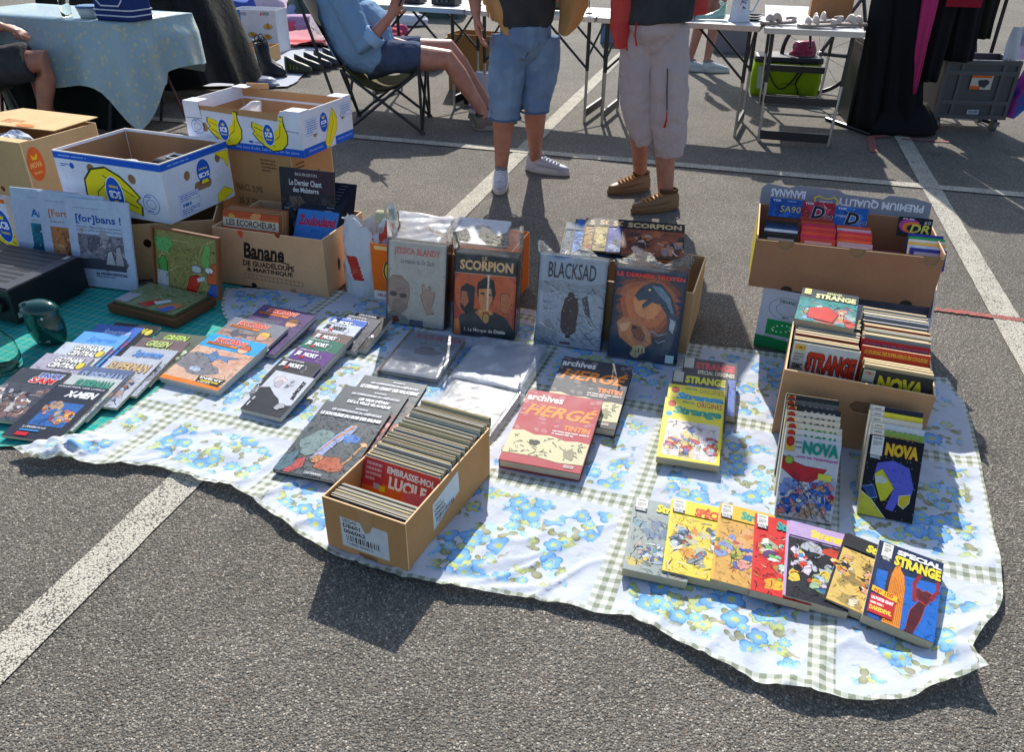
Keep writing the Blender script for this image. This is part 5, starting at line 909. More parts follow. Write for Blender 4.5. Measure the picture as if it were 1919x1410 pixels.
# orange carton: two white albums on top
def tilted(f0_, BL, BR, TL, z0, slope): return plane_fr(BL, BR, TL, z0, slope)
book(plane_fr((838, 452), (938, 462), (868, 407), .25, 12), .012, lambda P: P.r(0, 0, 1, 1, '#c2c2c6').blob(.5, .34, .1, '#5a6a70', 4, None, 14, .6).ln([(.5, .34), (.62, .28), (.72, .4)], .03, '#5a6a70', True).ln([(.5, .34), (.66, .44), (.7, .52)], .03, '#6a7a80', True).ln([(.45, .34), (.34, .3)], .02, '#6a7a80'), 'white album with a small grey bird sketch lying on the orange carton', 'album', 'book', '#b8b8bc', '#30343a', pages='#b8b4ac', hard=True)
r_ = book(plane_fr((712, 448), (818, 462), (760, 399), .25, 12), .014, lambda P: P.r(0, 0, 1, 1, '#c4bebe').blob(.4, .6, .3, '#cdb8b4', 3).blob(.7, .3, .2, '#c8b0a8', 5), 'pale pink wrapped album lying on the orange carton behind the first bundle', 'wrapped_album', 'comic album', '#b8b2b0', pages='#b8b4ac', hard=True); flat_film(r_, plane_fr((712, 448), (818, 462), (760, 399), .25, 12), 14, .02, 'film_white', .006, 2.)
# fanned albums
f7 = plane_fr((1142, 474), (1262, 483), (1169, 414), .275, 14); f7.h = min(f7.h, .31)
FA = [((1169, 414), '#8a4a34', 'SCORPION', ['#b0643c', '#5a2820', '#c08a6a', '#3a3036'], 'topmost fanned album, orange faces under a dark title band'), ((1142, 411), '#34408c', 'SCORPION', ['#2c4890', '#1c3a2c', '#5a74a8'], 'second fanned album, blue picture'), ((1117, 409), '#b09a58', 'SCORPION', ['#96824a', '#6a5a38', '#c8b878'], 'third fanned album, straw yellow picture'), ((1099, 409), '#9a7434', 'SCORPION', ['#9a2c20', '#b08a48', '#c8a868'], 'fourth fanned album, ochre and red picture'), ((1080, 411), '#1f62a4', '', ['#2a74b8', '#1c4468'], 'fifth fanned album, bright blue strip'), ((1062, 416), '#2c485e', '', ['#385468', '#203442'], 'lowest fanned album, slate blue')]
for i, (TL, c, ti, pal, l) in enumerate(FA):
    t0 = f7.p(0, f7.h); t1 = G(*TL, t0.z-.006*i); f = Fr(f7.o+(t1-t0), f7.X, f7.Y, f7.N, f7.w, f7.h)
    book(f, .011, lambda P, c=c, ti=ti, pal=pal, i=i: (P.comic(0, .24, 1, 1, c, pal, 20+i, 2, 7), P.r(0, 0, 1, .24, '#1e2226' if ti else c), P.r(0, 0, .02, 1, '#1c1e22'), P.t(ti, .08, .05, .95, .2, '#c8a878', .04) if ti else None), l, 'album', 'book', '#22262a', pages='#a8a294', hard=True, gloss='satin')
mb = MB(); 
# cassettes
def cas_fr(BL, BR, TL, dep, zb, slope):
    X = fc.X; s = radians(slope); Yv = fc.Y*cos(s)+Z*sin(s); N = X.cross(Yv); p0 = fc.p(0, dep, zb); a, b_, c = (onp(*q, p0, N) for q in (BL, BR, TL)); return Fr(a, X, Yv, N, (b_-a).dot(X), (c-a).dot(Yv))
def tape(f, t, draw, label, col, group=None):
    r_ = empty('cassette_pack', f.p(f.w/2, 0, -t), label, 'cassette', group); mb = MB(col); mb.box(f, 0, 0, -t, f.w, f.h, 0); mb.build('case', 'gloss', r_)
    P = Print(f); draw(P); P.build(r_, 'wrapper_print', 'gloss'); return r_
CP = dict(zb=.1, slope=64, dep=.15)
tape(cas_fr((1439, 404), (1501, 410), (1444, 370), **CP), .016, lambda P: P.comic(0, 0, 1, 1, '#1f4f9c', ['#2f6ac0', '#173c7c', '#3a7ad0'], 3, 0, 9, '#143468').t('TDK', .08, .06, .34, .17, '#c8d0e0', .04).lines(.52, .08, .95, .16, 1, '#a8b8d8', 3).t('SA90', .34, .38, .95, .72, '#c8b078', .0, .05, '#0c2450', .02), 'blue cassette pack with gold lettering, first of the three upright packs', '#1c4488')
tape(cas_fr((1499, 412), (1560, 420), (1504, 376), **CP), .016, lambda P: P.comic(0, 0, 1, 1, '#962433', ['#a83448', '#6a1c28', '#b8485a'], 4, 0, 9, '#5a141e').r(0, .82, 1, 1, '#a83a2c').t('TDK', .08, .05, .36, .16, '#c8d0e0', .04).t('D', .3, .2, .72, .86, '#1a1c2c', .04, .2, '#c8c8d0', .03).t('90', .72, .62, .96, .86, '#1a1c2c', .0, .2, '#c8c8d0', .02), 'red cassette pack with a big initial, second of the three upright packs', '#8a2030')
tape(cas_fr((1560, 422), (1622, 431), (1567, 386), **CP), .016, lambda P: P.comic(0, 0, 1, 1, '#1f5aa8', ['#2f70c4', '#173f88', '#4a8ad8'], 5, 0, 9, '#143c78').t('TDK', .08, .05, .36, .16, '#c8d0e0', .04).t('D', .34, .26, .76, .9, '#151826', .04, .2, '#c8c8d0', .03).t('60', .76, .66, .98, .88, '#151826', .0, .2, '#c8c8d0', .02).t('DYNAMIC', .04, .42, .42, .56, '#c8d0e0', .0, .3), 'blue cassette pack with a black initial, third of the three upright packs', '#1c4c94')
tape(cas_fr((1680, 440), (1743, 446), (1685, 405), **CP), .016, lambda P: (P.r(0, 0, 1, 1, '#16181c'), P.e(.34, .46, .32, .38, '#a83a8a'), P.e(.42, .54, .3, .3, '#d8742c'), P.e(.52, .58, .26, .22, '#1c1e22'), P.t('FUJI', .12, .06, .44, .17, '#b8c0c8', .03), P.t('60', .76, .14, .95, .32, '#c8c8c8', .0, .1), P.t('DR', .36, .36, .94, .82, '#d8cc4c', .02, .2, '#5a5018', .02)), 'black cassette pack with a rainbow disc, alone at the right', '#16181c')
def tape_row(x0, dep, ztop, n, cols, label, group, wd=.112, th=.0168):    # cases filed upright one behind the other, leaning back
    a = .5; Yb = (fc.N*cos(a)+fc.Y*sin(a)).normalized()
    for i in range(n):
        o = fc.p(x0+.002*sin(i*5.), dep+th*1.12*i, ztop-.062+.0035*i); f = Fr(o, fc.X, Yb, None, wd, .068); c = cols[i % len(cols)]; mb = MB(c); mb.box(f, 0, 0, -th, wd, .068, 0)
        mb.box(f, .01, .068, -th+.004, wd*.5, .0686, -.004, mixc(c, '#f0f0f0', .65)); mb.box(f, wd*.56, .068, -th+.003, wd-.01, .0686, -.003, mixc(c, '#f0d0c0', .4)); mb.box(f, .012, .03, 0, wd-.012, .056, .0006, mixc(c, '#e8e4e0', .45)); mb.build('cassette_case', 'gloss', label=label, cat='cassette', group=group)
tape_row(.026, .03, 0.180, 6, ['#2a2622', '#34302c', '#c8ccd4', '#23365c', '#1e2c4a'], 'one of the dark blue and white cassettes filed below the gold lettered pack', 'dark cassettes filed at the left')
tape_row(.15, .03, 0.182, 7, ['#c84a3a', '#b83054', '#c8502c', '#b03a3c'], 'one of the red cassettes filed below the red pack', 'red cassettes filed in the middle')
tape_row(.27, .03, 0.178, 7, ['#c8a8b0', '#d05a2c', '#c04038', '#d05a2c', '#b83a4c'], 'one of the orange red cassettes filed below the black initial pack', 'orange red cassettes filed in the middle')
tape_row(.40, .05, .13, 4, ['#5a1c22', '#481820'], 'one of the dark red clear cassettes low in the carton', 'dark red cassettes low in the carton')
tape_row(.50, .03, 0.184, 6, ['#3a3a90', '#c8c8d0', '#d8a848', '#c8ccc8', '#2f8a4c'], 'one of the green, white and violet cassettes under the rainbow disc pack', 'mixed cassettes filed at the right')
# ================================================================ left end of the stall
def booklet(TRx, TRy, BRx, BRy, TLx, TLy, k, dy, label, draw, c='#b6c2da'):
    yv = radians(-13); X = Vector((cos(yv), sin(yv), 0)); s = radians(80); hor = Z.cross(X); a = G(246, 545, .012) + hor*.014*k; Y = hor*cos(s)+Z*sin(s); N = X.cross(Y); t = onp(TRx, TRy, a, N); h = (t-a).dot(Y); tl = onp(TLx, TLy, a, N); w = (t-tl).dot(X); f = Fr(a+X*((t-a).dot(X)-w), X, Y, N, w, h)
    return book(f, .008, draw, label, 'booklet', 'booklet', c, pages='#c4ccd8')
fr_for = booklet(239, 381, 246, 545, 120, 374, 0, 0, 'white booklet with a blue bracketed title and stormy sea picture, front of three', lambda P: (P.r(0, 0, 1, 1, '#b6c2da'), P.lines(.12, .09, .85, .11, 1, '#8a96b0', 2), P.t('[for]bans !', .14, .17, .86, .28, '#1f4f9c', .03), P.t('Pirates, flibustiers, corsaires', .14, .295, .86, .325, '#3a4a6a', .01), P.t('français (XVII et XVIIIème siècles)', .14, .335, .86, .365, '#3a4a6a', .01), P.comic(.14, .39, .86, .79, '#7a7686', ['#9a94a0', '#5a5868', '#b8b0b4', '#4a4c5c', '#8a8090'], 3, 0, 22, '#3c3a48'), P.poly([(.14, .68), (.4, .66), (.86, .7), (.86, .79), (.14, .79)], '#4a4c5a'), P.poly([(.55, .72), (.6, .58), (.66, .56), (.7, .72)], '#b8b4b8', '#33343c'), P.poly([(.7, .72), (.74, .52), (.8, .5), (.84, .72)], '#a8a4a8', '#33343c'), P.t("de l'EXPOSITION", .36, .815, .86, .85, '#3a4058', .03), P.lines(.36, .86, .86, .88, 1, '#5a6480', 5)))
booklet(193, 369, 205, 540, 68, 364, 1, 0, 'white booklet with an orange bracketed title and amber picture, middle of three', lambda P: (P.r(0, 0, 1, 1, '#b4c0d8'), P.lines(.12, .09, .6, .11, 1, '#8a96b0', 4), P.t('[Fort]', .14, .19, .46, .29, '#c86a2c', .02), P.lines(.14, .31, .5, .34, 1, '#8a8a96', 3), P.comic(.14, .38, .86, .76, '#b87848', ['#c88a5c', '#8a5a3c', '#6a4a38', '#d8a878'], 6, 1, 16)))
booklet(145, 362, 160, 535, 18, 358, 2, 0, 'white booklet with a blue title and undersea picture, rearmost of three', lambda P: (P.r(0, 0, 1, 1, '#b4c0d8'), P.lines(.22, .09, .5, .105, 1, '#8a96b0', 4), P.t('Am', .26, .22, .5, .31, '#1f6ab0', .04), P.lines(.26, .34, .6, .36, 1, '#8a96a6', 3), P.comic(.24, .38, .86, .8, '#147a94', ['#0f6480', '#1f8aa4', '#0c4c68'], 7, 0, 14, '#0c4458')))
# hi-fi receiver
fr = plane_fr((38, 617), (171, 549), (130, 500)); fr.o.z = .012; L_ = fr.w; RXW = .44; rx = empty('hifi_receiver', fr.p(L_/2, .2), 'black hi-fi receiver with vented top at the left edge', 'hi-fi receiver')
mb = MB('#17181c'); mb.box(fr, 0, 0, .012, L_, RXW, .145); mb.build('casing', 'plastic', rx, bevel=.003)
mb = MB('#3c3f46'); mb.box(fr, .008, .008, .1455, L_-.004, RXW-.004, .149); mb.build('top_plate', 'plastic', rx, bevel=.001)
for i in range(9): mb = MB('#101114'); mb.box(fr, .05+i*.034, .06, .1488, .066+i*.034, RXW-.08, .1496); mb.build('vent_slot', 'plastic', rx)
mb = MB('#5a5d64'); mb.box(fr, .0, .0, .1496, L_, .006, .1505); mb.build('edge_trim', 'metal', rx)
for x in (.03, L_-.05): mb = MB('#0c0c0e'); mb.lathe(fr.p(x, .03), [(.018, 0), (.018, .012)], 14); mb.build('foot', 'plastic', rx)
mb = MB('#b0b4ac'); mb.box(fr, .01, -.0012, .03, .05, 0, .05); mb.build('rating_label', 'paper', rx); mb = MB('#b0b4ac'); mb.box(fr, L_-.05, .03, .1501, L_-.02, .05, .1508); mb.build('sticker', 'paper', rx)
fr2 = Fr(fr.p(0, RXW, .0), -fr.Y, Z, -fr.X); mb = MB('#0e0f12'); mb.lathe(fr2.p(.38, .08, 0), [(.03, 0), (.03, .02), (.026, .024)], 24, X=fr2.X, Y=fr2.Y, A=fr2.N); mb.build('volume_knob', 'plastic', rx, smooth=False)
# dark green ceramic piece
o = G(97, 640, .012); pot = empty('ceramic_jug', o, 'dark green glazed ceramic piece with a rounded top beside the receiver', 'ceramic'); mb = MB('#0f3f3c'); rg = []
for j in range(15):
    v = j/14; h_ = .165*v; r_ = .048+.014*sin(pi*min(v*1.15, 1))**.8 if v < .75 else .060*sqrt(max(0, 1-((v-.72)/.29)**2))+.006; lean_ = .012*v*v
    rg.append([o+Vector((cos(2*pi*k/24)*r_*(1+.1*cos(2*pi*k/12)) - lean_, sin(2*pi*k/24)*r_*.85, h_)) for k in range(24)])
mb.loft(rg); mb.build('body', 'ceramic', pot, smooth=True, sub=1)
mb = MB('#123f3c'); mb.tube([o+Vector((-.03, -.01, .135)), o+Vector((-.05, -.012, .15)), o+Vector((-.062, -.012, .146))], [.022, .016, .012], 12); mb.build('spout', 'ceramic', pot, smooth=True)
mb = MB('#d8dcd8'); mb.lathe(o+Vector((.018, -.0435, .112)), [(.005, 0), (.003, .003)], 12, X=(1, 0, 0), Y=(0, 0, 1), A=(0, -1, .3)); mb.build('knob', 'ceramic', pot, smooth=True)
P = Print(Fr(o+Vector((-.02, -.0455, .01)), (1, 0, 0), (0, 0, 1), None, .05, .02)); P.t('PARIS', .1, .1, .9, .55, '#c8ccc8', .02); P.build(pot, 'lettering', 'ceramic')
# glass carafe with a red label
o = G(4, 690, .012); car = empty('glass_carafe', o, 'clear glass carafe with a red label at the left edge', 'carafe'); mb = MB('#fff'); prof = [(.058, 0), (.066, .006), (.068, .05), (.062, .09), (.04, .125), (.026, .145), (.024, .16), (.032, .172), (.029, .172), (.021, .16), (.023, .144), (.037, .123), (.059, .088), (.064, .05), (.062, .008), (.0, .007)]; mb.lathe(o, prof, 36, cap=False); mb.build('glass_body', 'glass', car, smooth=True)
mb = MB('#b02a26'); n = 14; rr = .0692
for i in range(n):
    a, b_ = (radians(-75+100*k/n) for k in (i, i+1)); a -= pi/4*0; q = lambda t_, h_: o+Vector((sin(t_)*rr, -cos(t_)*rr, h_)); mb.add([q(a, .03), q(b_, .03), q(b_, .082), q(a, .082)], [(0, 1, 2, 3)])
mb.build('label', 'print', car)
def arc_text(s_, a0, a1, h0, h1, col):
    vs, fs = text_mesh(s_, .04, 0); mb = MB(); mb.add([o+Vector((sin(radians(a0+(a1-a0)*x))*(rr+.0006), -cos(radians(a0+(a1-a0)*x))*(rr+.0006), h0+(h1-h0)*y)) for x, y in vs], fs, col); mb.build('lettering', 'print', car)
arc_text('MAREI', -65, 15, .057, .077, '#e8e4e0'); arc_text('SUISSE', -65, 18, .036, .05, '#e8e4e0')
# small wooden picture case, lid open
fp = plane_fr((207, 589), (331, 620), (300, 560), 0, 0); fp = Fr(G(206, 590), *(lambda X: (X, Z.cross(X)))((G(331, 621)-G(206, 590)).normalized()), Z, (G(331, 621)-G(206, 590)).length); PD = (G(411, 578)-G(331, 621)).dot(fp.Y); fp.o.z = .013; PW = fp.w
pc = empty('picture_case', fp.p(PW/2, PD/2), 'small brown wooden case, open, with a hay picture inside the lid', 'wooden case'); WD = '#6b4226'
for n_, q in (('tray_side', (0, 0, 0, PW, .012, .032)), ('tray_side', (0, PD-.012, 0, PW, PD, .032)), ('tray_side', (0, .012, 0, .012, PD-.012, .032)), ('tray_side', (PW-.012, .012, 0, PW, PD-.012, .032)), ('tray_bottom', (.012, .012, .001, PW-.012, PD-.012, .008))): mb = MB(WD); mb.box(fp, *q); mb.build(n_, 'wood', pc)
def hay(P, seed, base='#8c8650'):
    rd = random.Random(seed); P.r(0, 0, 1, 1, base)
    for i in range(170): x, y = rd.random(), rd.random(); a = rd.uniform(0, 6.3); l = rd.uniform(.06, .2); P.ln([(x, y), (min(max(x+l*cos(a), 0), 1), min(max(y+l*sin(a), 0), 1))], rd.uniform(.004, .01), rd.choice(['#b0a868', '#9a944e', '#7a763e', '#c8bf86', '#a39c58', '#666a3a']))
    return P
blk = Fr(fp.p(.016, .016, .044), fp.X, fp.Y, Z, PW-.032, PD-.032); mb = MB('#4a4a30'); mb.box(blk, 0, 0, -.035, blk.w, blk.h, 0); mb.build('picture_block', 'card', pc)
P = hay(Print(blk), 3, '#7c8a66'); P.r(0, .55, .2, .95, '#a8aab0').poly([(.35, .9), (.5, .6), (.62, .6), (.52, .95)], '#b83028').poly([(.5, .7), (.65, .5), (.72, .56), (.6, .8)], '#c4ccd0').poly([(.66, .9), (.74, .62), (.94, .55), (.9, .9)], '#c87a4c').poly([(.68, .98), (.8, .7), (.9, .75), (.86, .98)], '#4a6ab0'); P.build(pc, 'picture_print', 'gloss')
a = radians(78); LY = (fp.Y*cos(a)+Z*sin(a)).normalized(); lid = Fr(fp.p(0, PD-.01, .034), fp.X, LY, None, PW, PD*.98)
lid.o = onp(288, 537, lid.o, lid.N); lid.w = (onp(410, 552, lid.o, lid.N)-lid.o).dot(lid.X); lid.h = (onp(296, 425, lid.o, lid.N)-lid.o).dot(lid.Y)
for q in ((0, 0, -.02, .009, lid.h, 0), (lid.w-.009, 0, -.02, lid.w, lid.h, 0), (.009, lid.h-.009, -.02, lid.w-.009, lid.h, 0), (.009, 0, -.02, lid.w-.009, .009, 0)): mb = MB('#7a4c2a'); mb.box(lid, *q); mb.build('lid_frame', 'wood', pc)
mb = MB('#5a3a22'); mb.box(lid, .009, .009, -.016, lid.w-.009, lid.h-.009, -.012); mb.build('lid_back', 'wood', pc)
P = hay(Print(Fr(lid.p(.009, .009, -.0119), lid.X, lid.Y, lid.N, lid.w-.018, lid.h-.018)), 5); P.blob(.14, .25, .12, '#5aa45c', 3, None, 14, .5).blob(.82, .35, .1, '#6aa858', 5, None, 14, .5, .7).blob(.12, .6, .08, '#4f9a48', 6, '#2c4a28').r(.02, .72, .2, 1, '#b4b8bc').e(.66, .58, .08, .06, '#b8bec0', '#4a5056').poly([(.5, .95), (.56, .74), (.66, .68), (.72, .76), (.64, 1), (.5, 1)], '#c02c24', '#5a1410').poly([(.66, .74), (.78, .68), (.8, .74), (.68, .8)], '#c4cace').poly([(.84, .6), (.92, .44), (1, .42), (1, .76), (.84, .8)], '#c8582c', '#5a2410').e(.86, .56, .06, .05, '#d8dcdc', '#4a5056').poly([(.82, .96), (.88, .8), (1, .78), (1, 1), (.82, 1)], '#3c5aa8'); P.tex(0, .1, 1, 1, 300, .03, 3, .3); P.build(pc, 'lid_picture', 'gloss')
# crumpled white carrier bag
o = G(690, 556, .012); bagr = empty('carrier_bag', o, 'white plastic carrier bag with red print, stuffed, between two cartons', 'plastic bag'); mb = MB('#c8ccd2'); rings = []; n = 110
for j in range(57):
    v = j/56; h_ = .30*v; k = max(0, (v-.7)/.3); ring = []
    for i in range(n):
        a = 2*pi*i/n; wx = .098*(1+.12*v)*(1-.1*k); wy = .05*(1+.6*v)*(1-.25*k); r_ = 1+.14*noise.noise((cos(a)*2.4, sin(a)*2.4, v*3))+.07*noise.noise((cos(a)*7, sin(a)*7, v*6))+.03*noise.noise((cos(a)*16, sin(a)*16, v*14))
        p = Vector((cos(a)*wx*r_, sin(a)*wy*r_+.03*v, h_ + k*(.05*noise.noise((cos(a)*2, sin(a)*2, 9))+.02*sin(a*2+1)+.03*max(0, cos(a-.5)))))
        ring.append(o+Vector((.02*v, .05, 0))+p)
    rings.append(ring)
mb.loft(rings, None, cap=False)
for q, f_ in enumerate(mb.f):
    c = sum((Vector(mb.v[i]) for i in f_), Vector())/len(f_)-o
    if (c.x < .0 and .07 < c.z < .17 and c.y < .03 and abs(c.x+.045+.25*(c.z-.12)) < .022) or (c.x > .035 and .20 < c.z < .31 and c.y < .06 and noise.noise((c.x*30, c.z*26, 2)) > -.25): mb.c[q] = lin('#b83a2c')
mb.build('bag_body', 'gloss', bagr, smooth=True)
for sx in (-1, 1):
    mb = MB('#c4c8cc'); b0 = o+Vector((.02+sx*.06, .06, .28)); mb.loft([[b0+Vector((sx*.01*j+.03*cos(q*pi/4)*(1-.1*j), .012*sin(q*pi/4), .024*j-.004*j*j)) for q in range(8)] for j in range(4)], None, cap=False); mb.build('handle', 'gloss', bagr, smooth=True)
mb = MB('#b8b490'); c = o+Vector((.045, .09, .31)); mb.lathe(c, [(.024, 0), (.03, .08), (.028, .08), (.022, .004)], 20, X=(0, .3, 1), Y=(.2, 1, 0), A=(1, .0, -.1)); mb.build('rolled_poster', 'paper', label='rolled cream paper poking out of the white carrier bag', cat='paper roll')
# ================================================================ neighbouring stalls
ALU, BLK = '#a8abae', '#1c1d20'
def table_top(fr, w, d, z, root, col='#c6cad0'):
    mb = MB(col); mb.box(fr, 0, 0, z-.022, w, d, z); mb.build('table_top', 'plastic', root)
    for q in ((-.004, -.006, z-.032, w+.004, 0, z+.002), (-.004, d, z-.032, w+.004, d+.006, z+.002), (-.006, 0, z-.032, 0, d, z+.002), (w, 0, z-.032, w+.006, d, z+.002)): mb = MB(ALU); mb.box(fr, *q); mb.build('edge_trim', 'metal', root)
def leg(root, a, b_, zj=.5):
    a, b_ = Vector(a), Vector(b_); j = a.lerp(b_, zj); mb = MB(ALU); mb.tube([a, j], .0105, 8); mb.build('leg', 'metal', root); mb = MB(BLK); mb.tube([j, b_], .0135, 8); mb.build('leg_sleeve', 'plastic', root)
def brace(root, a, b_, r=.009): mb = MB(BLK); mb.tube([a, b_], r, 6); mb.build('brace', 'metal' if r < .005 else 'plastic', root)
def long_table(x, y, yaw, w, d, z, label, legs, group='white folding tables of the next stall'):
    f = yaw_fr(x, y, 0, yaw); t = empty('folding_table', f.p(w/2, d/2), label, 'table', group); table_top(f, w, d, z, t)
    for lx, s in legs:
        for yy in (.06, d-.06): leg(t, f.p(lx, yy, 0), f.p(lx, yy, z-.024), .52); brace(t, f.p(lx, yy, z*.52), f.p(lx+s*.34, yy, z-.03))
        mb = MB(BLK); mb.box(f, lx-.008, .06, .04, lx+.008, d-.06, .1); mb.build('foot_bar', 'plastic', t); brace(t, f.p(lx, .06, .46), f.p(lx, d-.06, z-.05))
    return f, t
TZ = .735
fA, tA = long_table(-1.42, 6.86, -21, 1.1, .6, TZ, 'white folding table behind the seated man', [(.25, 1), (.98, -1)])
fB, tB = long_table(-.37, 6.42, -21, .98, .6, TZ, 'white folding table between the two standing men', [(.12, 1), (.93, -1)])
fC, tC = long_table(.57, 6.05, -20, 1.09, .6, TZ, 'white folding table with a flowered jug on it', [(.06, 1), (1.03, -1)])
fD = yaw_fr(1.615, 5.6, 0, -15); WD_, LD = .6, 1.5; tD = empty('folding_table', fD.p(.3, .7), 'white folding table carrying sandals, with ladder like legs', 'table', 'white folding tables of the next stall'); table_top(fD, WD_, LD, TZ, tD)
for yy in (.1, LD-.1):
    for xx in (.05, WD_-.05): leg(tD, fD.p(xx+(.02 if xx < .3 else -.02), yy-.04, 0), fD.p(xx, yy, TZ-.024), .55)
    for zz, h_ in ((.02, .06), (.26, .05)): mb = MB(BLK); mb.box(fD, .07, yy-.045, zz, WD_-.07, yy-.03, zz+h_); mb.build('cross_bar', 'plastic', tD)
    brace(tD, fD.p(.3, yy, .62), fD.p(.3, yy+(.3 if yy < .7 else -.3), TZ-.03))
# sandals
def sandal(fr, label):
    t = empty('sandal', fr.o, label, 'sandal', 'silvery sandals on the white table'); L = .25
    def w_(s): return .034+.012*sin(pi*min(s*1.1, 1))-.008*cos(s*pi*2)*.5
    rg = [[fr.p(L*s, w_(s)*cos(a)*(.6 if i in (0, 8) else 1), .012+.012*sin(a)+.006*(1-s)) for a in (k*pi/5 for k in range(10))] for i, s in enumerate(j/8 for j in range(9))]
    mb = MB('#8a7d74'); mb.loft(rg); mb.build('sole', 'leather', t, smooth=True)
    for s, r_, h_ in ((.74, .008, .026), (.54, .009, .034)):
        mb = MB('#b4aaa4'); mb.tube([fr.p(L*s, w_(s)*cos(a)*1.02, .018+h_*sin(a)) for a in (k*pi/8 for k in range(9))], [(.026, .003)]*9, 8); mb.build('strap', 'leather', t, smooth=True)
    mb = MB('#a89c96'); mb.tube([fr.p(L*.2*(1-.9*sin(a)), w_(.2)*cos(a), .034+.008*sin(a)) for a in (k*pi/8 for k in range(9))], [(.004, .009)]*9, 8); mb.build('heel_strap', 'leather', t, smooth=True)
for i, (x, y, a, l) in enumerate([(.10, .2, 200-15, 'leftmost silvery sandal at the front of the white table'), (.34, .12, 187-15, 'silvery sandal second from the left on the white table'), (.5, .24, 15-15, 'silvery sandal third from the left on the white table'), (.40, .36, 170, 'silvery sandal behind the others on the white table')]):
    f = yaw_fr(*fD.p(x, y, TZ+.002), a+8); f.o = f.o - f.X*.1; sandal(f, l)
f = fD.sub(.3, .75, TZ); car1, S = carton('shoe_carton', 'brown cardboard box standing behind the sandals', Fr(f.o, f.X, f.Y, Z, .28), .22, .16, '#8a5f3e')
# jug and other china on table C
o = fC.p(.93, .22, TZ+.001); jg = empty('flowered_jug', o, 'white china jug with blue flowers on the folding table', 'jug'); mb = MB('#c4c8d2'); mb.lathe(o, [(.07, 0), (.075, .008), (.066, .02), (.062, .1), (.055, .16), (.058, .2), (.053, .2), (.05, .16)], 28, cap=False); mb.build('body', 'ceramic', jg, smooth=True)
mb = MB('#c4c8d2'); mb.tube([o+Vector((.056, 0, .18)), o+Vector((.1, 0, .19)), o+Vector((.115, 0, .13)), o+Vector((.09, 0, .07)), o+Vector((.062, 0, .06))], .008, 8); mb.build('handle', 'ceramic', jg, smooth=True)
mb = MB('#c4c8d2'); mb.tube([o+Vector((-.05, 0, .17)), o+Vector((-.07, 0, .2))], [.02, .012], 10); mb.build('spout', 'ceramic', jg, smooth=True)
P = Print(Fr(o+Vector((-.032, -.0665, .06)), (1, 0, 0), (0, .04, 1), None, .064, .09)); rd = random.Random(4)
for i in range(9): P.blob(rd.uniform(.2, .8), rd.uniform(.1, .7), rd.uniform(.05, .1), rd.choice(['#2c3f8a', '#4454a0', '#26346c']), rd.random(), None, 9, .6)
P.ln([(.5, .5), (.45, .9)], .03, '#34488a'); P.build(jg, 'painted_flowers', 'ceramic')
o = fC.p(.74, .2, TZ+.001); mb = MB('#8fb8a8'); rt = empty('glass_shoe', o, 'pale green glass ornament shaped like a slipper on the folding table', 'glass ornament'); mb.loft([[o+Vector((-.1+.2*s+.012*cos(a), .04*(1-.4*s)*cos(a), .01+(.02+.07*s*s)*max(0, sin(a)))) for a in (k*pi/6 for k in range(12))] for s in (j/8 for j in range(9))]); mb.build('body', 'ceramic', rt, smooth=True); mb = MB('#a8ccc0'); mb.tube([o+Vector((.06, 0, .07)), o+Vector((.09, .02, .11)), o+Vector((.05, .0, .12)), o+Vector((.07, -.02, .09))], .008, 8); mb.build('bow', 'ceramic', rt, smooth=True)
o = fC.p(.6, .22, TZ+.001); mb = MB('#c4b8c4'); rt = empty('cut_glass_bowl', o, 'spiky cut glass bowl left of the glass slipper', 'bowl'); rg = [[o+Vector((cos(2*pi*k/32)*r_*(1+.07*(k % 2)), sin(2*pi*k/32)*r_*(1+.07*(k % 2)), h_)) for k in range(32)] for r_, h_ in ((.03, 0), (.06, .03), (.085, .08), (.08, .08), (.05, .03))]; mb.loft(rg, cap=False); mb.build('bowl_body', 'gloss', rt)
o = fC.p(1.02, .32, TZ+.001)
for i in range(3): mb = MB(['#26282c', '#8a8078', '#2c2c30'][i]); mb.lathe(o+Vector((0, 0, .016*i)), [(.03, 0), (.055, .012), (.056, .014), (.03, .004)], 22); mb.build('small_plate', 'ceramic', smooth=True, label=['black small plate at the bottom of the pile right of the jug', 'tan small plate in the middle of the pile right of the jug', 'dark small plate on top of the pile right of the jug'][i], cat='plate')
# goods on table B and A
o = fB.sub(.62, .15, TZ+.03); rt = empty('painted_chest', o.o, 'small painted olive chest on the table between the standing men', 'chest'); mb = MB('#5c573a'); mb.box(o, -.1, 0, 0, .12, .14, .16); mb.build('chest_body', 'wood', rt, bevel=.006); mb = MB('#26241e'); mb.box(o, -.11, -.006, -.012, .13, .15, 0); mb.build('base', 'wood', rt)
for xx in (-.09, .1): mb = MB('#1e1c18'); mb.lathe(o.p(xx, .02, -.03), [(.014, 0), (.018, .018)], 10); mb.build('foot', 'wood', rt)
for i, (x, l) in enumerate(((.8, 'white china figure with thin black stand, nearer the red jacket'), (.88, 'white china figure beside another on the table'))):
    o = fB.p(x, .2, TZ+.001); rt = empty('china_figure', o, l, 'ornament'); mb = MB('#1c1c20'); mb.tube([o, o+Vector((0, 0, .09))], .004, 6); mb.build('stem', 'plastic', rt); mb = MB('#c8ccd4'); mb.lathe(o+Vector((0, 0, .09)), [(.01, 0), (.03, .02), (.026, .05), (.012, .07)], 14); mb.build('figure', 'ceramic', rt, smooth=True); mb = MB('#1c1c20'); mb.lathe(o, [(.026, 0), (.024, .008)], 14); mb.build('base', 'plastic', rt)
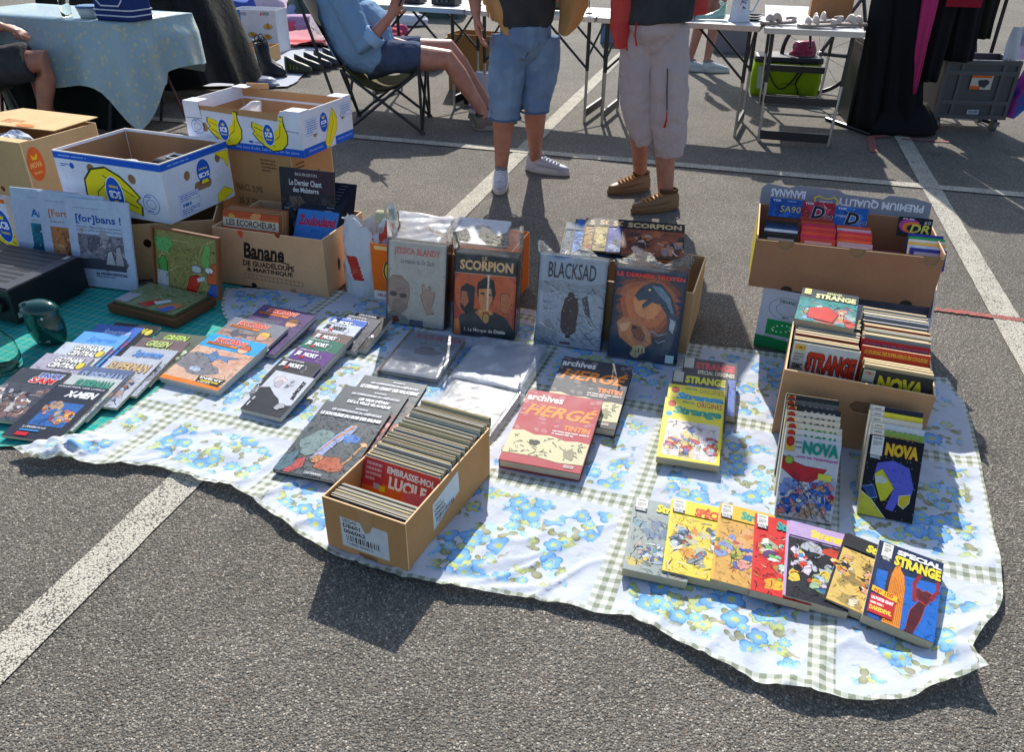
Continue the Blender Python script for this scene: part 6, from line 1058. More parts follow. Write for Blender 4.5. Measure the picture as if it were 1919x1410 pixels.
for x, w_, l in ((.58, .16, 'black electronic box at the left of the rear table'), (.86, .2, 'black electronic box with knobs on the rear table')):
    o = fA.sub(x, .15, TZ); rt = empty('radio', o.o, l, 'electronics'); mb = MB('#1a1b1f'); mb.box(o, -w_/2, 0, .004, w_/2, .14, .07); mb.build('casing', 'plastic', rt, bevel=.006)
    for k in range(3): mb = MB('#55575c'); mb.lathe(o.p(-.04+.04*k, -.006, .035), [(.009, 0), (.008, .008)], 10, X=o.X, Y=Z, A=-o.Y); mb.build('knob', 'plastic', rt)
# things below and behind the rear tables
ca, S = carton('brown_carton', 'large brown carton standing under the rear table behind the sitter', (lambda f: Fr(f.p(.62, .72, .001), f.X, f.Y, Z, .62))(fA), .3, .46, '#8f6c42')
fy = yaw_fr(-.42, 6.75, .0, -21); fy.w = .3; tb, S = carton('yellow_printed_box', 'black and yellow printed box on the ground beside the denim shorts', fy, .24, .16, '#c8b878'); P = Print(S['front']); P.r(0, .55, 1, 1, '#1c1c1e').e(.3, .3, .16, .2, '#c89a2c').e(.3, .3, .1, .12, '#d8cca0').e(.7, .3, .16, .2, '#c89a2c').e(.7, .3, .1, .12, '#d8cca0'); P.build(tb, 'print_front', 'card')
def sack(name, o, rx_, ry_, h_, col, label, cat, mat='gloss', seed=1, stripes=None):
    mb = MB(col); rg = []
    for j in range(15):
        v = j/14; ring = []
        for i in range(30):
            a = 2*pi*i/30; r_ = (1-.35*v*v)*(1+.16*noise.noise((cos(a)*2+seed, sin(a)*2, v*3))+.06*noise.noise((cos(a)*7, sin(a)*7+seed, v*7))); ring.append(Vector(o)+Vector((cos(a)*rx_*r_, sin(a)*ry_*r_, h_*v*(1+.12*noise.noise((cos(a)*1.5, sin(a)*1.5, seed))))))
        rg.append(ring)
    mb.loft(rg)
    if stripes:
        for q, f_ in enumerate(mb.f):
            if (q // 30) in stripes[1]: mb.c[q] = lin(stripes[0])
    return mb.build(name, mat, smooth=True, label=label, cat=cat)
sack('shopping_bag', (-.24, 6.42, 0), .12, .1, .3, '#b4b2bc', 'pale shopping bag with violet stripes by the sitter\'s feet', 'bag', stripes=('#5a5a94', (2, 4)))
# lime cool bag
o = G(1472, 180); cb = empty('cool_bag', o, 'lime green cool bag with dark handles under the sandal table', 'cool bag'); fg = yaw_fr(o.x, o.y+.12, .004, -12); mb = MB('#8fae1e'); rg = []
for j in range(9):
    v = j/8; rg.append([fg.p(.27*(1-.04*v+.08*sin(pi*v))*max(-1, min(1, 1.35*cos(a))), .17*max(-1, min(1, 1.35*sin(a)))*(1+.06*sin(pi*v)), .3*v+.012*noise.noise((cos(a)*3, sin(a)*3, v*3))) for a in (2*pi*k/28 for k in range(28))])
mb.loft(rg); mb.build('body', 'cloth', cb, smooth=True)
mb = MB('#2a2c30'); mb.loft([[fg.p(.275*max(-1, min(1, 1.35*cos(a)))*s, .175*max(-1, min(1, 1.35*sin(a)))*s, h_) for a in (2*pi*k/28 for k in range(28))] for s, h_ in ((1, .27), (1.02, .285), (1, .315), (.9, .318))]); mb.build('zip_rim', 'leather', cb, smooth=True)
for x in (-.17, .1):
    mb = MB('#26282c'); mb.tube([fg.p(x+.02*cos(k), -.182-.004*sin(k*2), .02+.032*k) for k in range(9)], [(.016, .004)]*9, 8); mb.build('strap', 'cloth', cb, smooth=True)
mb = MB('#26282c'); mb.tube([fg.p(-.17+.0225*k, -.19-.02*sin(pi*k/12), .23-.16*sin(pi*k/12)) for k in range(13)], [(.013, .004)]*13, 8); mb.build('handle', 'cloth', cb, smooth=True)
mb = MB('#c0ccb8'); mb.add([fg.p(-.235, -.1815, .06), fg.p(-.19, -.1825, .06), fg.p(-.185, -.184, .24), fg.p(-.245, -.184, .24)], [(0, 1, 2, 3)]); mb.build('pale_panel', 'cloth', cb)
P = Print(Fr(fg.p(-.04, -.187, .1), fg.X, Z, -fg.Y, .12, .03)); P.t('isotherme', .05, .2, .95, .85, '#5a7a14', .01); P.build(cb, 'lettering', 'cloth')
sack('plastic_pouch', fg.p(.12, 0, .31), .11, .08, .12, '#a83c58', 'crumpled pink plastic pouch stuck in the lime cool bag', 'plastic bag', seed=4)
# ---- dark clothes rail, crate trolley and black chest at the right
rk = empty('clothes_rail', (2.9, 6.2, 0), 'clothes rail hung with long black garments and one pink one', 'clothes rail')
mb = MB('#2a2a2e'); mb.tube([(2.45, 6.05, 1.62), (3.6, 6.45, 1.62)], .014, 8); mb.build('rail', 'metal', rk)
for x, y in ((2.47, 6.06), (3.58, 6.44)): mb = MB('#2a2a2e'); mb.tube([(x, y, .03), (x, y, 1.62)], .014, 8); mb.build('upright', 'metal', rk); mb = MB('#2a2a2e'); mb.tube([(x+.08, y-.24, .015), (x-.08, y+.24, .015)], .014, 8); mb.build('foot', 'metal', rk)
def garment(top, bot, w0, w1, yy, col, seed):
    mb = MB(col); rg = []; a0, a1 = WY(*top, yy), WY(*bot, yy); a0 = a0+(a0-a1)*max(0, (1.6-a0.z)/(a0.z-a1.z))
    for j in range(17):
        v = j/16; c = a0.lerp(a1, v); wd = w0+(w1-w0)*v; rg.append([Vector((c.x+wd*cos(a)*(1+.1*sin(5*a+seed)*v)+.01*noise.noise((c.z*4, a, seed)), yy+(.05+.5*wd*v)*sin(a)*(1+.3*sin(6*a+seed*2)*v), c.z)) for a in (2*pi*k/40 for k in range(40))])
    mb.loft(rg); return mb.build('garment', 'cloth', rk, smooth=True)
garment((1672, 0), (1640, 236), .11, .17, 6.02, '#17181b', 1); garment((1705, 0), (1680, 238), .10, .16, 5.98, '#141518', 2); garment((1742, 0), (1706, 172), .075, .03, 5.9, '#b8386e', 3); garment((1775, 0), (1735, 150), .09, .07, 5.96, '#1b1b1e', 4); garment((1815, 0), (1790, 112), .11, .1, 6.0, '#18181c', 5); garment((1850, 0), (1832, 70), .08, .07, 6.08, '#26231f', 6)
mb = MB('#8a1c2c'); mb.box(yaw_fr(WY(1772, 12, 5.84).x, 5.84, WY(1772, 12, 5.84).z, -10), 0, 0, 0, .22, .02, .07); mb.build('red_band', 'cloth', rk)
mb = MB('#17181b'); rg = [[Vector((2.8+.3*cos(a)*s*(1+.1*sin(5*a)), 5.98+.18*sin(a)*s*(1+.12*sin(4*a)), h_)) for a in (2*pi*k/40 for k in range(40))] for s, h_ in ((1.0, .012), (.97, .05), (.8, .12), (.6, .2))]; mb.loft(rg); mb.build('trailing_hem', 'cloth', rk, smooth=True)
fq = yaw_fr(2.52, 6.2, .002, -8); bc = empty('black_chest', fq.p(.16, .2), 'black moulded storage chest beside the clothes rail', 'storage chest'); mb = MB('#1d1e21'); mb.box(fq, 0, 0, 0, .34, .4, .56); mb.build('chest_body', 'plastic', bc, bevel=.01); mb = MB('#2c2e33'); mb.box(fq, -.01, -.01, .561, .35, .41, .6); mb.build('lid', 'plastic', bc, bevel=.008)
for zz in (.14, .28, .42): mb = MB('#26272b'); mb.box(fq, .03, -.006, zz, .31, 0, zz+.05); mb.build('rib', 'plastic', bc)
mb = MB('#c8ccd4'); fz = fq.sub(.02, .02, .6); mb.loft([[fz.p(.15+.13*cos(a)*(1+.1*sin(3*a)), .18+.14*sin(a), .004+h_+.008*sin(4*a)) for a in (2*pi*k/20 for k in range(20))] for h_ in (0, .02)]); mb.build('plastic_cover', 'film_white', smooth=True, label='wrinkled clear plastic lying on the black chest', cat='plastic sheet')
# grey crate on a dolly
c0 = G(1748, 236); fg2 = yaw_fr(3.05, 6.0, .1, -6); CW, CDp, CHh = .5, .36, .4; cr = empty('folding_crate', fg2.p(CW/2, CDp/2, -.1), 'dark grey folding crate with an orange label on a dolly', 'crate')
for q in ((0, 0, 0, CW, .02, CHh), (0, CDp-.02, 0, CW, CDp, CHh), (0, .02, 0, .02, CDp-.02, CHh), (CW-.02, .02, 0, CW, CDp-.02, CHh), (.02, .02, .001, CW-.02, CDp-.02, .02)): mb = MB('#3b3c42'); mb.box(fg2, *q); mb.build('wall_panel', 'plastic', cr, bevel=.004)
for xx in (0, .1, .38, CW-.024): mb = MB('#45464c'); mb.box(fg2, xx, -.012, .02, xx+.024, 0, CHh-.02); mb.build('rib', 'plastic', cr)
for zz in (.0, .1, .3, CHh-.03): mb = MB('#45464c'); mb.box(fg2, 0, -.014, zz, CW, -.002, zz+.03); mb.build('rim', 'plastic', cr)
F_ = Fr(fg2.p(.18, -.0135, .2), fg2.X, Z, -fg2.Y, .16, .12); P = Print(F_); P.r(.05, .05, .95, .95, '#b8b0a8').r(.05, .05, .9, .3, '#d0602c').r(.05, .75, .5, .95, '#d0602c').blob(.6, .6, .2, '#3b3c42', 3); P.build(cr, 'torn_label', 'paper')
P = Print(Fr(fg2.p(.22, -.015, .035), fg2.X, Z, -fg2.Y, .08, .03)); P.r(0, 0, 1, 1, '#b8bcc0').bars(.08, .15, .92, .8, 3); P.build(cr, 'barcode_label', 'paper')
for xx, yy in ((.05, .04), (CW-.05, .04), (.05, CDp-.05), (CW-.05, CDp-.05)): mb = MB('#55565a'); mb.lathe(fg2.p(xx-.012, yy, -.05), [(.045, 0), (.045, .024)], 18, X=fg2.Y, Y=Z, A=fg2.X); mb.build('castor', 'plastic', cr)
mb = MB('#c4c8d0'); fl = yaw_fr(3.42, 5.98, .5, 4); rg = [[fl.p(.17*u_, .02*sin(u_*9+h_*3)-.015*(h_), h_*.22+(.012*sin(u_*60) if h_ == 0 else 0)) for u_ in (k/24 for k in range(25))] for h_ in (0, .25, .5, .75, 1)]; mb.loft(rg, cap=False, closed=False); rt = mb.build('lace_cloth', 'cloth', smooth=True, label='white lace cloth hanging over the grey crate', cat='lace')
mb = MB('#6a2422'); mb.box(yaw_fr(3.02, 6.0, .02, -6), 0, 0, 0, .1, .14, .03); mb.build('dark_red_book', 'print', label='dark red book on the ground between the rail and the crate', cat='book'); 
# deck chair with purple galaxy cloth
dk = empty('deck_chair', (3.7, 6.0, 0), 'deck chair with white tube frame and purple blue cloth at the right edge', 'deck chair'); mb = MB('#b8bcc8')
pts = [(3.58, 5.72, .9), (3.56, 5.7, .2), (3.57, 5.68, .06), (3.6, 5.66, .025), (3.7, 5.65, .02), (4.0, 5.66, .02)]; mb.tube(smooth_line([Vector(p) for p in pts]), .014, 10); mb.build('tube_frame', 'plastic', dk, smooth=True)
mb = MB('#b8bcc8'); mb.tube([(3.52, 5.98, .6), (3.7, 5.9, 1.3)], .012, 10); mb.build('tube_frame', 'plastic', dk, smooth=True)
b = NB('galaxy'); p = b.pos(); n1 = b.noise(p, 5, 5); col = b.ramp(n1, [(.3, '#1b1440'), (.45, '#4a2a84'), (.55, '#a83a8a'), (.62, '#3a6ab8'), (.75, '#241a58')]); MAT['galaxy'] = b.out(col, .8, None, .2)
mb = MB(); rg = [[Vector((3.52+.06*u_+.16*v+.5*u_*v, 6.02-.12*u_-.2*v+.03*sin(6*u_), .12+.95*v)) for u_ in (k/10 for k in range(11))] for v in (j/10 for j in range(11))]; mb.loft(rg, cap=False, closed=False); mb.build('seat_cloth', MAT['galaxy'], dk, smooth=True)
# bicycle wheel behind table D
bw = empty('bicycle', (2.75, 7.35, 0), 'bicycle partly hidden behind the sandal table', 'bicycle')
for cx_, l in ((2.62, 1), (3.55, 1)):
    c = Vector((cx_, 7.35-.12*(cx_-2.6), .33)); R_ = .32; ax = Vector((.99, -.12, 0)); mb = MB('#18181a'); ring = [c+ax*(cos(2*pi*k/40)*R_)+Z*(sin(2*pi*k/40)*R_) for k in range(41)]; mb.tube(ring, .018, 8, cap=False); wo_ = mb.build('tyre', 'plastic', bw, smooth=True)
    for k in range(14): mb = MB('#8a8c90'); mb.tube([c, c+ax*(cos(2*pi*k/14)*R_)+Z*(sin(2*pi*k/14)*R_)], .0016, 4); mb.build('spoke', 'metal', wo_)
    mb = MB('#8a8c90'); mb.lathe(c-Vector((0, .03, 0)), [(.02, 0), (.02, .06)], 12, X=(1, 0, 0), Y=(0, 0, 1), A=(0, 1, 0)); mb.build('hub', 'metal', wo_)
A_, B_ = Vector((2.62, 7.35, .33)), Vector((3.55, 7.24, .33)); bb, st, hd = Vector((3.02, 7.3, .3)), Vector((2.88, 7.32, .78)), Vector((3.4, 7.26, .8))
for a, c in ((bb, st), (bb, hd), (st, hd), (A_, bb), (A_, st), (B_, hd)): mb = MB('#3c4046'); mb.tube([a, c], .016, 8); mb.build('frame_tube', 'plastic', bw)
mb = MB('#1a1a1c'); mb.tube([st, st+Vector((0, 0, .12))], .012, 8); mb.build('seat_post', 'metal', bw); mb = MB('#1a1a1c'); mb.tube([st+Vector((-.12, 0, .13)), st+Vector((0, 0, .14)), st+Vector((.14, 0, .13))], [.06, .05, .02], 10); mb.build('saddle', 'leather', bw, smooth=True)
mb = MB('#1a1a1c'); mb.tube([hd+Vector((0, -.26, .18)), hd+Vector((.04, 0, .16)), hd+Vector((0, .26, .18))], .013, 8); mb.build('handlebar', 'metal', bw)
# ---- left neighbour: table under a pale blue cloth
b = NB('blue_print_cloth'); p = b.pos(); v1 = b.n('ShaderNodeTexVoronoi'); v1.inputs['Scale'].default_value = 30; b.l(p, v1.inputs[0]); sp = b.n('ShaderNodeSeparateColor'); b.l(v1.outputs['Color'], sp.inputs[0])
col = b.mix(b.step(v1.outputs['Distance'], .25, .5), b.ramp(sp.outputs[0], [(.2, '#8ba4ae'), (.5, '#a9ae90'), (.8, '#b4b8a0')]), '#8fa9b2'); MAT['blue_print_cloth'] = b.out(col, .35, b.bump(b.noise(p, 9, 4), .4, .02), .4)
q0, q1, q2 = G(17, 33, .74), G(217, 47, .74), G(317, 26, .74); ux = (q1-q0); ux.z = 0; ux.normalize(); uy = Z.cross(ux); fL = Fr(q1, ux, uy, Z); fL.o.z = 0; TWl, TDl = 1.45, .7
lt = empty('covered_table', fL.p(-TWl/2, TDl/2), 'table at the left under a pale blue patterned oilcloth', 'table')
mb = MB('#55504a'); mb.box(fL, -TWl+.02, .02, .71, -.02, TDl-.02, .735); mb.build('table_top', 'wood', lt)
for xx in (-TWl+.1, -.12):
    for yy in (.1, TDl-.1): mb = MB('#5a2c30'); mb.tube([fL.p(xx, yy, .01), fL.p(xx+(.25 if xx < -.7 else -.25), yy, .71)], .012, 8); mb.build('leg', 'plastic', lt); mb = MB('#33363c'); mb.tube([fL.p(xx+(.25 if xx < -.7 else -.25), yy, .01), fL.p(xx, yy, .71)], .012, 8); mb.build('leg', 'plastic', lt)
mb = MB(); rg = []; n = 120
per = 2*(TWl+TDl)
def edge_pt(t_):
    t_ = t_ % per
    if t_ < TWl: return (-TWl+t_, 0, 0, -1)
    t_ -= TWl
    if t_ < TDl: return (0, t_, 1, 0)
    t_ -= TDl
    if t_ < TWl: return (-t_, TDl, 0, 1)
    return (-TWl, TDl-(t_-TWl), -1, 0)
for j in range(12):
    v = j/11; ring = []
    for i in range(n):
        t_ = per*i/n; x, y, nx, ny = edge_pt(t_); dc = min(abs(t_-TWl), .5); drop = .38+.22*math.exp(-(dc/.12)**2)+.02*sin(t_*9) - (.06 if x > -.01 and y > .3 else 0)
        cx_, cy_ = (nx, ny); k = math.exp(-(dc/.1)**2); ox, oy = (nx*(1-k)+.7*k, ny*(1-k)-.7*k) if dc < .45 else (nx, ny)
        fl_ = .03+.05*v*(1+sin(t_*17)*.5)+.09*v*k; ring.append(fL.p(x+ox*fl_*min(1, v*3), y+oy*fl_*min(1, v*3), .742-drop*v))
    rg.append(ring)
mb.loft([[fL.p(-TWl/2+(edge_pt(per*i/n)[0]+TWl/2)*s, TDl/2+(edge_pt(per*i/n)[1]-TDl/2)*s, .743) for i in range(n)] for s in (.02, .5, 1)]+rg, cap=False); mb.build('oilcloth', MAT['blue_print_cloth'], lt, smooth=True)
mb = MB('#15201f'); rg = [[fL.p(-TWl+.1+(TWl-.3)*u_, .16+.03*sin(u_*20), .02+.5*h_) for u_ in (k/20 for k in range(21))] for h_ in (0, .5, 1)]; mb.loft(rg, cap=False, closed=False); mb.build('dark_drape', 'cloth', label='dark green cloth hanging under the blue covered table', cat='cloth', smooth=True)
# things on it
o = fL.p(-.55, .16, .744); bt = empty('water_bottle', o, 'clear plastic water bottle on the blue covered table', 'bottle'); mb = MB('#fff'); mb.lathe(o, [(.03, 0), (.034, .01), (.034, .06), (.03, .08), (.034, .1), (.033, .17), (.014, .21), (.013, .23)], 20); mb.build('bottle_body', 'glass', bt, smooth=True); mb = MB('#b8c4d0'); mb.lathe(o+Vector((0, 0, .23)), [(.015, 0), (.015, .018)], 14); mb.build('cap', 'plastic', bt)
o = fL.p(-.40, .2, .744); bx2 = empty('food_tub', o, 'clear food tub with a blue lid on the blue covered table', 'food tub'); mb = MB('#b8c0c4'); mb.lathe(o, [(.055, 0), (.07, .06)], 24); mb.build('tub', 'plastic', bx2, smooth=True); mb = MB('#2f6a9a'); mb.lathe(o+Vector((0, 0, .06)), [(.073, 0), (.074, .012), (.06, .016)], 24); mb.build('lid', 'plastic', bx2)
o = fL.p(-.3, .26, .744); mb = MB('#c8442c'); rt = empty('knife', o, 'red handled tool standing up on the blue covered table', 'tool'); mb.tube([o, o+Vector((0, 0, .06)), o+Vector((-.01, 0, .13))], [.012, .009, .013], 8); mb.build('handle', 'plastic', rt, smooth=True); mb = MB('#b8bcc0'); mb.box(Fr(o, (1, 0, 0), (0, 1, 0)), -.009, -.002, .13, .005, .002, .2); mb.build('blade', 'metal', rt)
fcb = fL.sub(-.13, .22, .744); cbl = empty('blue_cool_bag', fcb.o, 'navy cool bag with white piping on the blue covered table', 'cool bag'); mb = MB('#26386e'); rg = [[fcb.p(.15*s*max(-1, min(1, 1.3*cos(a))), .1*s*max(-1, min(1, 1.3*sin(a))), h_) for a in (2*pi*k/28 for k in range(28))] for s, h_ in ((.98, .0), (1.02, .02), (1, .06), (.97, .16), (.9, .24), (.7, .27))]; mb.loft(rg); mb.build('bag_body', 'cloth', cbl, smooth=True)
for h_ in (.032, .065): mb = MB('#c4cad8'); mb.tube([fcb.p(.154*max(-1, min(1, 1.3*cos(a))), .104*max(-1, min(1, 1.3*sin(a))), h_) for a in (2*pi*k/28 for k in range(29))], .0045, 6, cap=False); mb.build('piping', 'cloth', cbl)
mb = MB('#c4cad8'); mb.tube([fcb.p(-.1, -.103, .24), fcb.p(-.1, -.106, .12), fcb.p(-.07, -.107, .09), fcb.p(.07, -.107, .09), fcb.p(.1, -.106, .12), fcb.p(.1, -.103, .24)], .005, 6); mb.build('pocket_piping', 'cloth', cbl)
# ---- black film covered table behind it
fK = yaw_fr(-2.62, 6.55, 0, -10); kt = empty('film_table', fK.p(-.5, .4), 'table draped in shiny black plastic behind the blue table', 'table')
mb = MB('#16171a'); rg = []
base = [(-1.1, 0), (-.5, 0), (.0, 0), (.12, .3), (.1, .8), (-1.1, .8)]
outl = resample([Vector((x, y, 0)) for x, y in base+base[:1]], 80)
for j in range(14):
    v = j/13; rg.append([fK.p((p.x+.45)*(1+.02*v)+(.16*v if p.x > -.2 else 0)-.45+.02*v*sin(i*.9), (p.y-.4)*(1+.05*v)+.4+.03*v*sin(i*.7), .8-.68*v+(.05*v*sin(i*.33) if v > .6 else 0)) for i, p in enumerate(outl)])
mb.loft([[fK.p((p.x+.45)*s-.45, (p.y-.4)*s+.4, .8) for p in outl] for s in (.02, 1)]+rg, cap=False); mb.build('black_film', 'blackfilm', kt, smooth=True)
mb = MB('#44464a'); mb.tube([fK.p(.05, .85, .01), fK.p(.05, .85, 1.1)], .012, 8); mb.build('post', 'metal', kt)
cb2, S = carton('goods_carton', 'tan carton standing on the black draped table', Fr(fK.p(-.75, .12, .802), fK.X, fK.Y, Z, .45), .3, .16, '#a8825c')
mb = MB('#c8ccd0'); mb.box(fK, -.24, .06, .802, -.05, .26, .86); mb.build('white_box', 'card', label='small white box at the corner of the black draped table', cat='box')
# ---- goods on the ground, rear left
def sheet(name, pts, col, label, z=.008, wr=.012, mat='cloth', seed=0):
    P4 = [G(*p) for p in pts]; mb = MB(col); n = 34; vs = []
    for j in range(n+1):
        for i in range(n+1):
            u_, v = i/n, j/n; p = P4[0]*(1-u_)*(1-v)+P4[1]*u_*(1-v)+P4[2]*u_*v+P4[3]*(1-u_)*v; vs.append((p.x+.04*noise.noise((p.x*3, p.y*3, seed)), p.y+.05*noise.noise((p.x*3, p.y*3, seed+5)), z+wr*(1+noise.noise((p.x*5, p.y*3, seed+1)))+.5*wr*noise.noise((p.x*14, p.y*11, seed))))
    mb.add(vs, [(j*(n+1)+i, j*(n+1)+i+1, (j+1)*(n+1)+i+1, (j+1)*(n+1)+i) for j in range(n) for i in range(n)]); return mb.build(name, mat, smooth=True, label=label, cat='cloth')
sheet('white_sheet', [(330, 168), (540, 165), (640, 96), (470, 80)], '#b4b8c2', 'white ground sheet under the rubber boots and shoes', .006, .012, seed=1)
sheet('pink_sheet', [(520, 92), (640, 92), (660, 44), (560, 40)], '#c8848c', 'pink ground sheet behind the row of shoes', .02, .03, seed=2)
sheet('red_hem', [(522, 95), (612, 93), (612, 88), (524, 89)], '#b03a3c', 'red cloth edge along the front of the pink sheet', .07, .012, seed=9)
sheet('lilac_sheet', [(450, 40), (620, 38), (700, 8), (470, 6)], '#a89aac', 'pale lilac ground sheet with clothes at the rear', .02, .04, seed=3)
fS = yaw_fr(-2.98, 9.1, .02, -8); sb, S = carton('appliance_box', 'white appliance box with pictures of dishes and a blue strap', Fr(fS.o, fS.X, fS.Y, Z, .48), .3, .42, '#b6b9c0'); 
P = Print(S['front']); P.t('SEB', .18, .06, .34, .13, '#6a6e78', .03).t('SEB', .7, .05, .86, .12, '#55585f', .03).poly([(.64, .12), (.67, .05), (.7, .12)], '#c0262e').r(.14, 0, .2, 1, '#3a6ab4').poly([(.62, .9), (1, .84), (1, 1), (.62, 1)], '#8ab83a')
for x, y in ((.8, .38), (.42, .58), (.76, .62), (.42, .8)): P.e(x, y, .11, .07, '#8a8478').e(x, y-.01, .09, .05, '#b8983c').blob(x, y-.01, .05, '#9a6a2c', x*9, None, 9, .6)
for y in (.22, .45, .68): P.r(.04, y, .13, y+.16, '#8a8e96').r(.04, y+.15, .22, y+.17, '#33353c')
P.build(sb, 'print_front', 'card')
rd = random.Random(8); fT = yaw_fr(-2.3, 9.6, .02, -8); gb = empty('gold_tinsel_pack', fT.o, 'clear pack of golden tinsel beside the appliance box', 'pack'); mb = MB('#c4c0b8'); mb.box(fT, 0, 0, 0, .5, .22, .3); mb.build('pack', 'film_white', gb, bevel=.03)
mb = MB('#a8762c')
for i in range(150): x, y, z_ = rd.uniform(.03, .47), rd.uniform(-.004, .2), rd.uniform(.02, .22); mb.tube([fT.p(x, y, z_), fT.p(x+rd.uniform(-.04, .04), y, z_+rd.uniform(.01, .05))], .004, 4, rd.choice(['#a8762c', '#c89a48', '#7a4a1c', '#d8b878', '#8a3c1c']))
mb.build('tinsel', 'gloss', gb, kind='stuff')
for i, (x, y, h_, c, l) in enumerate([(.15, 10.6, .2, '#b0b4c8', 'heap of white clothes at the rear left'), (-.35, 10.9, .16, '#a888a8', 'heap of lilac clothes at the rear left'), (.55, 10.3, .12, '#b04858', 'heap of crimson clothes behind the seated man')]): sack('clothes_heap', (-2.3+x, y, .03), .4, .25, h_, c, l, 'clothes', 'cloth', seed=i+3)
sack('striped_bag', (-3.2, 10.2, .02), .2, .15, .4, '#3c54a0', 'blue striped bag on the lilac sheet', 'bag', 'cloth', 9, ('#b8bcd0', (3, 6, 9)))
sack('dark_green_tub', (-2.75, 12.4, .0), .5, .35, .5, '#1d3a38', 'dark green tub far behind the goods', 'tub', 'plastic', 12)
# rubber boots
def boot(x, y, a, label, s=1.):
    f = yaw_fr(x, y, .02, a); t = empty('rubber_boot', f.o, label, 'boots'); mb = MB('#23252a')
    rg = [[f.p(s*(cx_+rx_*cos(q)), s*ry_*sin(q), s*h_) for q in (2*pi*k/20 for k in range(20))] for cx_, rx_, ry_, h_ in ((.065, .115, .043, .015), (.065, .12, .046, .05), (.04, .095, .046, .085), (.0, .06, .048, .12), (-.012, .054, .05, .18), (-.014, .064, .058, .27), (-.012, .06, .054, .27), (-.012, .05, .046, .2))]; mb.loft(rg, cap=False); mb.build('boot_shaft', 'leather', t, smooth=True)
    mb = MB('#16171a'); mb.loft([[f.p(s*(.065+.125*cos(q)*k_), s*.05*sin(q)*k_, s*h_) for q in (2*pi*k/20 for k in range(20))] for h_, k_ in ((0, .98), (.018, 1))]); mb.build('sole', 'plastic', t)
    for sy in (-.03, .03): mb = MB('#1b1c20'); mb.tube([f.p(s*(-.012+.03*cos(q)), s*sy, s*(.27+.045*sin(q))) for q in (pi*k/8 for k in range(9))], .005, 6); mb.build('pull_loop', 'plastic', t)
boot(-2.29, 7.75, -14, 'nearer black spotted rubber boot with pull loops', 1.05); boot(-2.37, 7.95, -14, 'further black spotted rubber boot with pull loops', 1.05)
def trainer(x, y, a, c1, c2, label, tall=0.):
    f = yaw_fr(x, y, .02, a); t = empty('shoe', f.o, label, 'shoe', 'shoes in a row on the white sheet'); mb = MB(c1); rg = []
    for j in range(9):
        s = j/8; hh = .085-.05*s**1.5+.012*sin(s*3)+(tall*(1-s*2.2) if s < .45 else 0); wv = .036+.012*sin(pi*s)-(.015 if j in (0, 8) else 0); rg.append([f.p(.27*s-.1, wv*cos(q), .02+(hh if sin(q) > 0 else .012)*sin(q)) for q in (2*pi*k/14 for k in range(14))])
    mb.loft(rg); mb.build('upper', 'leather', t, smooth=True); mb = MB('#2a2b2e'); mb.loft([[f.p(.03+.145*cos(q)*k_, (.046-.008*cos(q))*sin(q)*k_, h_) for q in (2*pi*k/18 for k in range(18))] for h_, k_ in ((0, .97), (.022, 1))]); mb.build('sole', 'plastic', t)
    for k in range(3): mb = MB(c2); mb.tube([f.p(-.02+.035*k, .05*cos(q), .035+.055*(1-.18*k)*sin(q)) for q in (pi*i/6 for i in range(7))], [(.006, .002)]*7, 6); mb.build('stripe', 'leather', t)
for i in range(9):
    c = [('#3a3f2c', '#8ab02c'), ('#2c3028', '#9ac03a'), ('#26282c', '#8a8c90'), ('#3c3e42', '#b8bcc0'), ('#2a2b30', '#c03a3c'), ('#303236', '#8a8c90'), ('#24262a', '#b8bcc0'), ('#5a5c60', '#26282c'), ('#b8bcc0', '#222428')][i]
    trainer(-2.08+.062*i, 7.95+.135*i, -18+(i % 3)*4, c[0], c[1], ['green striped dark shoe next to the rubber boots', 'green striped dark shoe second in the row', 'dark shoe with grey stripes third in the row', 'grey shoe with pale stripes fourth in the row', 'dark shoe with red stripes fifth in the row', 'charcoal shoe with grey stripes sixth in the row', 'black shoe with pale stripes seventh in the row', 'mid grey shoe with dark stripes eighth in the row', 'white shoe with dark stripes at the far end of the row'][i], .04)
fW = yaw_fr(-2.78, 8.0, .02, -6); wb, S = carton('white_goods_box', 'open white box with a camera in it beside the boots', Fr(fW.o, fW.X, fW.Y, Z, .32), .22, .12, '#b8bcc4'); mb = MB('#1b1c1f'); mb.box(fW, .08, .08, .1, .2, .15, .16); rt = empty('camera_item', fW.p(.14, .1, .1), 'black camera lying in the open white box', 'camera'); mb.build('camera_body', 'plastic', rt, bevel=.008); mb = MB('#26272b'); mb.lathe(fW.p(.14, .08, .13), [(.028, 0), (.026, .03)], 16, X=fW.X, Y=Z, A=-fW.Y); mb.build('lens', 'plastic', rt)
ct, S = carton('tan_goods_carton', 'low tan carton between the appliance box and the boots', Fr(Vector((-2.95, 8.5, .02)), Vector((.99, -.12, 0)), Vector((.12, .99, 0)), Z, .5), .3, .14, '#a8855c')
sack('grey_plastic_bag', (-2.28, 7.35, .01), .2, .12, .07, '#8f94a8', 'flattened grey plastic bag in front of the boots', 'plastic bag', seed=15)
for x, y, w_, d_, h_, c, l in [(-1.05, 8.3, .3, .25, .24, '#8a6a48', 'open brown carton under the rear table'), (-.75, 9.0, .3, .22, .2, '#a08058', 'tan carton far behind the rear table'), (1.0, 10.2, .5, .3, .3, '#54708a', 'blue box far behind the tables'), (2.2, 9.6, .4, .3, .25, '#6a6a70', 'grey box far behind the sandal table'), (-1.4, 12.5, .6, .4, .5, '#3c4a44', 'dark box far behind the seated man')]:
    carton('far_carton', l, Fr(Vector((x, y, .002)), Vector((.97, -.24, 0)), Vector((.24, .97, 0)), Z, w_), d_, h_, c)

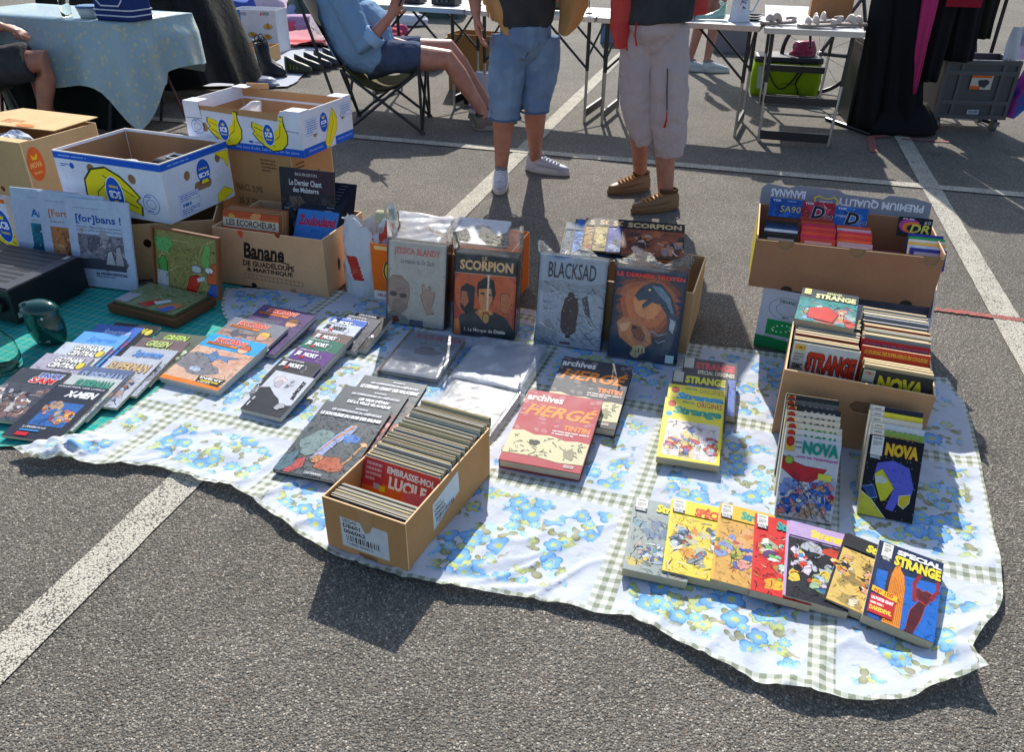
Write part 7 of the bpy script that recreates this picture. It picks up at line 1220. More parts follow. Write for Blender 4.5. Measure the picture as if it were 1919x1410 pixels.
rd = random.Random(21)
for i, (px, py, w_, h_, c, l) in enumerate([(455, 60, .3, .2, '#c8ccd4', 'white parcel at the left of the lilac sheet'), (545, 62, .24, .12, '#c85a70', 'rose parcel on the pink sheet'), (590, 58, .3, .1, '#c4b4c0', 'pale parcel on the pink sheet'), (625, 70, .2, .14, '#b03a4c', 'red parcel behind the shoes'), (566, 34, .35, .16, '#8a94b8', 'blue grey parcel on the lilac sheet'), (505, 22, .4, .2, '#c8b8c4', 'pale pink parcel far behind the appliance box'), (610, 20, .3, .16, '#b87c90', 'mauve parcel far behind the pink sheet'), (770, 48, .4, .12, '#c4c6cc', 'white parcel under the rear table'), (745, 66, .25, .1, '#a8486c', 'pink parcel under the rear table')]):
    q = G(px, py); sack('parcel', (q.x, q.y, .02), w_*.6, w_*.4, h_, c, l, 'parcel', 'cloth', seed=30+i)
# ================================================================ people
def solid(name, col, rough=.6, spec=.3, bump=.3, bscale=40, bd=.004, var=.12, vs=14, col2=None):
    b = NB(name); p = b.pos(); c = b.mix(b.noise(p, vs, 4), mixc(col, '#000', var), mixc(col, '#fff', var*.6))
    if col2: c = b.mix(b.step(b.noise(p, vs*.45, 3), .45, .7), c, col2)
    c = b.mix(b.m('MULTIPLY', b.noise(p, vs*16, 2), .25), c, mixc(col, '#000', .35)); MAT[name] = b.out(c, rough, b.bump(b.m('ADD', b.noise(p, bscale, 4), b.m('MULTIPLY', b.noise(p, bscale*9, 2), .12)), bump, bd), spec)
solid('skin_tan', '#a9694e', .5, .35, .3, 45, .003, .2, 22, '#b97f66'); solid('skin_red', '#b0705a', .5, .35, .3, 45, .003, .2, 22, '#c08a74')
solid('denim', '#5678a0', .9, .15, .5, 26, .012, .22, 12, '#7d98b4'); solid('denim_shirt', '#6f97bf', .9, .15, .55, 18, .016, .14, 9)
solid('mauve', '#b3a3a4', .85, .15, .55, 16, .016, .1, 8); solid('black_knit', '#1f242c', .9, .15, .5, 16, .014, .1, 9); solid('tan_vest', '#b98f58', .88, .15, .5, 14, .014, .08, 8); solid('navy_short', '#2c4266', .9, .15, .5, 18, .012); solid('dark_short', '#202228', .85, .2, .5, 18, .012); solid('red_jacket', '#c0302a', .75, .2, .4, 14, .01); solid('plaid', '#8a7c88', .9, .1, .4, 30, .008, .2, 30, '#4a4458')
def garment_mesh(mb, name, mat, root, vox=.009, disp=.008, dscale=.09, smooth=5):
    o = mb.build(name, MAT[mat], root); remesh(o, vox, smooth)
    if disp:
        tx = bpy.data.textures.get('folds%g' % dscale) or bpy.data.textures.new('folds%g' % dscale, 'CLOUDS'); tx.noise_scale = dscale; tx.noise_depth = 2
        d = o.modifiers.new('folds', 'DISPLACE'); d.texture = tx; d.texture_coords = 'GLOBAL'; d.strength = disp*2; d.mid_level = .5
    return o
def hand(mb, w_, d, n, s=1., curl=.5, thumb=1):
    w_, d, n = Vector(w_), Vector(d).normalized(), Vector(n).normalized(); side = d.cross(n).normalized()*thumb
    mb.tube([w_-d*.01, w_+d*.03*s, w_+d*.075*s, w_+d*.095*s], [(.026*s, .018*s), (.036*s, .017*s), (.042*s, .016*s), (.038*s, .012*s)], 12) if abs((d.cross(Vector((0, 0, 1))) if abs(d.z) < .9 else d.cross(Vector((1, 0, 0)))).normalized().dot(side)) > .7 else mb.tube([w_-d*.01, w_+d*.03*s, w_+d*.075*s, w_+d*.095*s], [(.018*s, .026*s), (.017*s, .036*s), (.016*s, .042*s), (.012*s, .038*s)], 12)
    for i, (off, L) in enumerate(((.031, .068), (.0105, .077), (-.0105, .072), (-.031, .056))):
        b0 = w_+d*.088*s+side*off*s*1.04; c = curl*(1+.15*i); d1 = (d*cos(c*.6)+n*sin(c*.6)); d2 = (d*cos(c*1.5)+n*sin(c*1.5)); d3 = (d*cos(c*2.2)+n*sin(c*2.2)); p1 = b0+d1*L*.45*s; p2 = p1+d2*L*.33*s; p3 = p2+d3*L*.25*s
        mb.tube([b0-d*.02*s, b0, p1, p2, p3], [.0088*s, .0092*s, .0086*s, .0078*s, .006*s], 8)
    t0 = w_+d*.025*s+side*.03*s; t1 = t0+(side*.7+d*.6+n*.25).normalized()*.038*s; t2 = t1+(side*.25+d*.85+n*.4).normalized()*.03*s; mb.tube([t0-side*.01*s, t0, t1, t2], [.012*s, .0125*s, .0105*s, .0075*s], 8)
def ell(mb, c, r, n=14):
    mb.loft([[Vector(c)+Vector((cos(2*pi*k/n)*r[0]*sin(pi*(j+.5)/10), sin(2*pi*k/n)*r[1]*sin(pi*(j+.5)/10), r[2]*cos(pi*(j+.5)/10))) for k in range(n)] for j in range(10)])
def head(mb, root, c, f, hair, skin):
    c, f = Vector(c), Vector(f).normalized(); s = Z.cross(f).normalized(); ell(mb, c, (.078, .078, .115)); ell(mb, c+f*.02, (.075, .075, .1)); ell(mb, c+f*.045-Z*.07, (.042, .042, .04)); mb.tube([c+f*.09+Z*.02, c+f*.112-Z*.02, c+f*.096-Z*.03], [.011, .015, .01], 8)
    for sg in (-1, 1): ell(mb, c+s*sg*.08-Z*.01, (.016, .016, .032))
    hb = MB(hair); hb.loft([[c-f*.016+Vector((cos(2*pi*k/18)*.088*sin(t), sin(2*pi*k/18)*.088*sin(t), .004+.122*cos(t))) for k in range(18)] for t in (.06, .3, .6, .9, 1.2, 1.45)]); hb.build('hair', 'cloth', root, smooth=True)
    for sg in (-1, 1): eb = MB('#e8e4e0'); eb.lathe(c+f*.09+s*sg*.031+Z*.012, [(.013, 0), (.009, .006), (.002, .008)], 12, X=s, Y=Z, A=f); eb.build('eye', 'ceramic', root, smooth=True)
    mo = MB('#7c4238'); mo.tube([c+f*.092-s*.024-Z*.055, c+f*.1-Z*.053, c+f*.092+s*.024-Z*.055], [.004, .006, .004], 6); mo.build('mouth', 'skin', root, smooth=True)
def shoe(root, heel, yaw, L, up, sole, lace='#c8c8c8', name='shoe'):
    f = yaw_fr(heel.x, heel.y, heel.z, yaw); mb = MB(up); rg = []
    for j in range(13):
        s = j/12; h_ = (.085 if s < .3 else .085-.052*((s-.3)/.7)**.75); h_ = h_*(1 if j not in (0,) else .85); wv = (.032+.014*sin(pi*min(1, .25+s*.8)))*(1 if j not in (0, 12) else .55)
        rg.append([f.p(L*(s-.16), wv*(abs(cos(q))**.7)*(1 if cos(q) > 0 else -1), .018+(h_*max(0, sin(q))**.8 if sin(q) > 0 else .004*sin(q))) for q in (2*pi*k/18 for k in range(18))])
    mb.loft(rg); o_ = mb.build(name, 'leather', root, smooth=True, sub=1)
    mb = MB(sole); mb.loft([[f.p(L*(.34+.515*cos(q)*k_), (.046-.006*cos(q))*sin(q)*k_, h_) for q in (2*pi*k/24 for k in range(24))] for h_, k_ in ((.001, .97), (.008, 1.03), (.03, 1.03), (.036, .95))]); mb.build('sole', 'plastic', o_, smooth=False)
    for k in range(5): mb = MB(lace); s = .26+.08*k; hh = .018+.085-.052*max(0, (s+.16-.3)/.7)**.75+.003; mb.tube([f.p(L*s, -.024, hh-.009), f.p(L*s+.006, 0, hh+.003), f.p(L*s, .024, hh-.009)], .0046, 6); mb.build('lace', 'cloth', o_)
    mb = MB(mixc(up, '#000', .55)); mb.loft([[f.p(L*.06+.052*cos(q)*k_, .036*sin(q)*k_, h_) for q in (2*pi*k/20 for k in range(20))] for h_, k_ in ((.095, 1.), (.108, 1.04), (.112, .95), (.104, .85))], cap=False); mb.build('collar', 'cloth', o_, smooth=True)
    mb = MB(mixc(up, '#000', .3)); mb.tube([f.p(L*(.34+.5*cos(q)), .047*sin(q), .05+.012*cos(q)*-1) for q in (2*pi*k/30 for k in range(31))], .0022, 5, cap=False); mb.build('seam', 'cloth', o_)
    return f
def lp(a, b_, t): return Vector(a).lerp(Vector(b_), t)
def legtube(mb, hip, knee, ankle, r): # r: hip, midthigh, knee, calf, ankle
    k = Vector(knee); back = Vector((0, .012, 0)); mb.tube([Vector(hip), lp(hip, knee, .5), k, lp(knee, ankle, .3)+back, lp(knee, ankle, .7), Vector(ankle)], [r[0], r[1], r[2], r[3], (r[3]+r[4])/2*.92, r[4]], 16)
def armtube(mb, sh, el, wr): mb.tube([Vector(sh), lp(sh, el, .5), Vector(el), lp(el, wr, .3), Vector(wr)], [.05, .046, .04, .042, .028], 14)
# ---- man in denim shorts
Y1 = 4.52; W = lambda x, y: WY(x, y, Y1); m1 = empty('person', G(985, 345), 'standing person in denim shorts, black top, tan open shirt and pale grey trainers', 'person')
hL, hR = W(951, 72), W(1018, 74); kL, kR = W(945, 196), W(1003, 184); aL, aR = W(939, 312), W(1006, 288); aL.z = .085; aR.z = .085; aL.y = G(940, 345).y-.0; aR.y = G(1010, 322).y+.02
pel = (hL+hR)/2+Vector((0, .03, .04)); ch = pel+Vector((0, .02, .42)); nk = ch+Vector((0, .0, .17)); sk = 'skin_tan'
mb = MB(); legtube(mb, hL, kL, aL, (.075, .072, .062, .06, .036)); legtube(mb, hR, kR, aR, (.075, .072, .06, .062, .037))
for a in (aL, aR): mb.tube([a, a+Vector((0, -.0, -.05))], [.036, .04], 12)
mb.tube([pel-Vector((0, 0, .1)), pel, pel+Vector((0, 0, .2)), ch, nk-Vector((0, 0, .03)), nk+Vector((0, 0, .08))], [(.1, .05), (.15, .095), (.15, .11), (.18, .11), (.08, .075), (.058, .058)], 20)
sL, sR = ch+Vector((-.2, 0, .08)), ch+Vector((.2, 0, .08)); eL, wL = W(884, -60), W(893, 20); eL.y -= .02; wL.y -= .06; eR, wR = ch+Vector((.32, .1, -.18)), ch+Vector((.14, .3, -.3))
armtube(mb, sL, eL, wL); armtube(mb, sR, eR, wR); hand(mb, wL, (.12, -.02, -1), (.9, .1, .1), 1.12, .35, 1); hand(mb, wR, (-.6, .6, -.4), (-.3, -.8, 0), 1., .5)
head(mb, m1, nk+Vector((0, -.02, .2)), (0.3, -1, -.1), '#55504a', sk); o = mb.build('body', MAT[sk], m1); remesh(o, .0065, 4)
mb = MB(); mb.tube([pel+Vector((0, -.03, .06)), pel+Vector((0, -.02, -.02)), pel+Vector((0, -.01, -.09)), pel+Vector((0, .0, -.14))], [(.18, .13), (.19, .13), (.16, .095), (.1, .05)], 24)
mb.tube([hL+Vector((.01, -.01, .02)), W(952, 110)+Vector((0, -.03, 0)), W(950, 150)+Vector((0, -.03, 0)), W(946, 190)+Vector((0, -.03, 0)), W(946, 218)+Vector((0, -.02, 0))], [.098, .102, .1, .092, .088], 18); garment_mesh(mb, 'denim_shorts', 'denim', m1, .007, .011, .06, 3); mb = MB(); mb.tube([hR+Vector((-.01, 0, .02)), W(1014, 110), W(1010, 150), W(1003, 185), W(1001, 206)], [.1, .1, .094, .084, .079], 18); garment_mesh(mb, 'shorts_leg', 'denim', m1, .007, .011, .06, 3)
for c, r_ in ((W(946, 219)+Vector((0, -.02, 0)), .0885), (W(1001, 207), .0795)): mb = MB('#4a6488'); mb.tube([c+Vector((cos(2*pi*k/24)*r_, sin(2*pi*k/24)*r_, 0)) for k in range(25)], .006, 6, cap=False); mb.build('hem', 'jean', m1, smooth=True)
mb = MB('#35527c'); mb.tube([W(999, 52)+Vector((0, -.155, 0)), W(996, 75)+Vector((0, -.16, 0)), W(985, 98)+Vector((0, -.14, 0))], [(.008, .003)]*3, 8); mb.build('fly_seam', 'jean', m1)
mb = MB(); mb.tube([pel+Vector((0, -.02, .05)), pel+Vector((0, -.05, .18)), ch+Vector((0, -.01, 0)), nk-Vector((0, 0, .02))], [(.18, .145), (.185, .16), (.205, .14), (.1, .09)], 22); garment_mesh(mb, 'black_top', 'black_knit', m1, .009, .006, .1)
for sg, px in ((-1, 928), (1, 1062)):
    mb = MB(); b0 = W(px, 40); tip = W(943 if sg < 0 else 1056, 60 if sg < 0 else 64); rg = []
    for j in range(9):
        v = j/8; zc = tip.z+(ch.z+.1-tip.z)*v; w_ = .085 if v > .18 else .03+.3*v
        cx_ = tip.x+sg*(.045*min(1, v*5)); rg.append([Vector((cx_+w_*cos(q)*.95, pel.y-.1-.06*cos(q*sg)+.1*(1 if sg*cos(q) > 0 else 0)*abs(cos(q))+.012*sin(q), zc)) for q in (2*pi*k/16 for k in range(16))])
    mb.loft(rg); garment_mesh(mb, 'shirt_front', 'tan_vest', m1, .008, .008, .09)
mb = MB(); mb.tube([pel+Vector((0, .1, .0)), pel+Vector((0, .08, .25)), ch+Vector((0, .05, .08))], [(.2, .06), (.21, .07), (.22, .09)], 20); mb.tube([sL, lp(sL, eL, .55)], [.075, .07], 14); mb.tube([sR, lp(sR, eR, .55)], [.075, .07], 14); garment_mesh(mb, 'shirt_back', 'tan_vest', m1, .009, .006, .1)
shoe(m1, Vector((aL.x, aL.y+.02, 0)), -92, .285, '#b4b5bc', '#c8c4bc', '#e4e6ec'); shoe(m1, Vector((aR.x-.01, aR.y+.01, 0)), -28, .285, '#b0b0b6', '#c8c4bc', '#e4e6ec')
# ---- man in mauve three-quarter trousers
Y2 = 4.2; W = lambda x, y: WY(x, y, Y2); m2 = empty('person', G(1215, 395), 'standing person in mauve three-quarter trousers, black top, red jacket and tan shoes', 'person')
hL, hR = W(1196, 60), W(1252, 62); kL, kR = W(1198, 215), W(1246, 225); aL, aR = W(1216, 330), W(1247, 355); aL.z = aR.z = .1; aL.y = G(1218, 362).y+.06; aR.y = G(1245, 392).y+.03
pel = (hL+hR)/2+Vector((0, .02, .06)); ch = pel+Vector((0, .0, .42)); nk = ch+Vector((0, 0, .17))
mb = MB(); legtube(mb, hL, kL, aL, (.07, .07, .06, .056, .038)); legtube(mb, hR, kR, aR, (.07, .07, .062, .062, .042))
for a in (aL, aR): mb.tube([a, a+Vector((0, 0, -.06))], [.037, .04], 12)
mb.tube([pel-Vector((0, 0, .1)), pel, pel+Vector((0, 0, .2)), ch, nk-Vector((0, 0, .03)), nk+Vector((0, 0, .08))], [(.1, .05), (.145, .1), (.15, .12), (.18, .12), (.08, .075), (.058, .058)], 20)
sL, sR = ch+Vector((-.12, -.14, .08)), ch+Vector((.12, .14, .08)); eL, wL = ch+Vector((-.22, -.25, -.16)), ch+Vector((-.34, -.05, -.02)); eR, wR = ch+Vector((.2, .24, -.18)), ch+Vector((-.02, .14, -.12)); armtube(mb, sL, eL, wL); armtube(mb, sR, eR, wR); hand(mb, wL, (-.6, .6, .3), (0, 0, 1), 1., .5); hand(mb, wR, (-.9, -.2, .1), (0, 0, 1), 1., .5)
head(mb, m2, nk+Vector((-.02, 0, .2)), (-1, .1, -.1), '#6a655e', sk); o = mb.build('body', MAT['skin_tan'], m2); remesh(o, .0065, 4)
mb = MB(); mb.tube([pel+Vector((0, 0, .05)), pel+Vector((0, 0, -.03)), pel+Vector((0, .01, -.1)), pel+Vector((0, .02, -.16))], [(.172, .145), (.18, .145), (.15, .1), (.1, .05)], 24)
mb.tube([hL+Vector((.02, .02, .02)), W(1199, 130), W(1198, 200), W(1207, 245), W(1213, 266)], [.105, .1, .095, .078, .06], 18); garment_mesh(mb, 'trousers', 'mauve', m2, .007, .014, .07, 3); mb = MB(); mb.tube([hR+Vector((-.005, 0, .03)), W(1249, 130)+Vector((0, -.05, 0)), W(1248, 205)+Vector((0, -.06, 0)), W(1252, 260)+Vector((0, -.05, 0)), W(1252, 288)+Vector((0, -.05, 0))], [.1, .105, .1, .085, .07], 18); garment_mesh(mb, 'trouser_leg', 'mauve', m2, .007, .014, .07, 3)
fc_ = pel.y-.165
for a in (((1176, 42), (1174, 66), (1175, 94)), ((1193, 42), (1190, 66), (1193, 86))): mb = MB('#b82a2c'); mb.tube([WY(x, y, fc_) for x, y in a], .0045, 6); mb.build('drawstring', 'cloth', m2, smooth=True)
mb = MB('#2c2a32'); mb.tube([WY(1251, 128, Y2-.165), WY(1250, 165, Y2-.17), WY(1250, 206, Y2-.168)], .0035, 6); mb.build('pocket_zip', 'plastic', m2); mb = MB('#b82a2c'); mb.tube([WY(1250, 208, Y2-.172), WY(1249, 224, Y2-.172), WY(1245, 239, Y2-.17)], [.003, .004, .0065], 6); mb.build('zip_pull', 'cloth', m2, smooth=True)
mb = MB(); mb.tube([W(1232, 44), pel+Vector((0, 0, .2)), ch, nk-Vector((0, 0, .02))], [(.178, .165), (.19, .185), (.2, .16), (.1, .09)], 22); garment_mesh(mb, 'black_top', 'black_knit', m2, .009, .007, .1)
mb = MB(); a = WY(1163, 92, Y2-.05); mb.tube([a, WY(1162, 55, Y2-.05), WY(1168, 10, Y2-.06), WY(1175, -60, Y2-.06), nk+Vector((-.1, -.06, -.06))], [(.012, .03), (.026, .05), (.038, .06), (.045, .08), (.06, .08)], 14); mb.tube([WY(1290, 30, Y2+.1), ch+Vector((.14, .1, 0)), nk+Vector((.06, .05, -.06))], [(.03, .1), (.04, .12), (.08, .08)], 14); mb.tube([sL, eL], [.07, .055], 14); mb.tube([sR, eR], [.07, .055], 14); mb.tube([eL, lp(eL, wL, .8)], [.055, .045], 14); mb.tube([eR, lp(eR, wR, .8)], [.055, .045], 14); garment_mesh(mb, 'red_jacket', 'red_jacket', m2, .009, .004, .1)
shoe(m2, Vector((aL.x+.02, aL.y+.0, 0)), 206, .27, '#86633f', '#7a5c3c', '#d09a54'); shoe(m2, Vector((aR.x+.03, aR.y-.02, 0)), 203, .28, '#80603e', '#76593a', '#d09a54')
# ---- seated man in a denim shirt on a camping chair
Y3 = 6.0; W = lambda x, y, dy=0: WY(x, y, Y3+dy); m3 = empty('person', G(740, 250), 'seated person in a pale denim shirt and navy shorts holding a phone', 'person')
pel = W(690, 108); hL, hR = W(715, 104, -.1), W(715, 100, .12); kL, kR = W(840, 112, -.1), W(842, 92, .12); aL, aR = W(902, 205, -.1), W(912, 196, .12)
ch = W(640, 2); nk = W(640, -85); mb = MB(); legtube(mb, hL, kL, aL, (.098, .09, .07, .066, .042)); legtube(mb, hR, kR, aR, (.098, .09, .07, .066, .042))
for a in (aL, aR): mb.tube([a, a+Vector((.03, -.01, -.06))], [.038, .042], 12)
mb.tube([pel+Vector((.05, 0, -.06)), pel, lp(pel, ch, .5), ch, nk-Vector((0, 0, .03)), nk+Vector((.02, 0, .08))], [(.13, .08), (.15, .11), (.16, .13), (.19, .12), (.08, .075), (.06, .06)], 20)
sL, sR = ch+Vector((.02, -.2, .1)), ch+Vector((.02, .2, .1)); eL, wL = W(686, 84, -.26), W(733, 28, -.26); eR, wR = W(700, 70, .22), W(762, 84, .02); armtube(mb, sL, eL, wL); armtube(mb, sR, eR, wR); hand(mb, wL, (.5, .0, .85), (-.2, .9, .2), 1.05, .75, -1); hand(mb, wR, (.9, -.3, -.3), (0, 0, -1), 1.05, .7)
head(mb, m3, nk+Vector((.04, 0, .2)), (1, 0, -.2), '#8a867e', sk); o = mb.build('body', MAT['skin_red'], m3); remesh(o, .007, 4)
mb = MB(); mb.tube([pel+Vector((-.02, 0, -.02)), lp(hL, hR, .5)+Vector((.08, 0, .0))], [(.18, .13), (.2, .12)], 20); mb.tube([hL+Vector((-.05, 0, 0)), lp(hL, kL, .4), lp(hL, kL, .6)], [.112, .108, .105], 16); mb.tube([hR+Vector((-.05, 0, 0)), lp(hR, kR, .4), lp(hR, kR, .6)], [.112, .108, .105], 16); garment_mesh(mb, 'navy_shorts', 'navy_short', m3, .009, .007, .08)
mb = MB(); mb.tube([pel+Vector((.1, 0, -.01)), pel+Vector((.02, 0, .06)), lp(pel, ch, .4)+Vector((.02, 0, .0)), lp(pel, ch, .75), ch, nk-Vector((0, 0, .03))], [(.22, .13), (.24, .21), (.24, .24), (.23, .21), (.23, .17), (.1, .09)], 24)
mb.tube([sL, lp(sL, eL, .5), eL, lp(eL, wL, .3)], [.088, .088, .08, .068], 16); mb.tube([sR, lp(sR, eR, .5), eR, lp(eR, wR, .3)], [.085, .085, .078, .066], 16); garment_mesh(mb, 'denim_shirt', 'denim_shirt', m3, .009, .013, .1, 3)
mb = MB('#8aaed0'); c = lp(eL, wL, .26); d = (wL-eL).normalized(); s1 = d.cross(Vector((0, 1, 0))).normalized(); s2 = d.cross(s1); mb.loft([[c+d*h_+s1*(cos(2*pi*k/18)*r_)+s2*(sin(2*pi*k/18)*r_) for k in range(18)] for h_, r_ in ((-.03, .076), (0, .08), (.035, .076), (.04, .06))], cap=False); mb.build('rolled_cuff', 'jean', m3, smooth=True)
shoe(m3, Vector((aL.x-.01, aL.y-.01, .0)), 2, .28, '#6a6258', '#8a8478', '#8a8478'); shoe(m3, Vector((aR.x-.01, aR.y-.01, .0)), 6, .28, '#6a6258', '#8a8478', '#8a8478')
pf = wL+Vector((.075, -.0, .1)); ph = empty('mobile_phone', pf, 'black mobile phone held up by the seated person', 'phone'); f = Fr(pf, Vector((.5, .0, .86)), Vector((-.2, .95, .1)).normalized()); mb = MB('#15161a'); mb.box(f, -.05, -.034, -.004, .08, .034, .004); mb.build('casing', 'gloss', ph, bevel=.004); mb = MB('#2c3440'); mb.box(f, -.044, -.03, .0041, .074, .03, .0046); mb.build('screen', 'gloss', ph)
ckr = empty('camping_chair', G(700, 245), 'folding camping chair with khaki sling seat and black tube legs', 'camping chair'); seat = pel+Vector((.12, 0, -.2)); mb = MB('#6d6844'); n_ = 16
mb.add([(seat.x-.26+.52*i/n_, seat.y-.27+.54*j/n_, seat.z+.005+.16*((2*i/n_-1)**2)+.03*((2*j/n_-1)**2)) for j in range(n_+1) for i in range(n_+1)]+[(seat.x-.26+.52*i/n_, seat.y-.27+.54*j/n_, seat.z-.004+.16*((2*i/n_-1)**2)+.03*((2*j/n_-1)**2)) for j in range(n_+1) for i in range(n_+1)], [(j*(n_+1)+i, j*(n_+1)+i+1, (j+1)*(n_+1)+i+1, (j+1)*(n_+1)+i) for j in range(n_) for i in range(n_)]+[tuple(q+(n_+1)**2 for q in ((j+1)*(n_+1)+i, (j+1)*(n_+1)+i+1, j*(n_+1)+i+1, j*(n_+1)+i)) for j in range(n_) for i in range(n_)]); mb.build('sling_seat', 'cloth', ckr, smooth=True)
bk0 = seat+Vector((-.27, 0, .16)); mb = MB('#2a2a26'); mb.loft([[bk0+Vector((-.26*v-.03*sin(pi*u_), -.2+.4*u_, .5*v)) for u_ in (k/10 for k in range(11))] for v in (j/8 for j in range(9))], cap=False, closed=False); mb.build('back_sling', 'cloth', ckr, smooth=True)
cs = {}
for sx in (-1, 1):
    for sy in (-1, 1): cs[sx, sy] = (Vector((seat.x+sx*.27, seat.y+sy*.27, .012)), Vector((seat.x+sx*.265, seat.y+sy*.275, seat.z+.16)))
def bar(a, b_, nm='tube', r=.0105): mb = MB('#1b1c1f'); mb.tube([a, b_], r, 8); mb.build(nm, 'plastic', ckr)
for a, b_ in (((-1, -1), (1, -1)), ((-1, 1), (1, 1)), ((-1, -1), (-1, 1)), ((1, -1), (1, 1))): bar(cs[a][0], cs[b_][1], 'cross_leg'); bar(cs[b_][0], cs[a][1], 'cross_leg')
for sy in (-1, 1): bar(cs[1, sy][0], cs[1, sy][1], 'front_leg'); bar(cs[-1, sy][0], cs[-1, sy][1]+Vector((-.25, 0, .5)), 'back_post')
for k, v in cs.items(): mb = MB('#18181a'); mb.lathe(v[0]-Vector((0, 0, .011)), [(.022, 0), (.018, .02)], 10); mb.build('foot', 'plastic', ckr)
# ---- seated person at the left edge
Y4 = 5.35; W = lambda x, y, dy=0: WY(x, y, Y4+dy); m4 = empty('person', G(60, 250), 'person sitting at the left edge in dark shorts and checked shirt', 'person'); pel = W(-110, 130); kL = W(84, 112); aL = W(84, 232); aL.z = max(aL.z, .09); hL = W(-70, 135, -.04); kR = W(64, 112, .2); hR = W(-80, 130, .18); aR = kR+Vector((-.02, .02, -.42)); ch = pel+Vector((-.06, .02, .45)); nk = ch+Vector((.02, 0, .17))
mb = MB(); legtube(mb, hL, kL, aL, (.095, .09, .066, .062, .04)); legtube(mb, hR, kR, aR, (.095, .09, .066, .062, .04)); mb.tube([pel+Vector((.04, 0, -.06)), pel, lp(pel, ch, .5), ch, nk-Vector((0, 0, .03)), nk+Vector((0, 0, .08))], [(.18, .13), (.19, .16), (.19, .16), (.2, .13), (.08, .075), (.06, .06)], 20)
for a in (aL, aR): mb.tube([a, a+Vector((.02, 0, -.06))], [.04, .044], 12)
sL, sR = ch+Vector((.0, -.2, .1)), ch+Vector((.0, .2, .1)); eL, wL = W(-60, 60, -.15), W(4, 48, -.1); eR, wR = W(-60, 55, .2), W(6, 50, .2); armtube(mb, sL, eL, wL); armtube(mb, sR, eR, wR); hand(mb, wL, (.9, .1, -.3), (0, .2, -1), 1., .6); hand(mb, wR, (.9, -.3, -.2), (0, 0, -1), 1., .6); head(mb, m4, nk+Vector((.03, 0, .2)), (1, -.1, -.1), '#3a332c', sk); o = mb.build('body', MAT['skin_tan'], m4); remesh(o, .008, 4)
mb = MB(); mb.tube([pel+Vector((-.02, 0, -.04)), pel+Vector((.1, 0, -.02))], [(.19, .13), (.2, .12)], 18); mb.tube([hL, lp(hL, kL, .5), lp(hL, kL, .83)], [.125, .12, .118], 16); mb.tube([hR, lp(hR, kR, .5), lp(hR, kR, .8)], [.125, .12, .115], 16); garment_mesh(mb, 'dark_shorts', 'dark_short', m4, .01, .008, .09)
mb = MB(); mb.tube([pel+Vector((.03, 0, .02)), lp(pel, ch, .4), ch, nk-Vector((0, 0, .03))], [(.21, .18), (.21, .18), (.22, .15), (.1, .09)], 20); mb.tube([sL, eL, lp(eL, wL, .7)], [.085, .07, .06], 14); mb.tube([sR, eR, lp(eR, wR, .7)], [.085, .07, .06], 14); garment_mesh(mb, 'checked_shirt', 'plaid', m4, .01, .008, .1)
shoe(m4, Vector((aL.x, aL.y, .0)), 5, .27, '#33353a', '#8a8a8a'); shoe(m4, Vector((aR.x, aR.y, .0)), 5, .27, '#33353a', '#8a8a8a')
pc_ = empty('plastic_chair', pel-Vector((0, 0, pel.z)), 'grey green moulded chair under the person at the left edge', 'chair'); sz = pel.z-.13; mb = MB('#66706c'); f = yaw_fr(pel.x, pel.y+.02, 0, 0); mb.box(f, -.24, -.25, sz-.03, .27, .25, sz); mb.build('seat', 'plastic', pc_, bevel=.012)
for sx in (-.22, .22):
    for sy in (-.21, .21): mb = MB('#66706c'); mb.tube([f.p(sx*1.12, sy*1.1, .002), f.p(sx, sy, sz-.03)], [.016, .022], 8); mb.build('leg', 'plastic', pc_)
mb = MB('#66706c'); mb.box(Fr(f.p(-.25, -.24, sz), Vector((0, 1, 0)), Vector((-.15, 0, .99))), 0, 0, 0, .48, .42, .018); mb.build('backrest', 'plastic', pc_, bevel=.01)
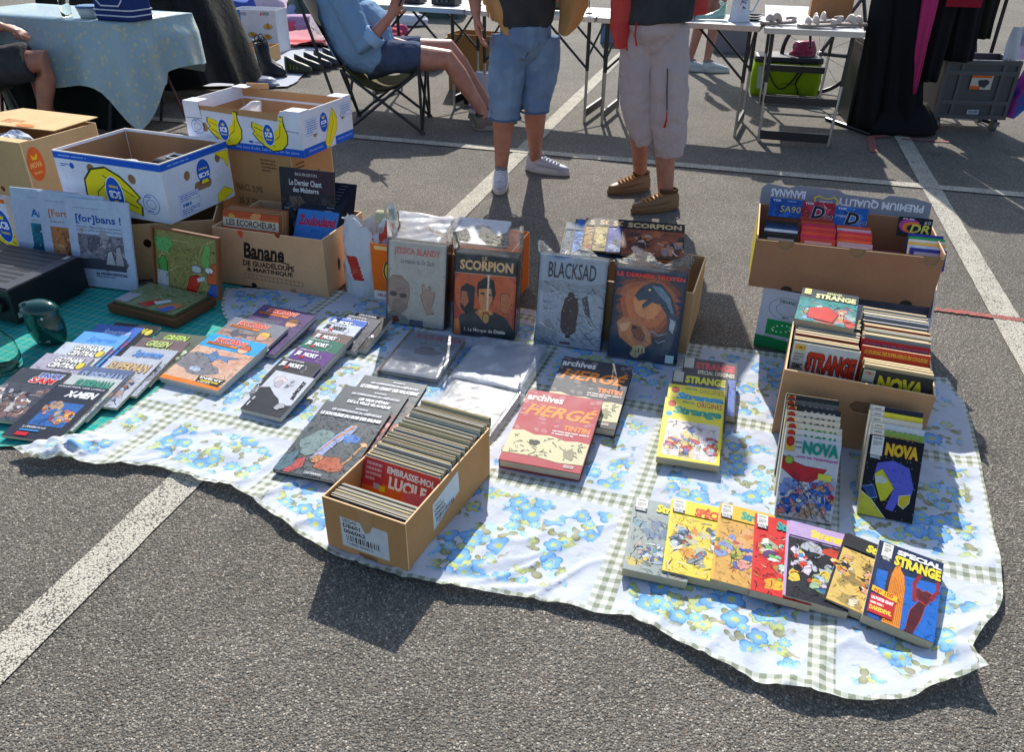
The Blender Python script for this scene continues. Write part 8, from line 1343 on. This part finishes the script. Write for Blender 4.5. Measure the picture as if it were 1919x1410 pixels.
# ---- passer-by far behind, only legs in view
m5 = empty('person', (1.8, 8.35, 0), 'person behind the tables, bare legs and white trainers in view', 'person'); aL, aR = Vector((1.72, 8.42, .09)), Vector((1.88, 8.36, .09)); kL, kR = Vector((1.8, 8.42, .5)), Vector((1.93, 8.4, .5)); hL, hR = Vector((1.86, 8.42, .9)), Vector((1.98, 8.5, .9)); mb = MB(); legtube(mb, hL, kL, aL, (.085, .075, .055, .052, .034)); legtube(mb, hR, kR, aR, (.085, .075, .055, .052, .034)); pel = (hL+hR)/2; ch = pel+Vector((0, 0, .45)); nk = ch+Vector((0, 0, .16)); mb.tube([pel-Vector((0, 0, .08)), pel, ch, nk, nk+Vector((0, 0, .06))], [(.15, .11), (.16, .12), (.18, .11), (.07, .07), (.055, .055)], 18)
for sg in (-1, 1): s_ = ch+Vector((.19*sg, 0, .06)); e_ = s_+Vector((.06*sg, .03, -.28)); w_ = e_+Vector((-.02*sg, -.12, -.22)); armtube(mb, s_, e_, w_); hand(mb, w_, (0, -.2, -1), (-sg, 0, 0), .95, .4)
head(mb, m5, nk+Vector((0, -.01, .19)), (1, -.3, 0), '#4a3a2c', sk); o = mb.build('body', MAT['skin_red'], m5); remesh(o, .009, 3)
mb = MB(); mb.tube([pel+Vector((0, 0, .12)), pel-Vector((0, 0, .08))], [(.17, .13), (.19, .14)], 18); mb.tube([hL, lp(hL, kL, .5)], [.11, .105], 14); mb.tube([hR, lp(hR, kR, .5)], [.11, .105], 14); garment_mesh(mb, 'shorts', 'dark_short', m5, .012, .006, .1); mb = MB(); mb.tube([pel+Vector((0, 0, .08)), ch, nk-Vector((0, 0, .03))], [(.18, .14), (.2, .13), (.09, .08)], 18); garment_mesh(mb, 'shirt', 'plaid', m5, .012, .006, .1)
shoe(m5, Vector((aL.x, aL.y, 0)), -16, .27, '#c2c6cc', '#c8ccd0', '#d8dce0'); shoe(m5, Vector((aR.x, aR.y, 0)), -8, .27, '#c2c6cc', '#c8ccd0', '#d8dce0')
